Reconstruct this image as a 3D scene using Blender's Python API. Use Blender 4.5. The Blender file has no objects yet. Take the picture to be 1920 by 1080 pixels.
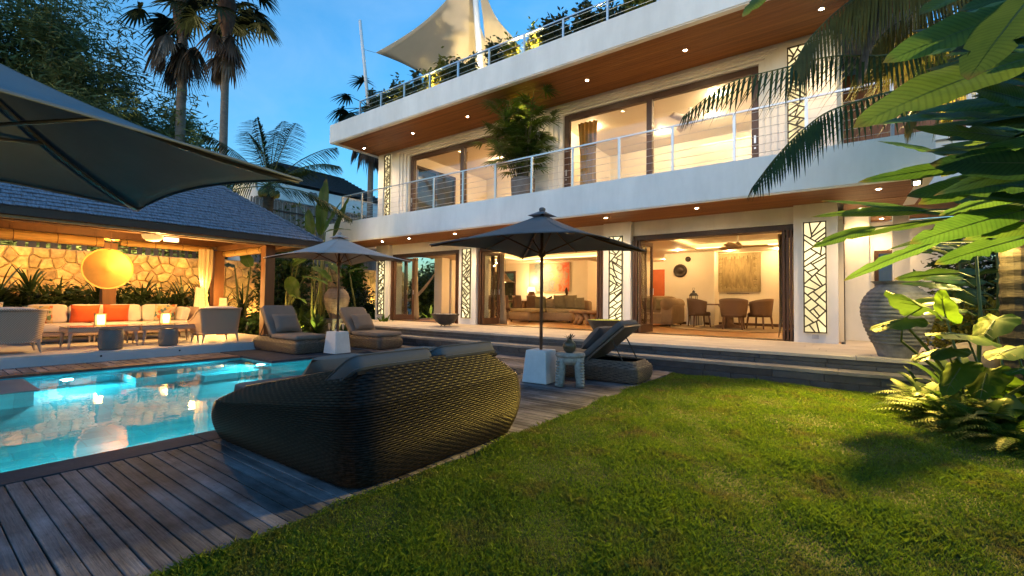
import bpy, math, random
import numpy as np
from mathutils import Vector, Matrix
RR = random.Random(11)
PI = math.pi
sc = bpy.context.scene
LK = .55      # common factor on all electric lamps
SKYS = .15
# ---------------------------------------------------------------- camera
cam_d = bpy.data.cameras.new("camera"); cam = bpy.data.objects.new("camera", cam_d)
sc.collection.objects.link(cam); sc.camera = cam
cam_d.lens = 16.0; cam_d.sensor_width = 36.0; cam_d.clip_start = .05; cam_d.clip_end = 2000
_y, _p, _r = math.radians(36.119), math.radians(1.5595), math.radians(.634)
_f = Vector((-math.sin(_y)*math.cos(_p), math.cos(_y)*math.cos(_p), math.sin(_p)))
_s = Vector((math.cos(_y), math.sin(_y), 0)); _u = _s.cross(_f)
_s2 = _s*math.cos(_r)+_u*math.sin(_r); _u2 = -_s*math.sin(_r)+_u*math.cos(_r)
_m = Matrix((_s2, _u2, -_f)).transposed().to_4x4(); _m.translation = (0, 0, 1.2)
cam.matrix_world = _m
# ---------------------------------------------------------------- sky, sun, exposure
SUN_EL, SUN_ROT = math.radians(1.2), math.radians(184)
world = bpy.data.worlds.new("World"); sc.world = world; world.use_nodes = True
wn = world.node_tree; bg = wn.nodes["Background"]
sky = wn.nodes.new("ShaderNodeTexSky"); sky.sky_type = 'NISHITA'; sky.sun_disc = False
sky.sun_elevation = SUN_EL; sky.sun_rotation = SUN_ROT
sky.air_density = 1.0; sky.dust_density = 1.0; sky.ozone_density = 3.6
tint = wn.nodes.new("ShaderNodeMix"); tint.data_type = 'RGBA'; tint.blend_type = 'MULTIPLY'; tint.inputs[0].default_value = 1
tint.inputs[7].default_value = (1.05, 1.52, 1.33, 1)      # the clear tropical evening's cyan cast, same over the whole sky
wn.links.new(sky.outputs[0], tint.inputs[6]); # thin high cloud: a faint soft veil over the whole dome
tcw = wn.nodes.new("ShaderNodeTexCoord"); mpw = wn.nodes.new("ShaderNodeMapping"); mpw.inputs["Scale"].default_value = (1.2, 2.2, 4.5); mpw.inputs["Rotation"].default_value = (.2, .1, .6); wn.links.new(tcw.outputs["Generated"], mpw.inputs[0])
nzw = wn.nodes.new("ShaderNodeTexNoise"); nzw.inputs["Scale"].default_value = 1.6; nzw.inputs["Detail"].default_value = 7; nzw.inputs["Roughness"].default_value = .6; nzw.inputs["Distortion"].default_value = .6; wn.links.new(mpw.outputs[0], nzw.inputs["Vector"])
mrw = wn.nodes.new("ShaderNodeMapRange"); mrw.inputs[1].default_value = .42; mrw.inputs[2].default_value = .78; mrw.inputs[3].default_value = 0; mrw.inputs[4].default_value = .34; wn.links.new(nzw.outputs[0], mrw.inputs[0])
cld = wn.nodes.new("ShaderNodeMix"); cld.data_type = 'RGBA'; cld.inputs[7].default_value = (.36, .60, .92, 1); wn.links.new(mrw.outputs[0], cld.inputs[0]); wn.links.new(tint.outputs[2], cld.inputs[6]); wn.links.new(cld.outputs[2], bg.inputs[0]); bg.inputs[1].default_value = SKYS
sun_d = bpy.data.lights.new("sun", 'SUN'); sun_d.energy = .09; sun_d.angle = math.radians(30); sun_d.color = (1, .80, .74)
sun = bpy.data.objects.new("sun", sun_d); sc.collection.objects.link(sun)
sun.rotation_euler = (math.radians(80), 0, math.radians(4)); sun.location = (2, -10, 8)
vs = sc.view_settings; vs.view_transform = 'Standard'; vs.look = 'None'; vs.gamma = 1; vs.exposure = 3.0; vs.use_curve_mapping = False
sc.render.engine = 'CYCLES'
cy = sc.cycles; cy.max_bounces = 8; cy.diffuse_bounces = 3; cy.glossy_bounces = 4; cy.transmission_bounces = 6; cy.transparent_max_bounces = 12
cy.caustics_reflective = False; cy.caustics_refractive = False; cy.sample_clamp_indirect = 4; cy.sample_clamp_direct = 0
cy.use_denoising = True
try: cy.use_light_tree = True
except Exception: pass

# ---------------------------------------------------------------- helpers
COL = sc.collection
def V(*a): return Vector(a)
class B:
    def __init__(s, o=(0, 0, 0)): s.v = []; s.f = []; s.uv = []; s.o = Vector(o)
    def add(s, vs, fs, uv=None):
        n = len(s.v);
        if uv or s.uv: s.uv += [(0, 0)]*(n-len(s.uv)); s.uv += uv if uv else [(0, 0)]*len(vs)
        s.v += [tuple(x) for x in vs]; s.f += [tuple(i+n for i in f) for f in fs]
    def box(s, x0, x1, y0, y1, z0, z1):
        s.add([(x, y, z) for z in (z0, z1) for y in (y0, y1) for x in (x0, x1)],
              [(0, 2, 3, 1), (4, 5, 7, 6), (0, 1, 5, 4), (2, 6, 7, 3), (0, 4, 6, 2), (1, 3, 7, 5)])
    def cbox(s, c, sx, sy, sz, M=None):
        c = Vector(c); M = M or Matrix.Identity(3)
        s.add([c+M @ Vector((x*sx/2, y*sy/2, z*sz/2)) for z in (-1, 1) for y in (-1, 1) for x in (-1, 1)],
              [(0, 2, 3, 1), (4, 5, 7, 6), (0, 1, 5, 4), (2, 6, 7, 3), (0, 4, 6, 2), (1, 3, 7, 5)])
    def bar(s, a, b, w, h, up=(0, 0, 1)):
        a = Vector(a); b = Vector(b); d = (b-a); L = d.length; d.normalize(); up = Vector(up)
        x = d.cross(up)
        if x.length < 1e-4: x = d.cross(Vector((1, 0, 0)))
        x.normalize(); y = x.cross(d); M = Matrix((x, d, y)).transposed()
        s.cbox((a+b)/2, w, L, h, M)
    def tube(s, pts, rad, n=6, cap=True):
        pts = [Vector(p) for p in pts]
        if not hasattr(rad, '__len__'): rad = [rad]*len(pts)
        vs = []; fs = []; ref = None
        for i, p in enumerate(pts):
            t = (pts[min(i+1, len(pts)-1)]-pts[max(i-1, 0)]).normalized()
            if ref is None: ref = t.cross(Vector((.13, .37, .92)) if abs(t.z) < .9 else Vector((1, 0, 0))).normalized()
            ref = (ref-t*ref.dot(t)).normalized(); q = t.cross(ref)
            for k in range(n):
                a = 2*PI*k/n; vs.append(p+(ref*math.cos(a)+q*math.sin(a))*rad[i])
        for i in range(len(pts)-1):
            for k in range(n):
                k2 = (k+1) % n; fs.append((i*n+k, i*n+k2, (i+1)*n+k2, (i+1)*n+k))
        if cap: fs.append(tuple(range(n-1, -1, -1))); fs.append(tuple((len(pts)-1)*n+k for k in range(n)))
        s.add(vs, fs)
    def lathe(s, prof, n=24, c=(0, 0, 0)):
        vs = []; fs = []
        for r, z in prof:
            for k in range(n):
                a = 2*PI*k/n; vs.append((c[0]+r*math.cos(a), c[1]+r*math.sin(a), c[2]+z))
        for i in range(len(prof)-1):
            for k in range(n):
                k2 = (k+1) % n; fs.append((i*n+k, i*n+k2, (i+1)*n+k2, (i+1)*n+k))
        s.add(vs, fs)
    def disc(s, c, r, n=12, nz=1):
        s.add([(c[0]+r*math.cos(2*PI*k/n), c[1]+r*math.sin(2*PI*k/n), c[2]) for k in range(n)], [tuple(range(n)) if nz > 0 else tuple(range(n-1, -1, -1))])
    def grid(s, fn, nu, nv, cu=False):
        vs = [fn(i/nu, j/nv) for j in range(nv+1) for i in range(nu+(0 if cu else 1))]
        w = nu if cu else nu+1; fs = []
        for j in range(nv):
            for i in range(nu):
                i2 = (i+1) % w; fs.append((j*w+i, j*w+i2, (j+1)*w+i2, (j+1)*w+i))
        s.add(vs, fs)
    def prism(s, poly, ext):
        n = len(poly); poly = [Vector(p) for p in poly]; ext = Vector(ext)
        s.add(poly+[p+ext for p in poly], [tuple(range(n-1, -1, -1)), tuple(range(n, 2*n))]+[(i, (i+1) % n, n+(i+1) % n, n+i) for i in range(n)])
    def blob(s, c, sx, sy, sz, e=.35, nu=20, nv=12, M=None):
        # rounded box: superellipsoid with half sizes
        c = Vector(c); pw = lambda x, k: math.copysign(abs(x)**k, x)
        def fn(u, v):
            a = 2*PI*u; b = -PI/2+PI*v
            p = Vector((sx*pw(math.cos(b), e)*pw(math.cos(a), e), sy*pw(math.cos(b), e)*pw(math.sin(a), e), sz*pw(math.sin(b), e)))
            return c+(M @ p if M else p)
        s.grid(fn, nu, nv, True)
    def pillow(s, c, w, h, t, M=None, n=10, puff=.5):
        # throw pillow in its local XZ plane, thickness along Y
        c = Vector(c)
        for sg in (-1, 1):
            def fn(u, v):
                a = 2*u-1; b = 2*v-1
                k = ((1-a**4)*(1-b**4))**puff
                px = a*w/2*(1-.07*(1-b*b)*abs(a)); pz = b*h/2*(1-.07*(1-a*a)*abs(b))
                p = Vector((px, sg*t/2*k, pz)); return c+(M @ p if M else p)
            s.grid(fn, n, n)
    def mesh(s, name):
        me = bpy.data.meshes.new(name); o = s.o
        me.from_pydata([(a-o.x, b-o.y, c-o.z) for a, b, c in s.v], [], s.f); me.update()
        if s.uv:
            ul = me.uv_layers.new(name="leaf_uv"); li = np.empty(len(me.loops), np.int32); me.loops.foreach_get("vertex_index", li); ul.data.foreach_set("uv", np.asarray(s.uv, np.float32)[li].ravel())
        return me
    def obj(s, name, mat=None, parent=None, smooth=False, bevel=0, loc=None, angle=None):
        return mkobj(name, s.mesh(name), mat, parent, smooth, bevel, loc)
def mkobj(name, me, mat=None, parent=None, smooth=False, bevel=0, loc=None):
    if mat and not me.materials: me.materials.append(mat)
    if smooth:
        me.polygons.foreach_set("use_smooth", [True]*len(me.polygons))
    o = bpy.data.objects.new(name, me); COL.objects.link(o)
    if parent: o.parent = parent
    if loc: o.location = loc
    if bevel:
        m = o.modifiers.new("bevel", 'BEVEL'); m.width = bevel; m.segments = 2; m.limit_method = 'ANGLE'; m.angle_limit = math.radians(40)
    return o
def npmesh(name, verts, faces, mat=None, parent=None, smooth=False):
    verts = np.asarray(verts, np.float32).reshape(-1, 3); faces = np.asarray(faces, np.int32); k = faces.shape[1]
    me = bpy.data.meshes.new(name); me.vertices.add(len(verts)); me.vertices.foreach_set("co", verts.ravel())
    me.loops.add(faces.size); me.loops.foreach_set("vertex_index", faces.ravel())
    me.polygons.add(len(faces)); me.polygons.foreach_set("loop_start", np.arange(0, faces.size, k, dtype=np.int32)); me.update(calc_edges=True)
    return mkobj(name, me, mat, parent, smooth)
def tag(o, label=None, cat=None, group=None, kind=None):
    if label: o['label'] = label
    if cat: o['category'] = cat
    if group: o['group'] = group
    if kind: o['kind'] = kind
    return o
def thing(name, label, cat, loc=(0, 0, 0), rz=0, group=None):
    o = bpy.data.objects.new(name, None); COL.objects.link(o); o.location = loc; o.rotation_euler = (0, 0, rz)
    o.empty_display_size = .1
    return tag(o, label, cat, group)
def struct(o): o['kind'] = 'structure'; return o
def stuff(o): o['kind'] = 'stuff'; return o
def dup(root, loc, rz=0, label=None, scale=None):
    def cp(o, par):
        c = o.copy(); COL.objects.link(c)
        if par: c.parent = par
        for ch in list(o.children): cp(ch, c)
        return c
    c = cp(root, None); c.location = loc; c.rotation_euler = (0, 0, rz)
    if label: c['label'] = label
    if scale: c.scale = (scale,)*3
    return c
def lamp(kind, loc, power, color, parent=None, size=.05, target=None, spot=120, blend=.6, name="bulb_light", sx=None, sy=None):
    d = bpy.data.lights.new(name, kind); d.energy = power*LK; d.color = color
    if kind == 'AREA':
        d.shape = 'RECTANGLE' if sx else 'DISK'; d.size = sx or size
        if sx: d.size_y = sy or sx
    else: d.shadow_soft_size = size
    if kind == 'SPOT': d.spot_size = math.radians(spot); d.spot_blend = blend
    o = bpy.data.objects.new(name, d); COL.objects.link(o)
    if parent: o.parent = parent; o.location = Vector(loc)-parent.location
    else: o.location = loc
    if target is not None:
        dv = Vector(target)-Vector(loc); o.rotation_euler = dv.to_track_quat('-Z', 'Y').to_euler()
    return o
WARM = (1, .62, .26); WARM2 = (1, .55, .15); CREAM = (1, .78, .50)

# ---------------------------------------------------------------- materials
def stain(m, scale=.9, lo=.45, hi=1.25, stretch=(1, 1, 1), d=7):
    # weathering blotches fixed in the world, multiplied into the colour
    nt = m.node_tree; N = nt.nodes; L = nt.links; p = N["Principled BSDF"]; src = p.inputs["Base Color"].links[0].from_socket
    g = N.new("ShaderNodeNewGeometry"); mp = N.new("ShaderNodeMapping"); mp.inputs["Scale"].default_value = stretch; L.new(g.outputs["Position"], mp.inputs[0])
    nz = N.new("ShaderNodeTexNoise"); nz.inputs["Scale"].default_value = scale; nz.inputs["Detail"].default_value = d; nz.inputs["Roughness"].default_value = .7; L.new(mp.outputs[0], nz.inputs["Vector"])
    mr = N.new("ShaderNodeMapRange"); mr.inputs[1].default_value = .36; mr.inputs[2].default_value = .62; mr.inputs[3].default_value = lo; mr.inputs[4].default_value = hi; L.new(nz.outputs[0], mr.inputs[0])
    mx = N.new("ShaderNodeMix"); mx.data_type = 'RGBA'; mx.blend_type = 'MULTIPLY'; mx.inputs[0].default_value = 1; L.new(src, mx.inputs[6]); L.new(mr.outputs[0], mx.inputs[7]); L.new(mx.outputs[2], p.inputs["Base Color"]); return m
MATS = {}
def M(name, base=(.5, .5, .5), rough=.6, var=.2, scale=6, bump=0, bscale=40, metal=0, rnd=0, spec=.4, emit=None, es=0, stretch=(1, 1, 1), c2=None, transl=0, coat=0, hue=0, bump_d=.01, detail=6):
    if name in MATS: return MATS[name]
    m = bpy.data.materials.new(name); m.use_nodes = True; nt = m.node_tree; N = nt.nodes; L = nt.links
    p = N["Principled BSDF"]; out = N["Material Output"]
    tc = N.new("ShaderNodeTexCoord"); mp = N.new("ShaderNodeMapping"); mp.inputs["Scale"].default_value = stretch
    L.new(tc.outputs["Object"], mp.inputs[0])
    oi = N.new("ShaderNodeObjectInfo")
    ad = N.new("ShaderNodeVectorMath"); ad.operation = 'ADD'; sx = N.new("ShaderNodeVectorMath"); sx.operation = 'SCALE'; sx.inputs[3].default_value = 37.0
    cv = N.new("ShaderNodeCombineXYZ"); 
    for i in range(3): L.new(oi.outputs["Random"], cv.inputs[i])
    L.new(cv.outputs[0], sx.inputs[0]); L.new(mp.outputs[0], ad.inputs[0]); L.new(sx.outputs[0], ad.inputs[1])
    nz = N.new("ShaderNodeTexNoise"); nz.inputs["Scale"].default_value = scale; nz.inputs["Detail"].default_value = detail; nz.inputs["Roughness"].default_value = .65
    L.new(ad.outputs[0], nz.inputs["Vector"])
    mx = N.new("ShaderNodeMix"); mx.data_type = 'RGBA'
    a = tuple(min(1, c*(1-var)) for c in base); b = c2 or tuple(min(1, c*(1+var)) for c in base)
    mx.inputs[6].default_value = (*a, 1); mx.inputs[7].default_value = (*b, 1)
    cr = N.new("ShaderNodeMapRange"); cr.inputs[1].default_value = .3; cr.inputs[2].default_value = .7
    L.new(nz.outputs[0], cr.inputs[0]); L.new(cr.outputs[0], mx.inputs[0])
    col = mx.outputs[2]
    if rnd or hue:
        hs = N.new("ShaderNodeHueSaturation"); mr = N.new("ShaderNodeMapRange"); mr.inputs[3].default_value = 1-rnd; mr.inputs[4].default_value = 1+rnd
        L.new(oi.outputs["Random"], mr.inputs[0]); L.new(mr.outputs[0], hs.inputs["Value"])
        if hue:
            wn_ = N.new("ShaderNodeTexWhiteNoise"); wn_.noise_dimensions = '1D'; L.new(oi.outputs["Random"], wn_.inputs["W"])
            m2 = N.new("ShaderNodeMapRange"); m2.inputs[3].default_value = .5-hue; m2.inputs[4].default_value = .5+hue
            L.new(wn_.outputs[0], m2.inputs[0]); L.new(m2.outputs[0], hs.inputs["Hue"])
        L.new(col, hs.inputs["Color"]); col = hs.outputs[0]
    L.new(col, p.inputs["Base Color"])
    p.inputs["Roughness"].default_value = rough; p.inputs["Metallic"].default_value = metal; p.inputs["Specular IOR Level"].default_value = spec
    if coat: p.inputs["Coat Weight"].default_value = coat
    if emit: p.inputs["Emission Color"].default_value = (*emit, 1); p.inputs["Emission Strength"].default_value = es
    if bump:
        n2 = N.new("ShaderNodeTexNoise"); n2.inputs["Scale"].default_value = bscale; n2.inputs["Detail"].default_value = 5
        L.new(ad.outputs[0], n2.inputs["Vector"])
        bp = N.new("ShaderNodeBump"); bp.inputs["Strength"].default_value = bump; bp.inputs["Distance"].default_value = bump_d
        L.new(n2.outputs[0], bp.inputs["Height"]); L.new(bp.outputs[0], p.inputs["Normal"])
    if transl:
        t = N.new("ShaderNodeBsdfTranslucent"); ms = N.new("ShaderNodeMixShader"); ms.inputs[0].default_value = transl
        L.new(col, t.inputs[0]); L.new(p.outputs[0], ms.inputs[1]); L.new(t.outputs[0], ms.inputs[2]); L.new(ms.outputs[0], out.inputs[0])
    MATS[name] = m; return m
def emis(name, color, s):
    if name in MATS: return MATS[name]
    m = bpy.data.materials.new(name); m.use_nodes = True; nt = m.node_tree; nt.nodes.clear()
    e = nt.nodes.new("ShaderNodeEmission"); o = nt.nodes.new("ShaderNodeOutputMaterial"); e.inputs[0].default_value = (*color, 1); e.inputs[1].default_value = s*LK
    nt.links.new(e.outputs[0], o.inputs[0]); MATS[name] = m; return m
def glass(name, tint=(.97, .98, .97)):
    if name in MATS: return MATS[name]
    m = bpy.data.materials.new(name); m.use_nodes = True; nt = m.node_tree; nt.nodes.clear(); N = nt.nodes.new; L = nt.links.new
    t = N("ShaderNodeBsdfTransparent"); t.inputs[0].default_value = (*tint, 1); g = N("ShaderNodeBsdfGlossy"); g.inputs["Roughness"].default_value = .01
    fr = N("ShaderNodeFresnel"); fr.inputs[0].default_value = 1.5; ms = N("ShaderNodeMixShader"); o = N("ShaderNodeOutputMaterial")
    ge = N("ShaderNodeNewGeometry"); mr = N("ShaderNodeMapRange"); mr.inputs[3].default_value = 1.5; mr.inputs[4].default_value = 1/1.5   # both faces of a thin pane reflect alike
    L(ge.outputs["Backfacing"], mr.inputs[0]); L(mr.outputs[0], fr.inputs[0])
    L(fr.outputs[0], ms.inputs[0]); L(t.outputs[0], ms.inputs[1]); L(g.outputs[0], ms.inputs[2]); L(ms.outputs[0], o.inputs[0]); MATS[name] = m; return m
white = stain(M("white_paint", (.80, .79, .77), .6, .03, 3, .12, 60), .7, .86, 1.03, (1, 1, .22), 5)
white_in = M("cream_wall_paint", (.78, .70, .56), .7, .03, 2)
dark_wood = M("dark_wood", (.055, .028, .018), .4, .3, 3, .15, 30, stretch=(1, 1, .1))
brown_wood = M("brown_wood", (.085, .038, .018), .5, .3, 4, .15, 30, rnd=.15)
deck_wood = M("weathered_deck", (.120, .104, .106), .62, .45, 3.5, .7, 30, rnd=.30, c2=(.22, .20, .212), spec=.2, stretch=(.35, 3, 1), bump_d=.006)
strip_wood = M("brown_deck", (.14, .075, .05), .55, .35, 5, .3, 40, rnd=.4, stretch=(.4, 3, 1))
stain(deck_wood, 1.3, .30, 1.35, (1, 1.6, 1)); stain(strip_wood, 1.3, .6, 1.3)
steel = M("grey_steel", (.55, .56, .58), .35, .06, 8, metal=.7)
stone_dark = M("dark_andesite", (.055, .06, .068), .5, .35, 5, .4, 25, rnd=.25)
coping_m = M("coping_stone", (.046, .050, .062), .7, .25, 4, .25, 40, spec=.12)
terr_m = M("pale_terrace_stone", (.48, .42, .35), .6, .2, 3, .2, 30, rnd=.1, stretch=(.5, 2.5, 1))

# ================================================================ SETTING
earth = M("dark_soil", (.045, .038, .028), .9, .3, 2, .4, 20)
b = B()
def rect(b, x0, x1, y0, y1, z): b.add([(x0, y0, z), (x1, y0, z), (x1, y1, z), (x0, y1, z)], [(0, 1, 2, 3)])
for r in ((-600, -11.0, -600, 600), (-11.0, -4.30, -600, -6.3), (-11.0, -4.30, 6.7, 600), (-4.30, 600, -600, 600)): rect(b, *r, -.06)
struct(b.obj("ground", earth))
# ---- lawn sheet with gentle unevenness, then grass blades as one stuff object
lawn_m = M("lawn_thatch", (.030, .045, .009), .9, .4, 9, .5, 60, c2=(.050, .060, .014))
LX0, LX1, LY0, LY1 = -2.36, 7.0, -5.0, 7.93
def lz(x, y): return .012+.010*math.sin(x*2.1+y*1.3)+.008*math.sin(x*4.7-y*3.9+1)+.005*math.sin(x*9+y*7)
b = B(); b.grid(lambda u, v: (LX0+(LX1-LX0)*u, LY0+(LY1-LY0)*v, lz(LX0+(LX1-LX0)*u, LY0+(LY1-LY0)*v)-.022), 110, 130)
struct(b.obj("lawn", lawn_m, smooth=True))
def grass_mat():
    m = bpy.data.materials.new("grass_blades"); m.use_nodes = True; nt = m.node_tree; N = nt.nodes; L = nt.links; p = N["Principled BSDF"]; out = N["Material Output"]
    g = N.new("ShaderNodeNewGeometry"); n1 = N.new("ShaderNodeTexNoise"); n1.inputs["Scale"].default_value = 2.3; n1.inputs["Detail"].default_value = 5; n1.inputs["Roughness"].default_value = .7
    L.new(g.outputs["Position"], n1.inputs["Vector"])
    n2 = N.new("ShaderNodeTexNoise"); n2.inputs["Scale"].default_value = 90; n2.inputs["Detail"].default_value = 1; L.new(g.outputs["Position"], n2.inputs["Vector"])
    r1 = N.new("ShaderNodeValToRGB"); e = r1.color_ramp.elements; e[0].position = .30; e[0].color = (.14, .11, .045, 1); e[1].position = .50; e[1].color = (.100, .160, .012, 1)
    e.new(.38).color = (.11, .125, .025, 1); e.new(.68).color = (.070, .128, .012, 1)
    L.new(n1.outputs[0], r1.inputs[0])
    mx = N.new("ShaderNodeMix"); mx.data_type = 'RGBA'; mx.blend_type = 'MULTIPLY'; mx.inputs[0].default_value = 1
    r2 = N.new("ShaderNodeMapRange"); r2.inputs[1].default_value = .3; r2.inputs[2].default_value = .7; r2.inputs[3].default_value = .55; r2.inputs[4].default_value = 1.5
    L.new(n2.outputs[0], r2.inputs[0]); L.new(r1.outputs[0], mx.inputs[6]); L.new(r2.outputs[0], mx.inputs[7])
    L.new(mx.outputs[2], p.inputs["Base Color"]); p.inputs["Roughness"].default_value = .55; p.inputs["Specular IOR Level"].default_value = .25
    t = N.new("ShaderNodeBsdfTranslucent"); ms = N.new("ShaderNodeMixShader"); ms.inputs[0].default_value = .35
    L.new(mx.outputs[2], t.inputs[0]); L.new(p.outputs[0], ms.inputs[1]); L.new(t.outputs[0], ms.inputs[2]); L.new(ms.outputs[0], out.inputs[0]); return m
def build_grass():
    g = np.random.default_rng(5); pts = []
    # denser strips nearer the garden's open side
    for (x0, x1, y0, y1, dens) in ((-2.415, 1.6, .2, 2.6, 27000), (-2.405, 1.9, 2.6, 4.6, 15000), (-2.405, 2.2, 4.6, 7.95, 9000), (1.6, 5, .2, 4.6, 1500), (-2.4, 5, -2, .2, 1500), (2.2, 5, 4.6, 7.9, 800)):
        n = int((x1-x0)*(y1-y0)*dens); pts.append(np.stack([g.uniform(x0, x1, n), g.uniform(y0, y1, n)], 1))
    P = np.concatenate(pts); n = len(P)
    wv = np.sin(P[:, 0]*5.1+P[:, 1]*2.3)+np.sin(P[:, 0]*2.9-P[:, 1]*6.1+2)+np.sin(P[:, 0]*11+P[:, 1]*9)*.7
    h = .74*(.030+.0085*wv)*g.uniform(.5, 1.4, n)*np.where(g.random(n) < .03, 1.7, 1); h = np.clip(h, .012, .06)
    P[:, 0] = np.where(P[:, 0] < -2.36, P[:, 0]+.008*np.sin(P[:, 1]*7)+.008*np.sin(P[:, 1]*19)+np.abs(g.normal(0, .012, n)), P[:, 0])
    d = np.hypot(P[:, 0], P[:, 1]); w = .0015+.00052*d
    a = g.uniform(0, 2*np.pi, n); ca, sa = np.cos(a), np.sin(a)
    lean = g.uniform(.2, 1.1, n)*h; lean = np.where(P[:, 0] < -2.37, lean*1.6, lean); la = g.uniform(0, 2*np.pi, n)+.0
    lx, ly = np.cos(la)*lean, np.sin(la)*lean
    z = .012+.010*np.sin(P[:, 0]*2.1+P[:, 1]*1.3)+.008*np.sin(P[:, 0]*4.7-P[:, 1]*3.9+1)+.005*np.sin(P[:, 0]*9+P[:, 1]*7)-.024
    v = np.zeros((n, 4, 3), np.float32)
    v[:, 0] = np.stack([P[:, 0]-ca*w, P[:, 1]-sa*w, z], 1); v[:, 1] = np.stack([P[:, 0]+ca*w, P[:, 1]+sa*w, z], 1)
    v[:, 2] = np.stack([P[:, 0]+lx*.35+ca*w*.7, P[:, 1]+ly*.35+sa*w*.7, z+h*.62], 1)
    v[:, 3] = np.stack([P[:, 0]+lx, P[:, 1]+ly, z+h], 1)
    i = np.arange(n, dtype=np.int32)[:, None]*4
    f = np.concatenate([i+np.array([[0, 1, 2]]), i+np.array([[0, 2, 3]])])
    o = npmesh("grass", v, f, grass_mat()); stuff(o)
    tag(o, "short green lawn grass with dry brown patches beside the deck", "grass")
build_grass()

# ---- pool
PW = -.05
def tile_mat():
    m = bpy.data.materials.new("turquoise_pool_tile"); m.use_nodes = True; nt = m.node_tree; N = nt.nodes; L = nt.links; p = N["Principled BSDF"]
    g = N.new("ShaderNodeNewGeometry"); mp = N.new("ShaderNodeMapping"); mp.inputs["Rotation"].default_value = (.01, .01, PI/2); L.new(g.outputs["Position"], mp.inputs[0])
    br = N.new("ShaderNodeTexBrick"); br.inputs["Scale"].default_value = 1; br.inputs["Brick Width"].default_value = .5; br.inputs["Row Height"].default_value = .25; br.inputs["Mortar Size"].default_value = .006
    br.inputs["Color1"].default_value = (.085, .52, .59, 1); br.inputs["Color2"].default_value = (.05, .41, .48, 1); br.inputs["Mortar"].default_value = (.07, .38, .43, 1)
    L.new(mp.outputs[0], br.inputs[0])
    nz = N.new("ShaderNodeTexNoise"); nz.inputs["Scale"].default_value = 1.8; nz.inputs["Detail"].default_value = 6; L.new(g.outputs["Position"], nz.inputs["Vector"])
    mx = N.new("ShaderNodeMix"); mx.data_type = 'RGBA'; mx.blend_type = 'MULTIPLY'; mx.inputs[0].default_value = 1
    mr = N.new("ShaderNodeMapRange"); mr.inputs[1].default_value = .3; mr.inputs[2].default_value = .7; mr.inputs[3].default_value = .75; mr.inputs[4].default_value = 1.2
    L.new(nz.outputs[0], mr.inputs[0]); L.new(br.outputs[0], mx.inputs[6]); L.new(mr.outputs[0], mx.inputs[7]); L.new(mx.outputs[2], p.inputs["Base Color"]); p.inputs["Roughness"].default_value = .5
    return m
tile = tile_mat()
PX0, PXm, PX1, PYa, PYb, PYc, PZ = -9.95, -8.70, -4.72, -6.0, 4.28, 6.45, -1.15
basin = B()
basin.box(PX0-.1, PX1+.02, PYa, PYb, PZ-.1, PZ); basin.box(PXm, PX1+.02, PYb+.002, PYc, PZ-.1, PZ)
basin.box(PX0-.1, PX0, PYa, PYb, PZ+.003, -.035)                      # far wall
basin.box(PX1, PX1+.10, PYa, PYc, PZ+.003, -.055)                     # near wall (overflow edge)
basin.box(PX0, PXm, PYb, PYb+.1, PZ+.003, -.035); basin.box(PXm-.1, PXm, PYb+.1, PYc, PZ+.003, -.035)
basin.box(PXm-.1, PX1+.1, PYc, PYc+.1, PZ+.003, -.035); basin.box(PX0-.1, PX1+.1, PYa-.1, PYa, PZ+.003, -.035)
pool = struct(basin.obj("swimming_pool", tile))
b = B(); b.box(PX0+.002, -8.62, PYa+.002, 1.17, PZ+.003, -.10); b.obj("underwater_ledge", tile, pool)
b = B(); b.box(PX0+.05, -8.56, PYa+.05, 1.22, -.098, -.045); b.obj("ledge_top", M("grey_ledge_stone", (.16, .17, .18), .35, .2, 3, .15, 30), pool)
b = B(); b.box(PX0+.002, -9.05, 2.35, PYb-.002, PZ+.003, -.33); b.obj("bench", tile, pool)
b = B(); b.box(-9.048, PXm-.05, 3.2, PYb-.002, PZ+.003, -.62); b.obj("step", tile, pool)
def water_mat():
    m = bpy.data.materials.new("pool_water"); m.use_nodes = True; nt = m.node_tree; nt.nodes.clear(); N = nt.nodes.new; L = nt.links.new
    rf = N("ShaderNodeBsdfRefraction"); rf.inputs["Color"].default_value = (.45, .93, 1, 1); rf.inputs["IOR"].default_value = 1.33; rf.inputs["Roughness"].default_value = 0
    gl = N("ShaderNodeBsdfGlossy"); gl.inputs["Roughness"].default_value = .015; fr = N("ShaderNodeFresnel"); fr.inputs[0].default_value = 1.33
    ms = N("ShaderNodeMixShader"); o = N("ShaderNodeOutputMaterial")
    g = N("ShaderNodeNewGeometry"); mp = N("ShaderNodeMapping"); mp.inputs["Scale"].default_value = (1.2, 1.2, 1); L(g.outputs["Position"], mp.inputs[0])
    nz = N("ShaderNodeTexNoise"); nz.inputs["Scale"].default_value = 2.2; nz.inputs["Detail"].default_value = 3; L(mp.outputs[0], nz.inputs["Vector"])
    bp = N("ShaderNodeBump"); bp.inputs["Strength"].default_value = .06; bp.inputs["Distance"].default_value = .05; L(nz.outputs[0], bp.inputs["Height"])
    for s in (rf, gl, fr): L(bp.outputs[0], s.inputs["Normal"])
    L(fr.outputs[0], ms.inputs[0]); L(rf.outputs[0], ms.inputs[1]); L(gl.outputs[0], ms.inputs[2]); L(ms.outputs[0], o.inputs[0]); return m
b = B(); W = [(PX0, PYa), (PX1+.1, PYa), (PX1+.1, PYc), (PXm, PYc), (PXm, PYb), (PX0, PYb)]
b.add([(x, y, PW) for x, y in W], [(0, 1, 2, 5), (2, 3, 4, 5)][:0]+[(0, 1, 2, 3, 4, 5)])
struct(b.obj("pool_water", water_mat()))
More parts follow.
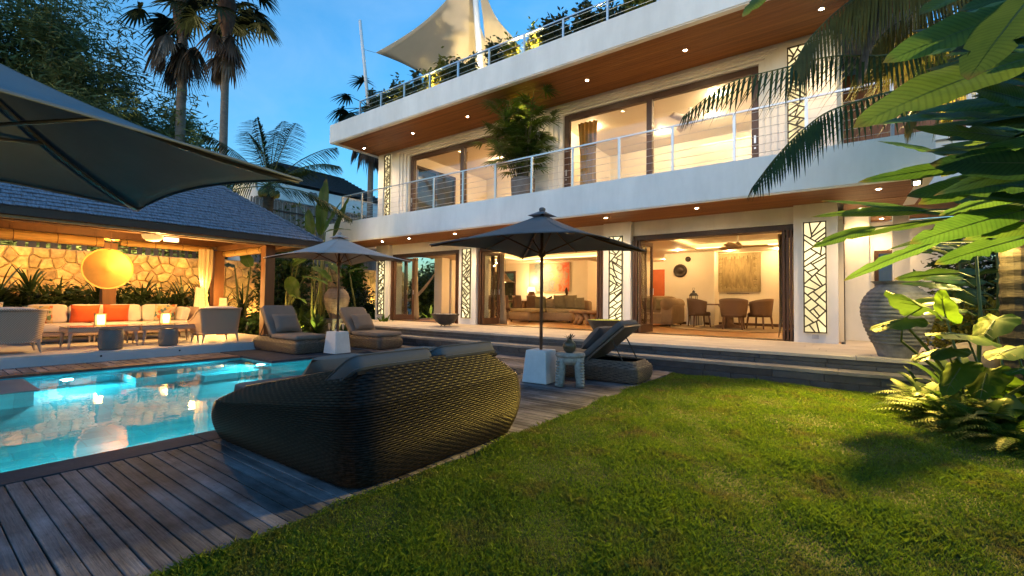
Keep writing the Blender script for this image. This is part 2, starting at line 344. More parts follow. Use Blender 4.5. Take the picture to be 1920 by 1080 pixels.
# underwater lamps in the pool walls
def pool_light(loc, n, label, power):
    t = thing("pool_light", label, "pool light", loc)
    n = Vector(n); o = B(); o.lathe([(.0, .0), (.09, .0), (.11, -.02), (.11, -.04)], 16)
    Mt = n.to_track_quat('Z', 'Y').to_matrix(); o.v = [tuple(Mt @ Vector(v)) for v in o.v]
    o.obj("bezel", steel, t); g = B(); g.lathe([(0, .012), (.05, .01), (.08, .003)], 16); g.v = [tuple(Mt @ Vector(v)) for v in g.v]
    g.obj("lens", emis("pool_lens", (.8, 1, 1), 4), t)
    lamp('SPOT', Vector(loc)+n*.06, power, (.55, .97, 1.0), t, .06, Vector(loc)+n*3+V(0, 0, -.15), 165, .6)
pool_light((-8.95, PYb-.03, -.20), (0, -1, 0), "bright underwater light glowing below the far corner of the pool", 40)
pool_light((PX0+.03, 1.7, -.55), (1, 0, 0), "underwater light in far pool wall below the sofas", 40)
pool_light((PX1-.02, 3.4, -.55), (-1, 0, 0), "underwater light in near pool wall behind the wicker daybed", 40)
pool_light((PX1-.02, .9, -.55), (-1, 0, 0), "underwater light under the deck edge of the pool", 42)
pool_light((-6.6, PYa+.03, -.55), (0, 1, 0), "underwater light in the left end wall of the pool", 40)
pool_light((-6.7, PYc-.03, -.55), (0, -1, 0), "underwater light in the end wall of the pool below the umbrella", 34)

# ---- coping stones and deck boards
deck = struct((lambda b: (b.box(-4.3, -2.40, -2, 8.08, -.055, -.035), b.box(-11, -4.3, 6.56, 8.08, -.055, -.035), b.box(-11, -10.06, -2.9, 4.28, -.055, -.035), b.box(-11, -8.81, 4.39, 6.56, -.055, -.035), b)[-1])(B()).obj("timber_deck", M("deck_underframe", (.012, .01, .01), .9)))
cop = B(); 
def slab(parent, name, x0, x1, y0, y1, z0, z1, m, bev=.006):
    b = B(((x0+x1)/2, (y0+y1)/2, z1)); b.box(x0, x1, y0, y1, z0, z1); return b.obj(name, m, parent, bevel=bev, loc=((x0+x1)/2, (y0+y1)/2, z1))
y = -2.0
while y < 6.5:
    slab(deck, "coping_stone", -4.595, -4.29, y+.003, y+1.197, -.045, .004, coping_m); y += 1.2
slab(deck, "coping_stone", -8.70, -4.6, 6.475, 6.62, -.045, .004, coping_m)
# dark stone platform around the inner corner of the pool
yy = 4.30
for i in range(3):
    for j in range(3): slab(deck, "stone_slab", -11+.76*j+.003, -11+.76*(j+1)-.003, yy+.745*i+.003, yy+.745*(i+1)-.003, -.045, .004+.001*((i*3+j) % 3), coping_m)
for i in range(10): slab(deck, "coping_stone", -10.15, -9.97, -2.9+.72*i+.003, -2.9+.72*(i+1)-.003 if i < 9 else 4.28, -.045, .002, strip_wood)
# planks in front: run from pool coping to the lawn
pitch = .0835; me_cache = []
for k in range(4):
    b = B(); b.box(0, 1, 0, pitch-.007, -.03, 0); me_cache.append(b.mesh("plank"))
for k in range(int((8.07+1.2)/pitch)):
    y = -1.2+k*pitch
    if y > 6.56: break
    o = mkobj("plank", me_cache[k % 4], deck_wood, deck, bevel=.003); o.location = (-4.285, y, RR.uniform(-.003, .002)); o.scale = (1.885+RR.uniform(-.004, .004), 1, 1); o.rotation_euler = (RR.uniform(-.012, .012), 0, RR.uniform(-.0012, .0012))
for k in range(18):
    y = 6.62+k*pitch
    if y+pitch > 8.09: break
    xs = [-11, -8.6+RR.uniform(-.4, .4), -5.4+RR.uniform(-.5, .5), -2.39]
    for i in range(3):
        o = mkobj("plank", me_cache[k % 4], deck_wood, deck, bevel=.003); o.location = (xs[i]+.003, y, RR.uniform(-.002, .002)); o.scale = (xs[i+1]-xs[i]-.006, 1, 1)
for k in range(50):
    y = -2.9+k*.1435
    o = mkobj("plank", me_cache[k % 4], strip_wood, deck); o.location = (-10.98, y, RR.uniform(-.002, .002)); o.scale = (.825, 1.66, 1)
# screw heads on the near boards
sb = B()
for k in range(70):
    y = -.6+k*pitch
    for x in (-4.21, -3.72, -3.24, -2.78, -2.46):
        for dy in (.018, .058):
            if y < 5.2: sb.disc((x+RR.uniform(-.006, .006), y+dy, .0035), .0042, 6)
stuff(sb.obj("screw_heads", M("screw_steel", (.02, .018, .016), .5), deck))

# ---- terrace, steps, stone risers
TZ = .42
ter = B(); ter.box(-22, 1.4, 8.5, 11.0, .34, TZ-.006); ter.box(.0, 1.4, 11.0, 14.2, .34, TZ-.006)
ter.box(-22, 1.35, 8.56, 9, -.05, .34); ter.box(-11.3, 1.35, 8.16, 8.56, -.05, .20)
terrace = struct(ter.obj("stone_terrace", M("terrace_core", (.10, .10, .11), .8)))
def strips(parent, name, x0, x1, y0, y1, z1, rows, mats, lx=(1.2, 2.2), th=.05, gap=.004):
    dy = (y1-y0)/rows
    for r in range(rows):
        x = x0
        while x < x1-.01:
            w = min(RR.uniform(*lx), x1-x); w = w if x1-x-w > .4 else x1-x
            slab(parent, name, x+gap/2, x+w-gap/2, y0+r*dy+gap/2, y0+(r+1)*dy-gap/2, z1-th, z1+RR.uniform(-.002, .002), mats, .004); x += w
strips(terrace, "paving_slab", -14.8, 1.38, 8.46, 9.36, TZ, 3, terr_m)
strips(terrace, "paving_slab", -14.8, 1.38, 9.36, 10.95, TZ, 4, terr_m, (1.6, 2.8))
strips(terrace, "paving_slab", .02, 1.38, 10.95, 14.2, TZ, 7, terr_m, (.6, 1.3))
strips(terrace, "step_tread", -11.3, 1.36, 8.10, 8.56, .225, 1, M("tread_stone", (.26, .23, .20), .6, .3, 3, .2, 30, rnd=.15), (1.3, 2.2))
for (y, z0, z1, rows, x0) in ((8.50, .226, .366, 2, -14.8), (8.135, -.05, .172, 2, -11.3)):
    for r in range(rows):
        x = x0; dz = (z1-z0)/rows
        while x < 1.36:
            w = min(RR.uniform(.35, 1.1), 1.37-x)
            slab(terrace, "stone_block", x+.003, x+w-.003, y-.02-RR.uniform(0, .008), y+.05, z0+r*dz+.002, z0+(r+1)*dz-.002, stone_dark, .004); x += w

# ================================================================ VILLA
VO = V(-7, 11, 0)
villa = thing("villa", "white two storey villa with lit rooms, wooden soffits and folding glass doors", "house", VO)
def vb(): return B(VO)
def vpart(name, mat, fn, bevel=0, smooth=False, parent=None):
    b = vb(); fn(b); return b.obj(name, mat, parent or villa, smooth, bevel)
soffit_m = M("timber_soffit", (.235, .088, .020), .55, .35, 3, .2, 30, stretch=(.15, 4, 1), c2=(.36, .145, .035))
floor_in = M("polished_timber_floor", (.46, .225, .07), .28, .3, 2, .05, 20, stretch=(.3, 4, 1), spec=.5)
PIL = [(-.83, -.09), (-5.04, -4.30), (-10.10, -9.37), (-14.37, -13.62)]
TZI = TZ
# --- voronoi helper (half-plane clipping)
def vor(sites, rect):
    x0, x1, y0, y1 = rect; out = []
    for i, (sx, sy) in enumerate(sites):
        poly = [(x0, y0), (x1, y0), (x1, y1), (x0, y1)]
        for j, (tx, ty) in enumerate(sites):
            if i == j: continue
            nx, ny = tx-sx, ty-sy
            if nx*nx+ny*ny > 9*max((x1-x0), .6)**2 and len(sites) > 60 and nx*nx+ny*ny > 4: continue
            c = (nx*(sx+tx)+ny*(sy+ty))/2; new = []
            for k in range(len(poly)):
                a, b_ = poly[k], poly[(k+1) % len(poly)]; da = nx*a[0]+ny*a[1]-c; db = nx*b_[0]+ny*b_[1]-c
                if da <= 0: new.append(a)
                if da*db < 0: t = da/(da-db); new.append((a[0]+(b_[0]-a[0])*t, a[1]+(b_[1]-a[1])*t))
            poly = new
            if len(poly) < 3: break
        if len(poly) >= 3: out.append(poly)
    return out
lattice_m = M("bronze_lattice", (.045, .032, .016), .45, .2, 8, metal=.3)
screen_lit = emis("lit_screen", (1, .80, .40), .27)
def uneven(m, sc_=1.7, lo=.22, hi=.46):
    nt = m.node_tree; e = [n for n in nt.nodes if n.type == 'EMISSION'][0]; g = nt.nodes.new("ShaderNodeNewGeometry"); nz = nt.nodes.new("ShaderNodeTexNoise"); nz.inputs["Scale"].default_value = sc_; nz.inputs["Detail"].default_value = 1
    mr = nt.nodes.new("ShaderNodeMapRange"); mr.inputs[1].default_value = .3; mr.inputs[2].default_value = .7; mr.inputs[3].default_value = lo*LK; mr.inputs[4].default_value = hi*LK; nt.links.new(g.outputs["Position"], nz.inputs["Vector"]); nt.links.new(nz.outputs[0], mr.inputs[0]); nt.links.new(mr.outputs[0], e.inputs[1])
uneven(screen_lit)
def screen(x0, x1, y, z0, z1, seed, n=15):
    r = random.Random(seed); w = x1-x0; h = z1-z0
    fr = vb()
    for (a, c, d, e) in ((x0, x0+.022, z0, z1), (x1-.022, x1, z0, z1), (x0+.022, x1-.022, z0, z0+.022), (x0+.022, x1-.022, z1-.022, z1)): fr.box(a, c, y-.03, y+.01, d, e)
    sc_ = fr.obj("lattice_screen", lattice_m, villa)
    p = vb(); p.box(x0+.004, x1-.004, y+.012, y+.02, z0+.004, z1-.004); p.obj("light_panel", screen_lit, sc_)
    # shard pattern: the panel is cracked again and again by slanting bars
    bars = []
    def crack(poly, depth):
        xs = [p[0] for p in poly]; ys = [p[1] for p in poly]; ww, hh = max(xs)-min(xs), max(ys)-min(ys)
        ar = abs(sum(poly[q][0]*poly[(q+1) % len(poly)][1]-poly[(q+1) % len(poly)][0]*poly[q][1] for q in range(len(poly))))/2
        if depth == 0 or ar < .084*w*w*2.6: return
        cx = sum(xs)/len(xs)+r.uniform(-.14, .14)*ww; cz = sum(ys)/len(ys)+r.uniform(-.14, .14)*hh
        ang = r.choice((-1, 1))*r.uniform(.35, .85) if hh > ww*1.1 else r.choice((-1, 1))*r.uniform(.9, 1.45)
        nx, nz = -math.sin(ang), math.cos(ang); d = nx*cx+nz*cz; A, C, cut = [], [], []
        for q in range(len(poly)):
            p, s_ = poly[q], poly[(q+1) % len(poly)]; dp = nx*p[0]+nz*p[1]-d; ds = nx*s_[0]+nz*s_[1]-d
            (A if dp <= 0 else C).append(p)
            if dp*ds < 0: t = dp/(dp-ds); m_ = (p[0]+(s_[0]-p[0])*t, p[1]+(s_[1]-p[1])*t); A.append(m_); C.append(m_); cut.append(m_)
        if len(cut) == 2: bars.append((cut[0], cut[1])); crack(A, depth-1); crack(C, depth-1)
    crack([(x0+.018, z0+.018), (x1-.018, z0+.018), (x1-.018, z1-.018), (x0+.018, z1-.018)], 6)
    for a, c in bars:
        A = V(a[0], y-.012+r.uniform(-.004, .004), a[1]); C = V(c[0], y-.012+r.uniform(-.004, .004), c[1])
        b = vb(); b.bar(A, C, .026, .022, (0, 1, 0)); b.obj("lattice_bar", lattice_m, sc_)
for (a, c) in PIL: vpart("pillar", white, lambda b: b.box(a, c, 10.9, 11.55, TZ-.02, 3.215), .012)
screen(-.66, -.27, 10.868, .62, 2.84, 3); screen(-4.86, -4.49, 10.868, .62, 2.86, 4); screen(-9.93, -9.55, 10.868, .62, 2.84, 5); screen(-14.17, -13.80, 10.868, .62, 2.78, 6)
# small socket plates below two screens
vpart("socket_plate", M("socket_grey", (.5, .5, .52), .4), lambda b: b.box(-.52, -.41, 10.882, 10.899, .50, .58), .004)
vpart("socket_plate", MATS["socket_grey"], lambda b: b.box(-14.02, -13.92, 10.882, 10.899, .50, .58), .004)
# --- balcony slab and its soffit
def soffit(x0, x1, y0, y1, z, w=.085):
    b = vb(); y = y0
    while y < y1-.01:
        b.box(x0, x1, y+.004, min(y+w, y1)-.004, z-.012, z+.02); y += w
    o = b.obj("soffit_boards", soffit_m, villa); stuff(o)
    vpart("soffit_deck", dark_wood, lambda b: b.box(x0+.002, x1-.002, y0+.002, y1-.002, z+.022, z+.05)); return o
vpart("balcony_fascia", white, lambda b: (b.box(-15.42, 1.15, 9.40, 9.58, 3.20, 3.90), b.box(-15.42, -15.24, 9.582, 13.5, 3.20, 3.90), b.box(.97, 1.15, 9.582, 12.0, 3.20, 3.90)), .006)
soffit(-15.238, .968, 9.584, 11.06, 3.225)
vpart("balcony_floor", M("balcony_tile", (.4, .36, .3), .6), lambda b: b.box(-15.235, .965, 9.585, 11.0, 3.62, 3.75))
# --- roof slab
vpart("roof_fascia", white, lambda b: (b.box(-14.62, 1.3, 9.02, 9.22, 6.66, 7.30), b.box(-14.62, -14.42, 9.222, 19, 6.66, 7.30), b.box(1.1, 1.3, 9.222, 19, 6.66, 7.30)), .006)
soffit(-14.418, 1.098, 9.224, 11.0, 6.685)
vpart("roof_deck", M("roof_membrane", (.3, .29, .28), .8), lambda b: b.box(-14.41, 1.09, 9.23, 19, 6.95, 7.12))
# shadow-gap trim strips under both fascias
vpart("fascia_trim", white, lambda b: b.box(-15.40, 1.13, 9.425, 9.50, 3.178, 3.198)); vpart("fascia_trim", white, lambda b: b.box(-14.60, 1.28, 9.045, 9.12, 6.638, 6.658))
# --- ground floor header between the pillars, door heads
wall_g = vb()
for (a, c) in ((-13.618, -10.102), (-9.368, -5.042), (-4.298, -.832)):
    wall_g.box(a, c, 11.06, 11.5, 2.86, 3.22)
wall_g.obj("wall", white, villa)
for (a, c) in ((-13.616, -10.104), (-9.366, -5.044), (-4.296, -.834)):
    vpart("door_head", dark_wood, lambda b: b.box(a, c, 11.08, 11.42, 2.74, 2.855), .004)
    vpart("floor_track", M("bronze_track", (.05, .04, .03), .4, metal=.5), lambda b: b.box(a, c, 11.1, 11.4, TZ-.01, TZ+.006))
pane_m = glass("clear_glass")
def door_leaf(x, y0, y1, ang=0, hinge='y0'):
    # folding leaf standing roughly across the facade, hinged at (x, y0)
    L = y1-y0; b = B(); w = .085; d = .045
    b.box(-d/2, d/2, 0, w, 0, 2.30); b.box(-d/2, d/2, L-w, L, 0, 2.30); b.box(-d/2, d/2, w, L-w, 0, .20); b.box(-d/2, d/2, w, L-w, 2.2, 2.30)
    o = b.obj("folding_door", brown_wood, villa, bevel=.003); o.location = V(x, y0, TZ+.012)-VO; o.rotation_euler = (0, 0, ang)
    g = B(); g.box(-.006, .006, w, L-w, .20, 2.2); g.obj("pane", pane_m, o)
    h = B(); h.tube([(-.05, L-.045, .95), (-.05, L-.045, 1.12)], .011, 8); h.box(-.045, -.024, L-.07, L-.02, .96, 1.12); h.tube([(.05, L-.045, .95), (.05, L-.045, 1.12)], .011, 8); h.obj("handle", steel, o)
for (a, c) in ((-13.618, -10.102), (-9.368, -5.042), (-4.298, -.832)):
    for i in range(2):
        door_leaf(a+.05+.062*i, 10.98, 11.70); door_leaf(c-.05-.062*i, 10.98, 11.70)
    door_leaf(a+.19, 11.0, 11.76, -.45 if a < -13 else (-.10 if a < -9 else -.08)); door_leaf(c-.18, 10.96, 11.68, .04)
# --- ground floor rooms
for bx in ((-14.0, -9.0, 17.6, 17.75, TZ, 2.95), (-9.0, -8.85, 17.6, 19.6, TZ, 2.95), (-8.85, -5.2, 19.6, 19.75, TZ, 2.95), (-5.25, -3.72, 16.6, 16.75, TZ, 2.95), (-3.72, -3.57, 16.6, 17.4, TZ, 2.95), (-3.57, .0, 17.25, 17.4, TZ, 2.95), (-5.25, -5.1, 16.75, 19.6, TZ, 2.95), (-.15, .0, 11.56, 17.25, TZ, 2.95), (-14.1, -13.95, 14.6, 15.0, TZ, 2.95), (-14.1, -13.95, 16.9, 17.75, TZ, 2.95)): vpart("inner_wall", white_in, lambda b: b.box(*bx))
vpart("skirting", brown_wood, lambda b: (b.box(-3.56, -.16, 17.225, 17.245, TZ, TZ+.10), b.box(-5.24, -3.73, 16.575, 16.597, TZ, TZ+.10)))
vpart("red_wall_panel", M("terracotta_panel", (.42, .10, .03), .6, .1, 3), lambda b: b.box(-6.8, -6.2, 19.56, 19.597, TZ, 2.6))
vpart("floor", floor_in, lambda b: b.box(-14.3, -.05, 11.02, 19.6, .30, TZ-.004))
vpart("sofa_wall_window", dark_wood, lambda b: (b.box(-13.9, -12.62, 17.56, 17.598, TZ, 2.6)))
vpart("window_pane", M("night_glass", (.01, .014, .012), .05, spec=.6), lambda b: (b.box(-13.82, -12.70, 17.545, 17.558, TZ+.1, 2.5)))
vpart("inner_pillar", white_in, lambda b: (b.box(-14.0, -13.55, 13.6, 14.05, TZ, 2.95),), .01)
# ceilings with cove trays
ceil = vb()
def tray(x0, x1, y0, y1, a0, a1, b0, b1, z=2.95):
    ceil.box(x0, x1, y0, b0, z, z+.06); ceil.box(x0, x1, b1, y1, z, z+.06); ceil.box(x0, a0, b0, b1, z, z+.06); ceil.box(a1, x1, b0, b1, z, z+.06)
    ceil.box(a0-.25, a1+.25, b0-.25, b1+.25, z+.20, z+.24)
    for (p, q, r, s) in ((a0-.25, a0-.23, b0-.25, b1+.25), (a1+.23, a1+.25, b0-.25, b1+.25), (a0-.25, a1+.25, b0-.25, b0-.23), (a0-.25, a1+.25, b1+.23, b1+.25)): ceil.box(p, q, r, s, z+.06, z+.2)
    e = emis("cove_glow", (1, .70, .28), 2.6)
    for (p, q, r, s) in ((a0-.16, a0-.10, b0-.1, b1+.1), (a1+.10, a1+.16, b0-.1, b1+.1), (a0-.1, a1+.1, b0-.16, b0-.10), (a0-.1, a1+.1, b1+.10, b1+.16)):
        vpart("cove_strip", e, lambda b: b.box(p, q, r, s, z+.066, z+.085))
tray(-5.0, .0, 11.5, 17.3, -4.0, -.9, 12.6, 16.0); tray(-14.2, -5.0, 11.5, 19.7, -11.6, -6.2, 12.9, 16.6)
ceil.obj("ceiling", M("ceiling_paint", (.74, .66, .52), .7, .02), villa)
# --- upper floor: wall with two big openings and stepped mouldings
W1, W2 = (-12.72, -7.68), (-6.33, -1.48); ZT, ZB = 6.40, 3.75
uw = vb()
def step_wall(lo, hi): pass
A1, A2 = (W1[0]-.40, W1[1]+.40), (W2[0]-.40, W2[1]+.40)
for (a, c) in ((-14.33, A1[0]), (A1[1], A2[0]), (A2[1], -.09)): uw.box(a, c, 10.9, 11.2, ZB-.05, 6.68)
for A in (A1, A2): uw.box(A[0], A[1], 10.9, 11.2, 6.59, 6.68)
uw.obj("wall", white, villa)
for W_ in (W1, W2):
    for (off, y, zt) in ((.40, 10.935, 6.588), (.27, 10.985, 6.535), (.14, 11.035, 6.47)):
        o2 = off-.13
        def f(b): b.box(W_[0]-off+.001, W_[0]-o2, y, 11.19, ZB-.04, zt); b.box(W_[1]+o2, W_[1]+off-.001, y, 11.19, ZB-.04, zt); b.box(W_[0]-o2, W_[1]+o2, y, 11.19, zt-.058, zt)
        vpart("window_moulding", white, f, .006)
    zt = 6.40; mid = (W_[0]+W_[1])/2
    fr = vb(); fr.box(W_[0], W_[0]+.14, 11.10, 11.24, ZB, zt); fr.box(W_[1]-.14, W_[1], 11.10, 11.24, ZB, zt); fr.box(W_[0]+.14, W_[1]-.14, 11.10, 11.24, zt-.14, zt); fr.box(mid-.07, mid+.07, 11.09, 11.235, ZB, zt-.14); fr.box(W_[0]+.14, W_[1]-.14, 11.1, 11.24, ZB, ZB+.10)
    w_ = fr.obj("sliding_window", M("chocolate_frame", (.075, .038, .026), .4, .15, 6), villa, bevel=.004)
    for (a, c) in ((W_[0]+.14, mid-.07), (mid+.07, W_[1]-.14)):
        g = vb(); g.box(a, c, 11.165, 11.175, ZB+.1, zt-.14); g.obj("pane", pane_m, w_)
    h = vb()
    for x in (W_[0]+.07, W_[1]-.07):
        h.box(x-.02, x+.02, 11.085, 11.099, ZB+.95, ZB+1.12); h.cbox((x, 11.09, ZB+.84), .035, .012, .035)
    h.obj("lock_plate", steel, w_)
screen(-.92, -.58, 10.868, 4.25, 6.50, 13); screen(-13.92, -13.58, 10.868, 4.1, 6.58, 14)
iw = vb(); iw.box(-14.33, -14.18, 11.2, 15.6, 3.75, 6.66); iw.box(-12.95, -12.85, 13.6, 15.6, 3.75, 6.66); iw.box(-12.95, -12.85, 11.2, 13.6, 6.22, 6.66); iw.box(-12.95, -12.85, 11.2, 11.5, 3.75, 6.22)
iw.box(-14.33, 0, 15.6, 15.75, 3.75, 6.66); iw.box(-7.1, -6.95, 11.2, 15.6, 3.75, 6.66); iw.box(-.15, 0, 11.2, 15.6, 3.75, 6.66)
iw.box(-3.6, -.16, 14.2, 14.35, 3.75, 5.9)            # raised bulkhead behind the bed
iw.obj("upper_room_wall", white_in, villa)
vpart("upper_floor", floor_in, lambda b: b.box(-14.3, -.02, 11.02, 15.59, 3.60, 3.748))
vpart("upper_ceiling", M("upper_ceiling_paint", (.76, .70, .60), .7, .02), lambda b: b.box(-14.17, -.16, 11.21, 15.59, 6.56, 6.64))
sw = vb(); sw.box(-12.93, -12.84, 11.5, 11.58, 3.76, 6.21); sw.box(-12.93, -12.84, 13.52, 13.6, 3.76, 6.21); sw.box(-12.93, -12.84, 11.58, 13.52, 6.12, 6.21); sw.box(-12.92, -12.85, 12.5, 12.56, 3.76, 6.12)
sw_o = sw.obj("side_window", dark_wood, villa); g = vb(); g.box(-12.90, -12.885, 11.58, 13.52, 3.76, 6.12); g.obj("pane", M("night_glass"), sw_o)
# --- right end of the house: recessed entrance and timber upper part
rw = vb()
rw.box(.0, .11, 12.35, 12.5, TZ, 2.95); rw.box(.02, .44, 12.30, 12.349, TZ, 3.2) ; rw.box(.44, .47, 12.35, 14.2, TZ, 3.2)
rw.box(.47, 2.6, 14.1, 14.25, TZ, 1.52); rw.box(.47, 2.6, 14.1, 14.25, 2.5, 3.2); rw.box(.47, .60, 14.1, 14.25, 1.52, 2.5); rw.box(1.02, 2.6, 14.1, 14.25, 1.52, 2.5)
rw.box(.86, 1.13, 12.7, 12.95, TZ, 3.2); rw.box(.47, 2.4, 15.2, 15.3, TZ, 3.2)
rw.box(.0, 2.6, 13.4, 13.55, 3.75, 6.66)
rw.obj("entrance_wall", white, villa)
vpart("entrance_door", dark_wood, lambda b: b.box(-.085, .018, 12.25, 12.34, TZ, 2.72)); 
vpart("entrance_window", dark_wood, lambda b: (b.box(.60, 1.02, 14.05, 14.098, 2.42, 2.5), b.box(.60, .68, 14.05, 14.098, 1.5, 2.42), b.box(.68, 1.02, 14.05, 14.098, 1.5, 1.55)))
vpart("entrance_ceiling", soffit_m, lambda b: b.box(.0, 2.6, 11.07, 14.1, 3.21, 3.26)) 
vpart("timber_cladding", M("red_brown_timber", (.22, .075, .03), .5, .3, 4, .2, 30, stretch=(1, 1, .2)), lambda b: [b.box(.02+.14*i, .155+.14*i, 13.36, 13.398, 4.9, 6.64) for i in range(15)])
vpart("timber_beam", white, lambda b: b.box(.02, 2.3, 13.28, 13.358, 4.78, 4.9))
vpart("rear_shell", white, lambda b: (b.box(-14.33, -14.18, 15.61, 19.6, 3.75, 6.66), b.box(-14.33, .9, 19.76, 19.9, .0, 6.66), b.box(.0, .9, 15.6, 19.75, 3.75, 6.66)))
vpart("floor_slab", white, lambda b: b.box(-14.3, .96, 11.01, 19.6, 3.34, 3.60))
# --- downlights in both soffits
def downlight(x, y, z, pw, hot):
    b = vb(); b.lathe([(.035, -.001), (.06, -.004), (.062, .0), (.062, .01)], 16, (x, y, z)); o = b.obj("downlight", steel, villa)
    g = vb(); g.disc((x, y, z-.003), .034, 12, -1); g.obj("bulb", emis("bulb_glow", (1, .78, .45), hot), o)
    l = lamp('SPOT', (x, y, z-.03), pw, WARM, None, .03, (x, y+.10, z-2), 125, .9); l.parent = villa; l.location = V(x, y, z-.03)-VO
for x in (-14.05, -11.45, -9.05, -7.05, -5.1, -2.75, -.3): downlight(x, 10.05, 6.668, 54, 90)
for x in (-13.0, -11.6, -9.55, -7.1, -4.6, -2.52, .5): downlight(x, 10.1, 3.206, 56, 90)
for x in (.30, .72): downlight(x, 11.9 if x < .5 else 13.6, 3.20, 34, 60)
# ceiling spots inside
def inspot(x, y, z, pw, name="ceiling_spot", sp=150, col=WARM):
    b = vb(); b.lathe([(.03, -.002), (.05, -.004), (.052, .0), (.052, .008)], 12, (x, y, z)); o = b.obj(name, white, villa)
    g = vb(); g.disc((x, y, z-.003), .028, 10, -1); g.obj("bulb", MATS["bulb_glow"], o)
    l = lamp('POINT', (x, y, z-.07), pw*(.22 if z < 4 else .33), col, None, .05); l.parent = villa; l.location = V(x, y, z-.04)-VO
for (x, y, pw) in ((-4.5, 15.6, 60), (-3.1, 16.6, 50), (-1.7, 16.7, 50), (-.5, 14, 40), (-2.4, 12.0, 40), (-10.8, 16.9, 70), (-12.2, 15.4, 50), (-9.0, 12.2, 50), (-6.4, 12.1, 50), (-6.8, 16.0, 50), (-11.8, 12.0, 40), (-7.4, 18.6, 60), (-5.9, 18.6, 30)): inspot(x, y, 2.948, pw)
for (x, y, pw) in ((-10.5, 13.6, 60), (-8.4, 12.2, 50), (-8.0, 14.6, 50), (-6.2, 12.6, 60), (-4.6, 14.2, 70), (-2.6, 12.4, 70), (-1.2, 12.6, 50), (-3.0, 13.7, 60)): inspot(x, y, 6.558, pw, col=(1, .74, .42))
# upper cove in the right room
vpart("cove_strip", MATS["cove_glow"], lambda b: b.box(-3.4, -.4, 14.26, 14.32, 5.905, 5.925))
# --- railings
def railing(pts, z0, h, nw, thing_parent, posts=True, sp=1.167):
    r = vb()
    for a, c in zip(pts, pts[1:]):
        r.bar((a[0], a[1], z0+h), (c[0], c[1], z0+h), .045, .03)
    ro = r.obj("railing", steel, thing_parent)
    for a, c in zip(pts, pts[1:]):
        A, C = V(a[0], a[1], 0), V(c[0], c[1], 0); n = int(round((C-A).length/sp)); n = max(n, 1)
        for i in range(n+1):
            if i == 0 and a is not pts[0]: continue
            p = A+(C-A)*i/n; b = vb(); b.box(p.x-.025, p.x+.025, p.y-.02, p.y+.02, z0, z0+h-.015); b.obj("post", steel, ro)
        for k in range(nw):
            z = z0+.10+(h-.16)*k/(nw-1); b = vb(); b.tube([(a[0], a[1], z), (c[0], c[1], z)], .005, 5, False); b.obj("cable", steel, ro)
railing([(-14.52, 9.50), (-14.52+1.167*13, 9.50)], 3.9, .945, 6, villa)
railing([(-14.52, 13.3), (-14.52, 9.55)], 3.9, .945, 6, villa, sp=1.9)
railing([(-13.28, 9.30), (-13.28+1.132*12, 9.30)], 7.30, .62, 4, villa, sp=1.132)

# ================================================================ PAVILION
PVZ = .18
b = B(); b.box(-16.2, -11.02, -3.2, 5.95, -.06, PVZ); pav_floor = struct(b.obj("pavilion_terrace", M("cream_terrace", (.50, .46, .42), .5, .12, 2, .1, 30), bevel=.008))
b = B(); b.box(-11.018, -10.995, -3.2, 5.95, -.05, PVZ-.03); b.obj("plinth_face", M("blue_white_plinth", (.50, .50, .52), .6, .06, 4), pav_floor)
for y in (1.0, 2.33, 3.55):
    b = B(); b.disc((0, 0, 0), .018, 10); b.v = [(v[2]-10.99, y+v[0], .10+v[1]) for v in b.v]; b.obj("step_light", M("black_metal", (.015, .015, .017), .4, metal=.3), pav_floor)
PO = V(-13.1, 1.5, PVZ)
pav = thing("pavilion", "open timber pavilion with blue grey shingle roof beside the pool", "pavilion", PO)
def ppart(name, mat, fn, par=None, bevel=0, smooth=False):
    b = B(PO); fn(b); return b.obj(name, mat, par or pav, smooth, bevel)
post_m = M("honey_timber_post", (.20, .085, .03), .45, .3, 4, .2, 30, stretch=(1, 1, .15))
for (x, y) in ((-11.72, 5.62), (-14.38, 5.5), (-14.6, 3.18), (-11.9, -2.6), (-14.6, -2.6), (-14.6, .6)):
    w = .12 if x > -14 else .13
    ppart("post", post_m, lambda b: b.box(x-w, x+w, y-w, y+w, PVZ, 2.50), bevel=.01)
beam_m = M("roof_beam_timber", (.13, .055, .022), .5, .3, 4, .2, 30)
ppart("beam", beam_m, lambda b: b.box(-11.84, -11.60, -3.1, 5.9, 2.50, 2.64), bevel=.008)
ppart("beam", beam_m, lambda b: b.box(-14.72, -14.48, -3.1, 5.9, 2.62, 2.80), bevel=.008)
ppart("beam", beam_m, lambda b: b.box(-14.47, -11.85, 5.50, 5.74, 2.505, 2.64), bevel=.008)
EV, EX, EYR, RX, RZ, RY = 2.66, -11.08, 6.68, -13.12, 4.22, 4.62
SL = (RZ-EV)/(EX-RX)
# rafters below the roof plane
y = -2.9
while y < 6.5:
    lim = EX-(max(0, y-RY)) if y > RY else RX
    top = max(RX, RX+(y-RY) if y > RY else RX)
    ppart("rafter", post_m, lambda b: (b.bar((EX-.06, y, EV-.105), (top, y, EV-.105+SL*(EX-.06-top)), .06, .10)))
    y += .46
ppart("eave_board", M("dark_eave_board", (.035, .022, .018), .5, .2, 5), lambda b: (b.box(EX-.015, EX+.02, -3.4, EYR+.02, EV-.13, EV+.015), b.box(-15.2, EX-.016, EYR-.015, EYR+.02, EV-.13, EV+.015)), bevel=.004)
ppart("eave_batten", M("bamboo_edge", (.34, .24, .12), .6, .3, 12, .2, 40), lambda b: b.box(EX-.12, EX-.04, -3.35, EYR-.06, EV-.185, EV-.132), bevel=.01)
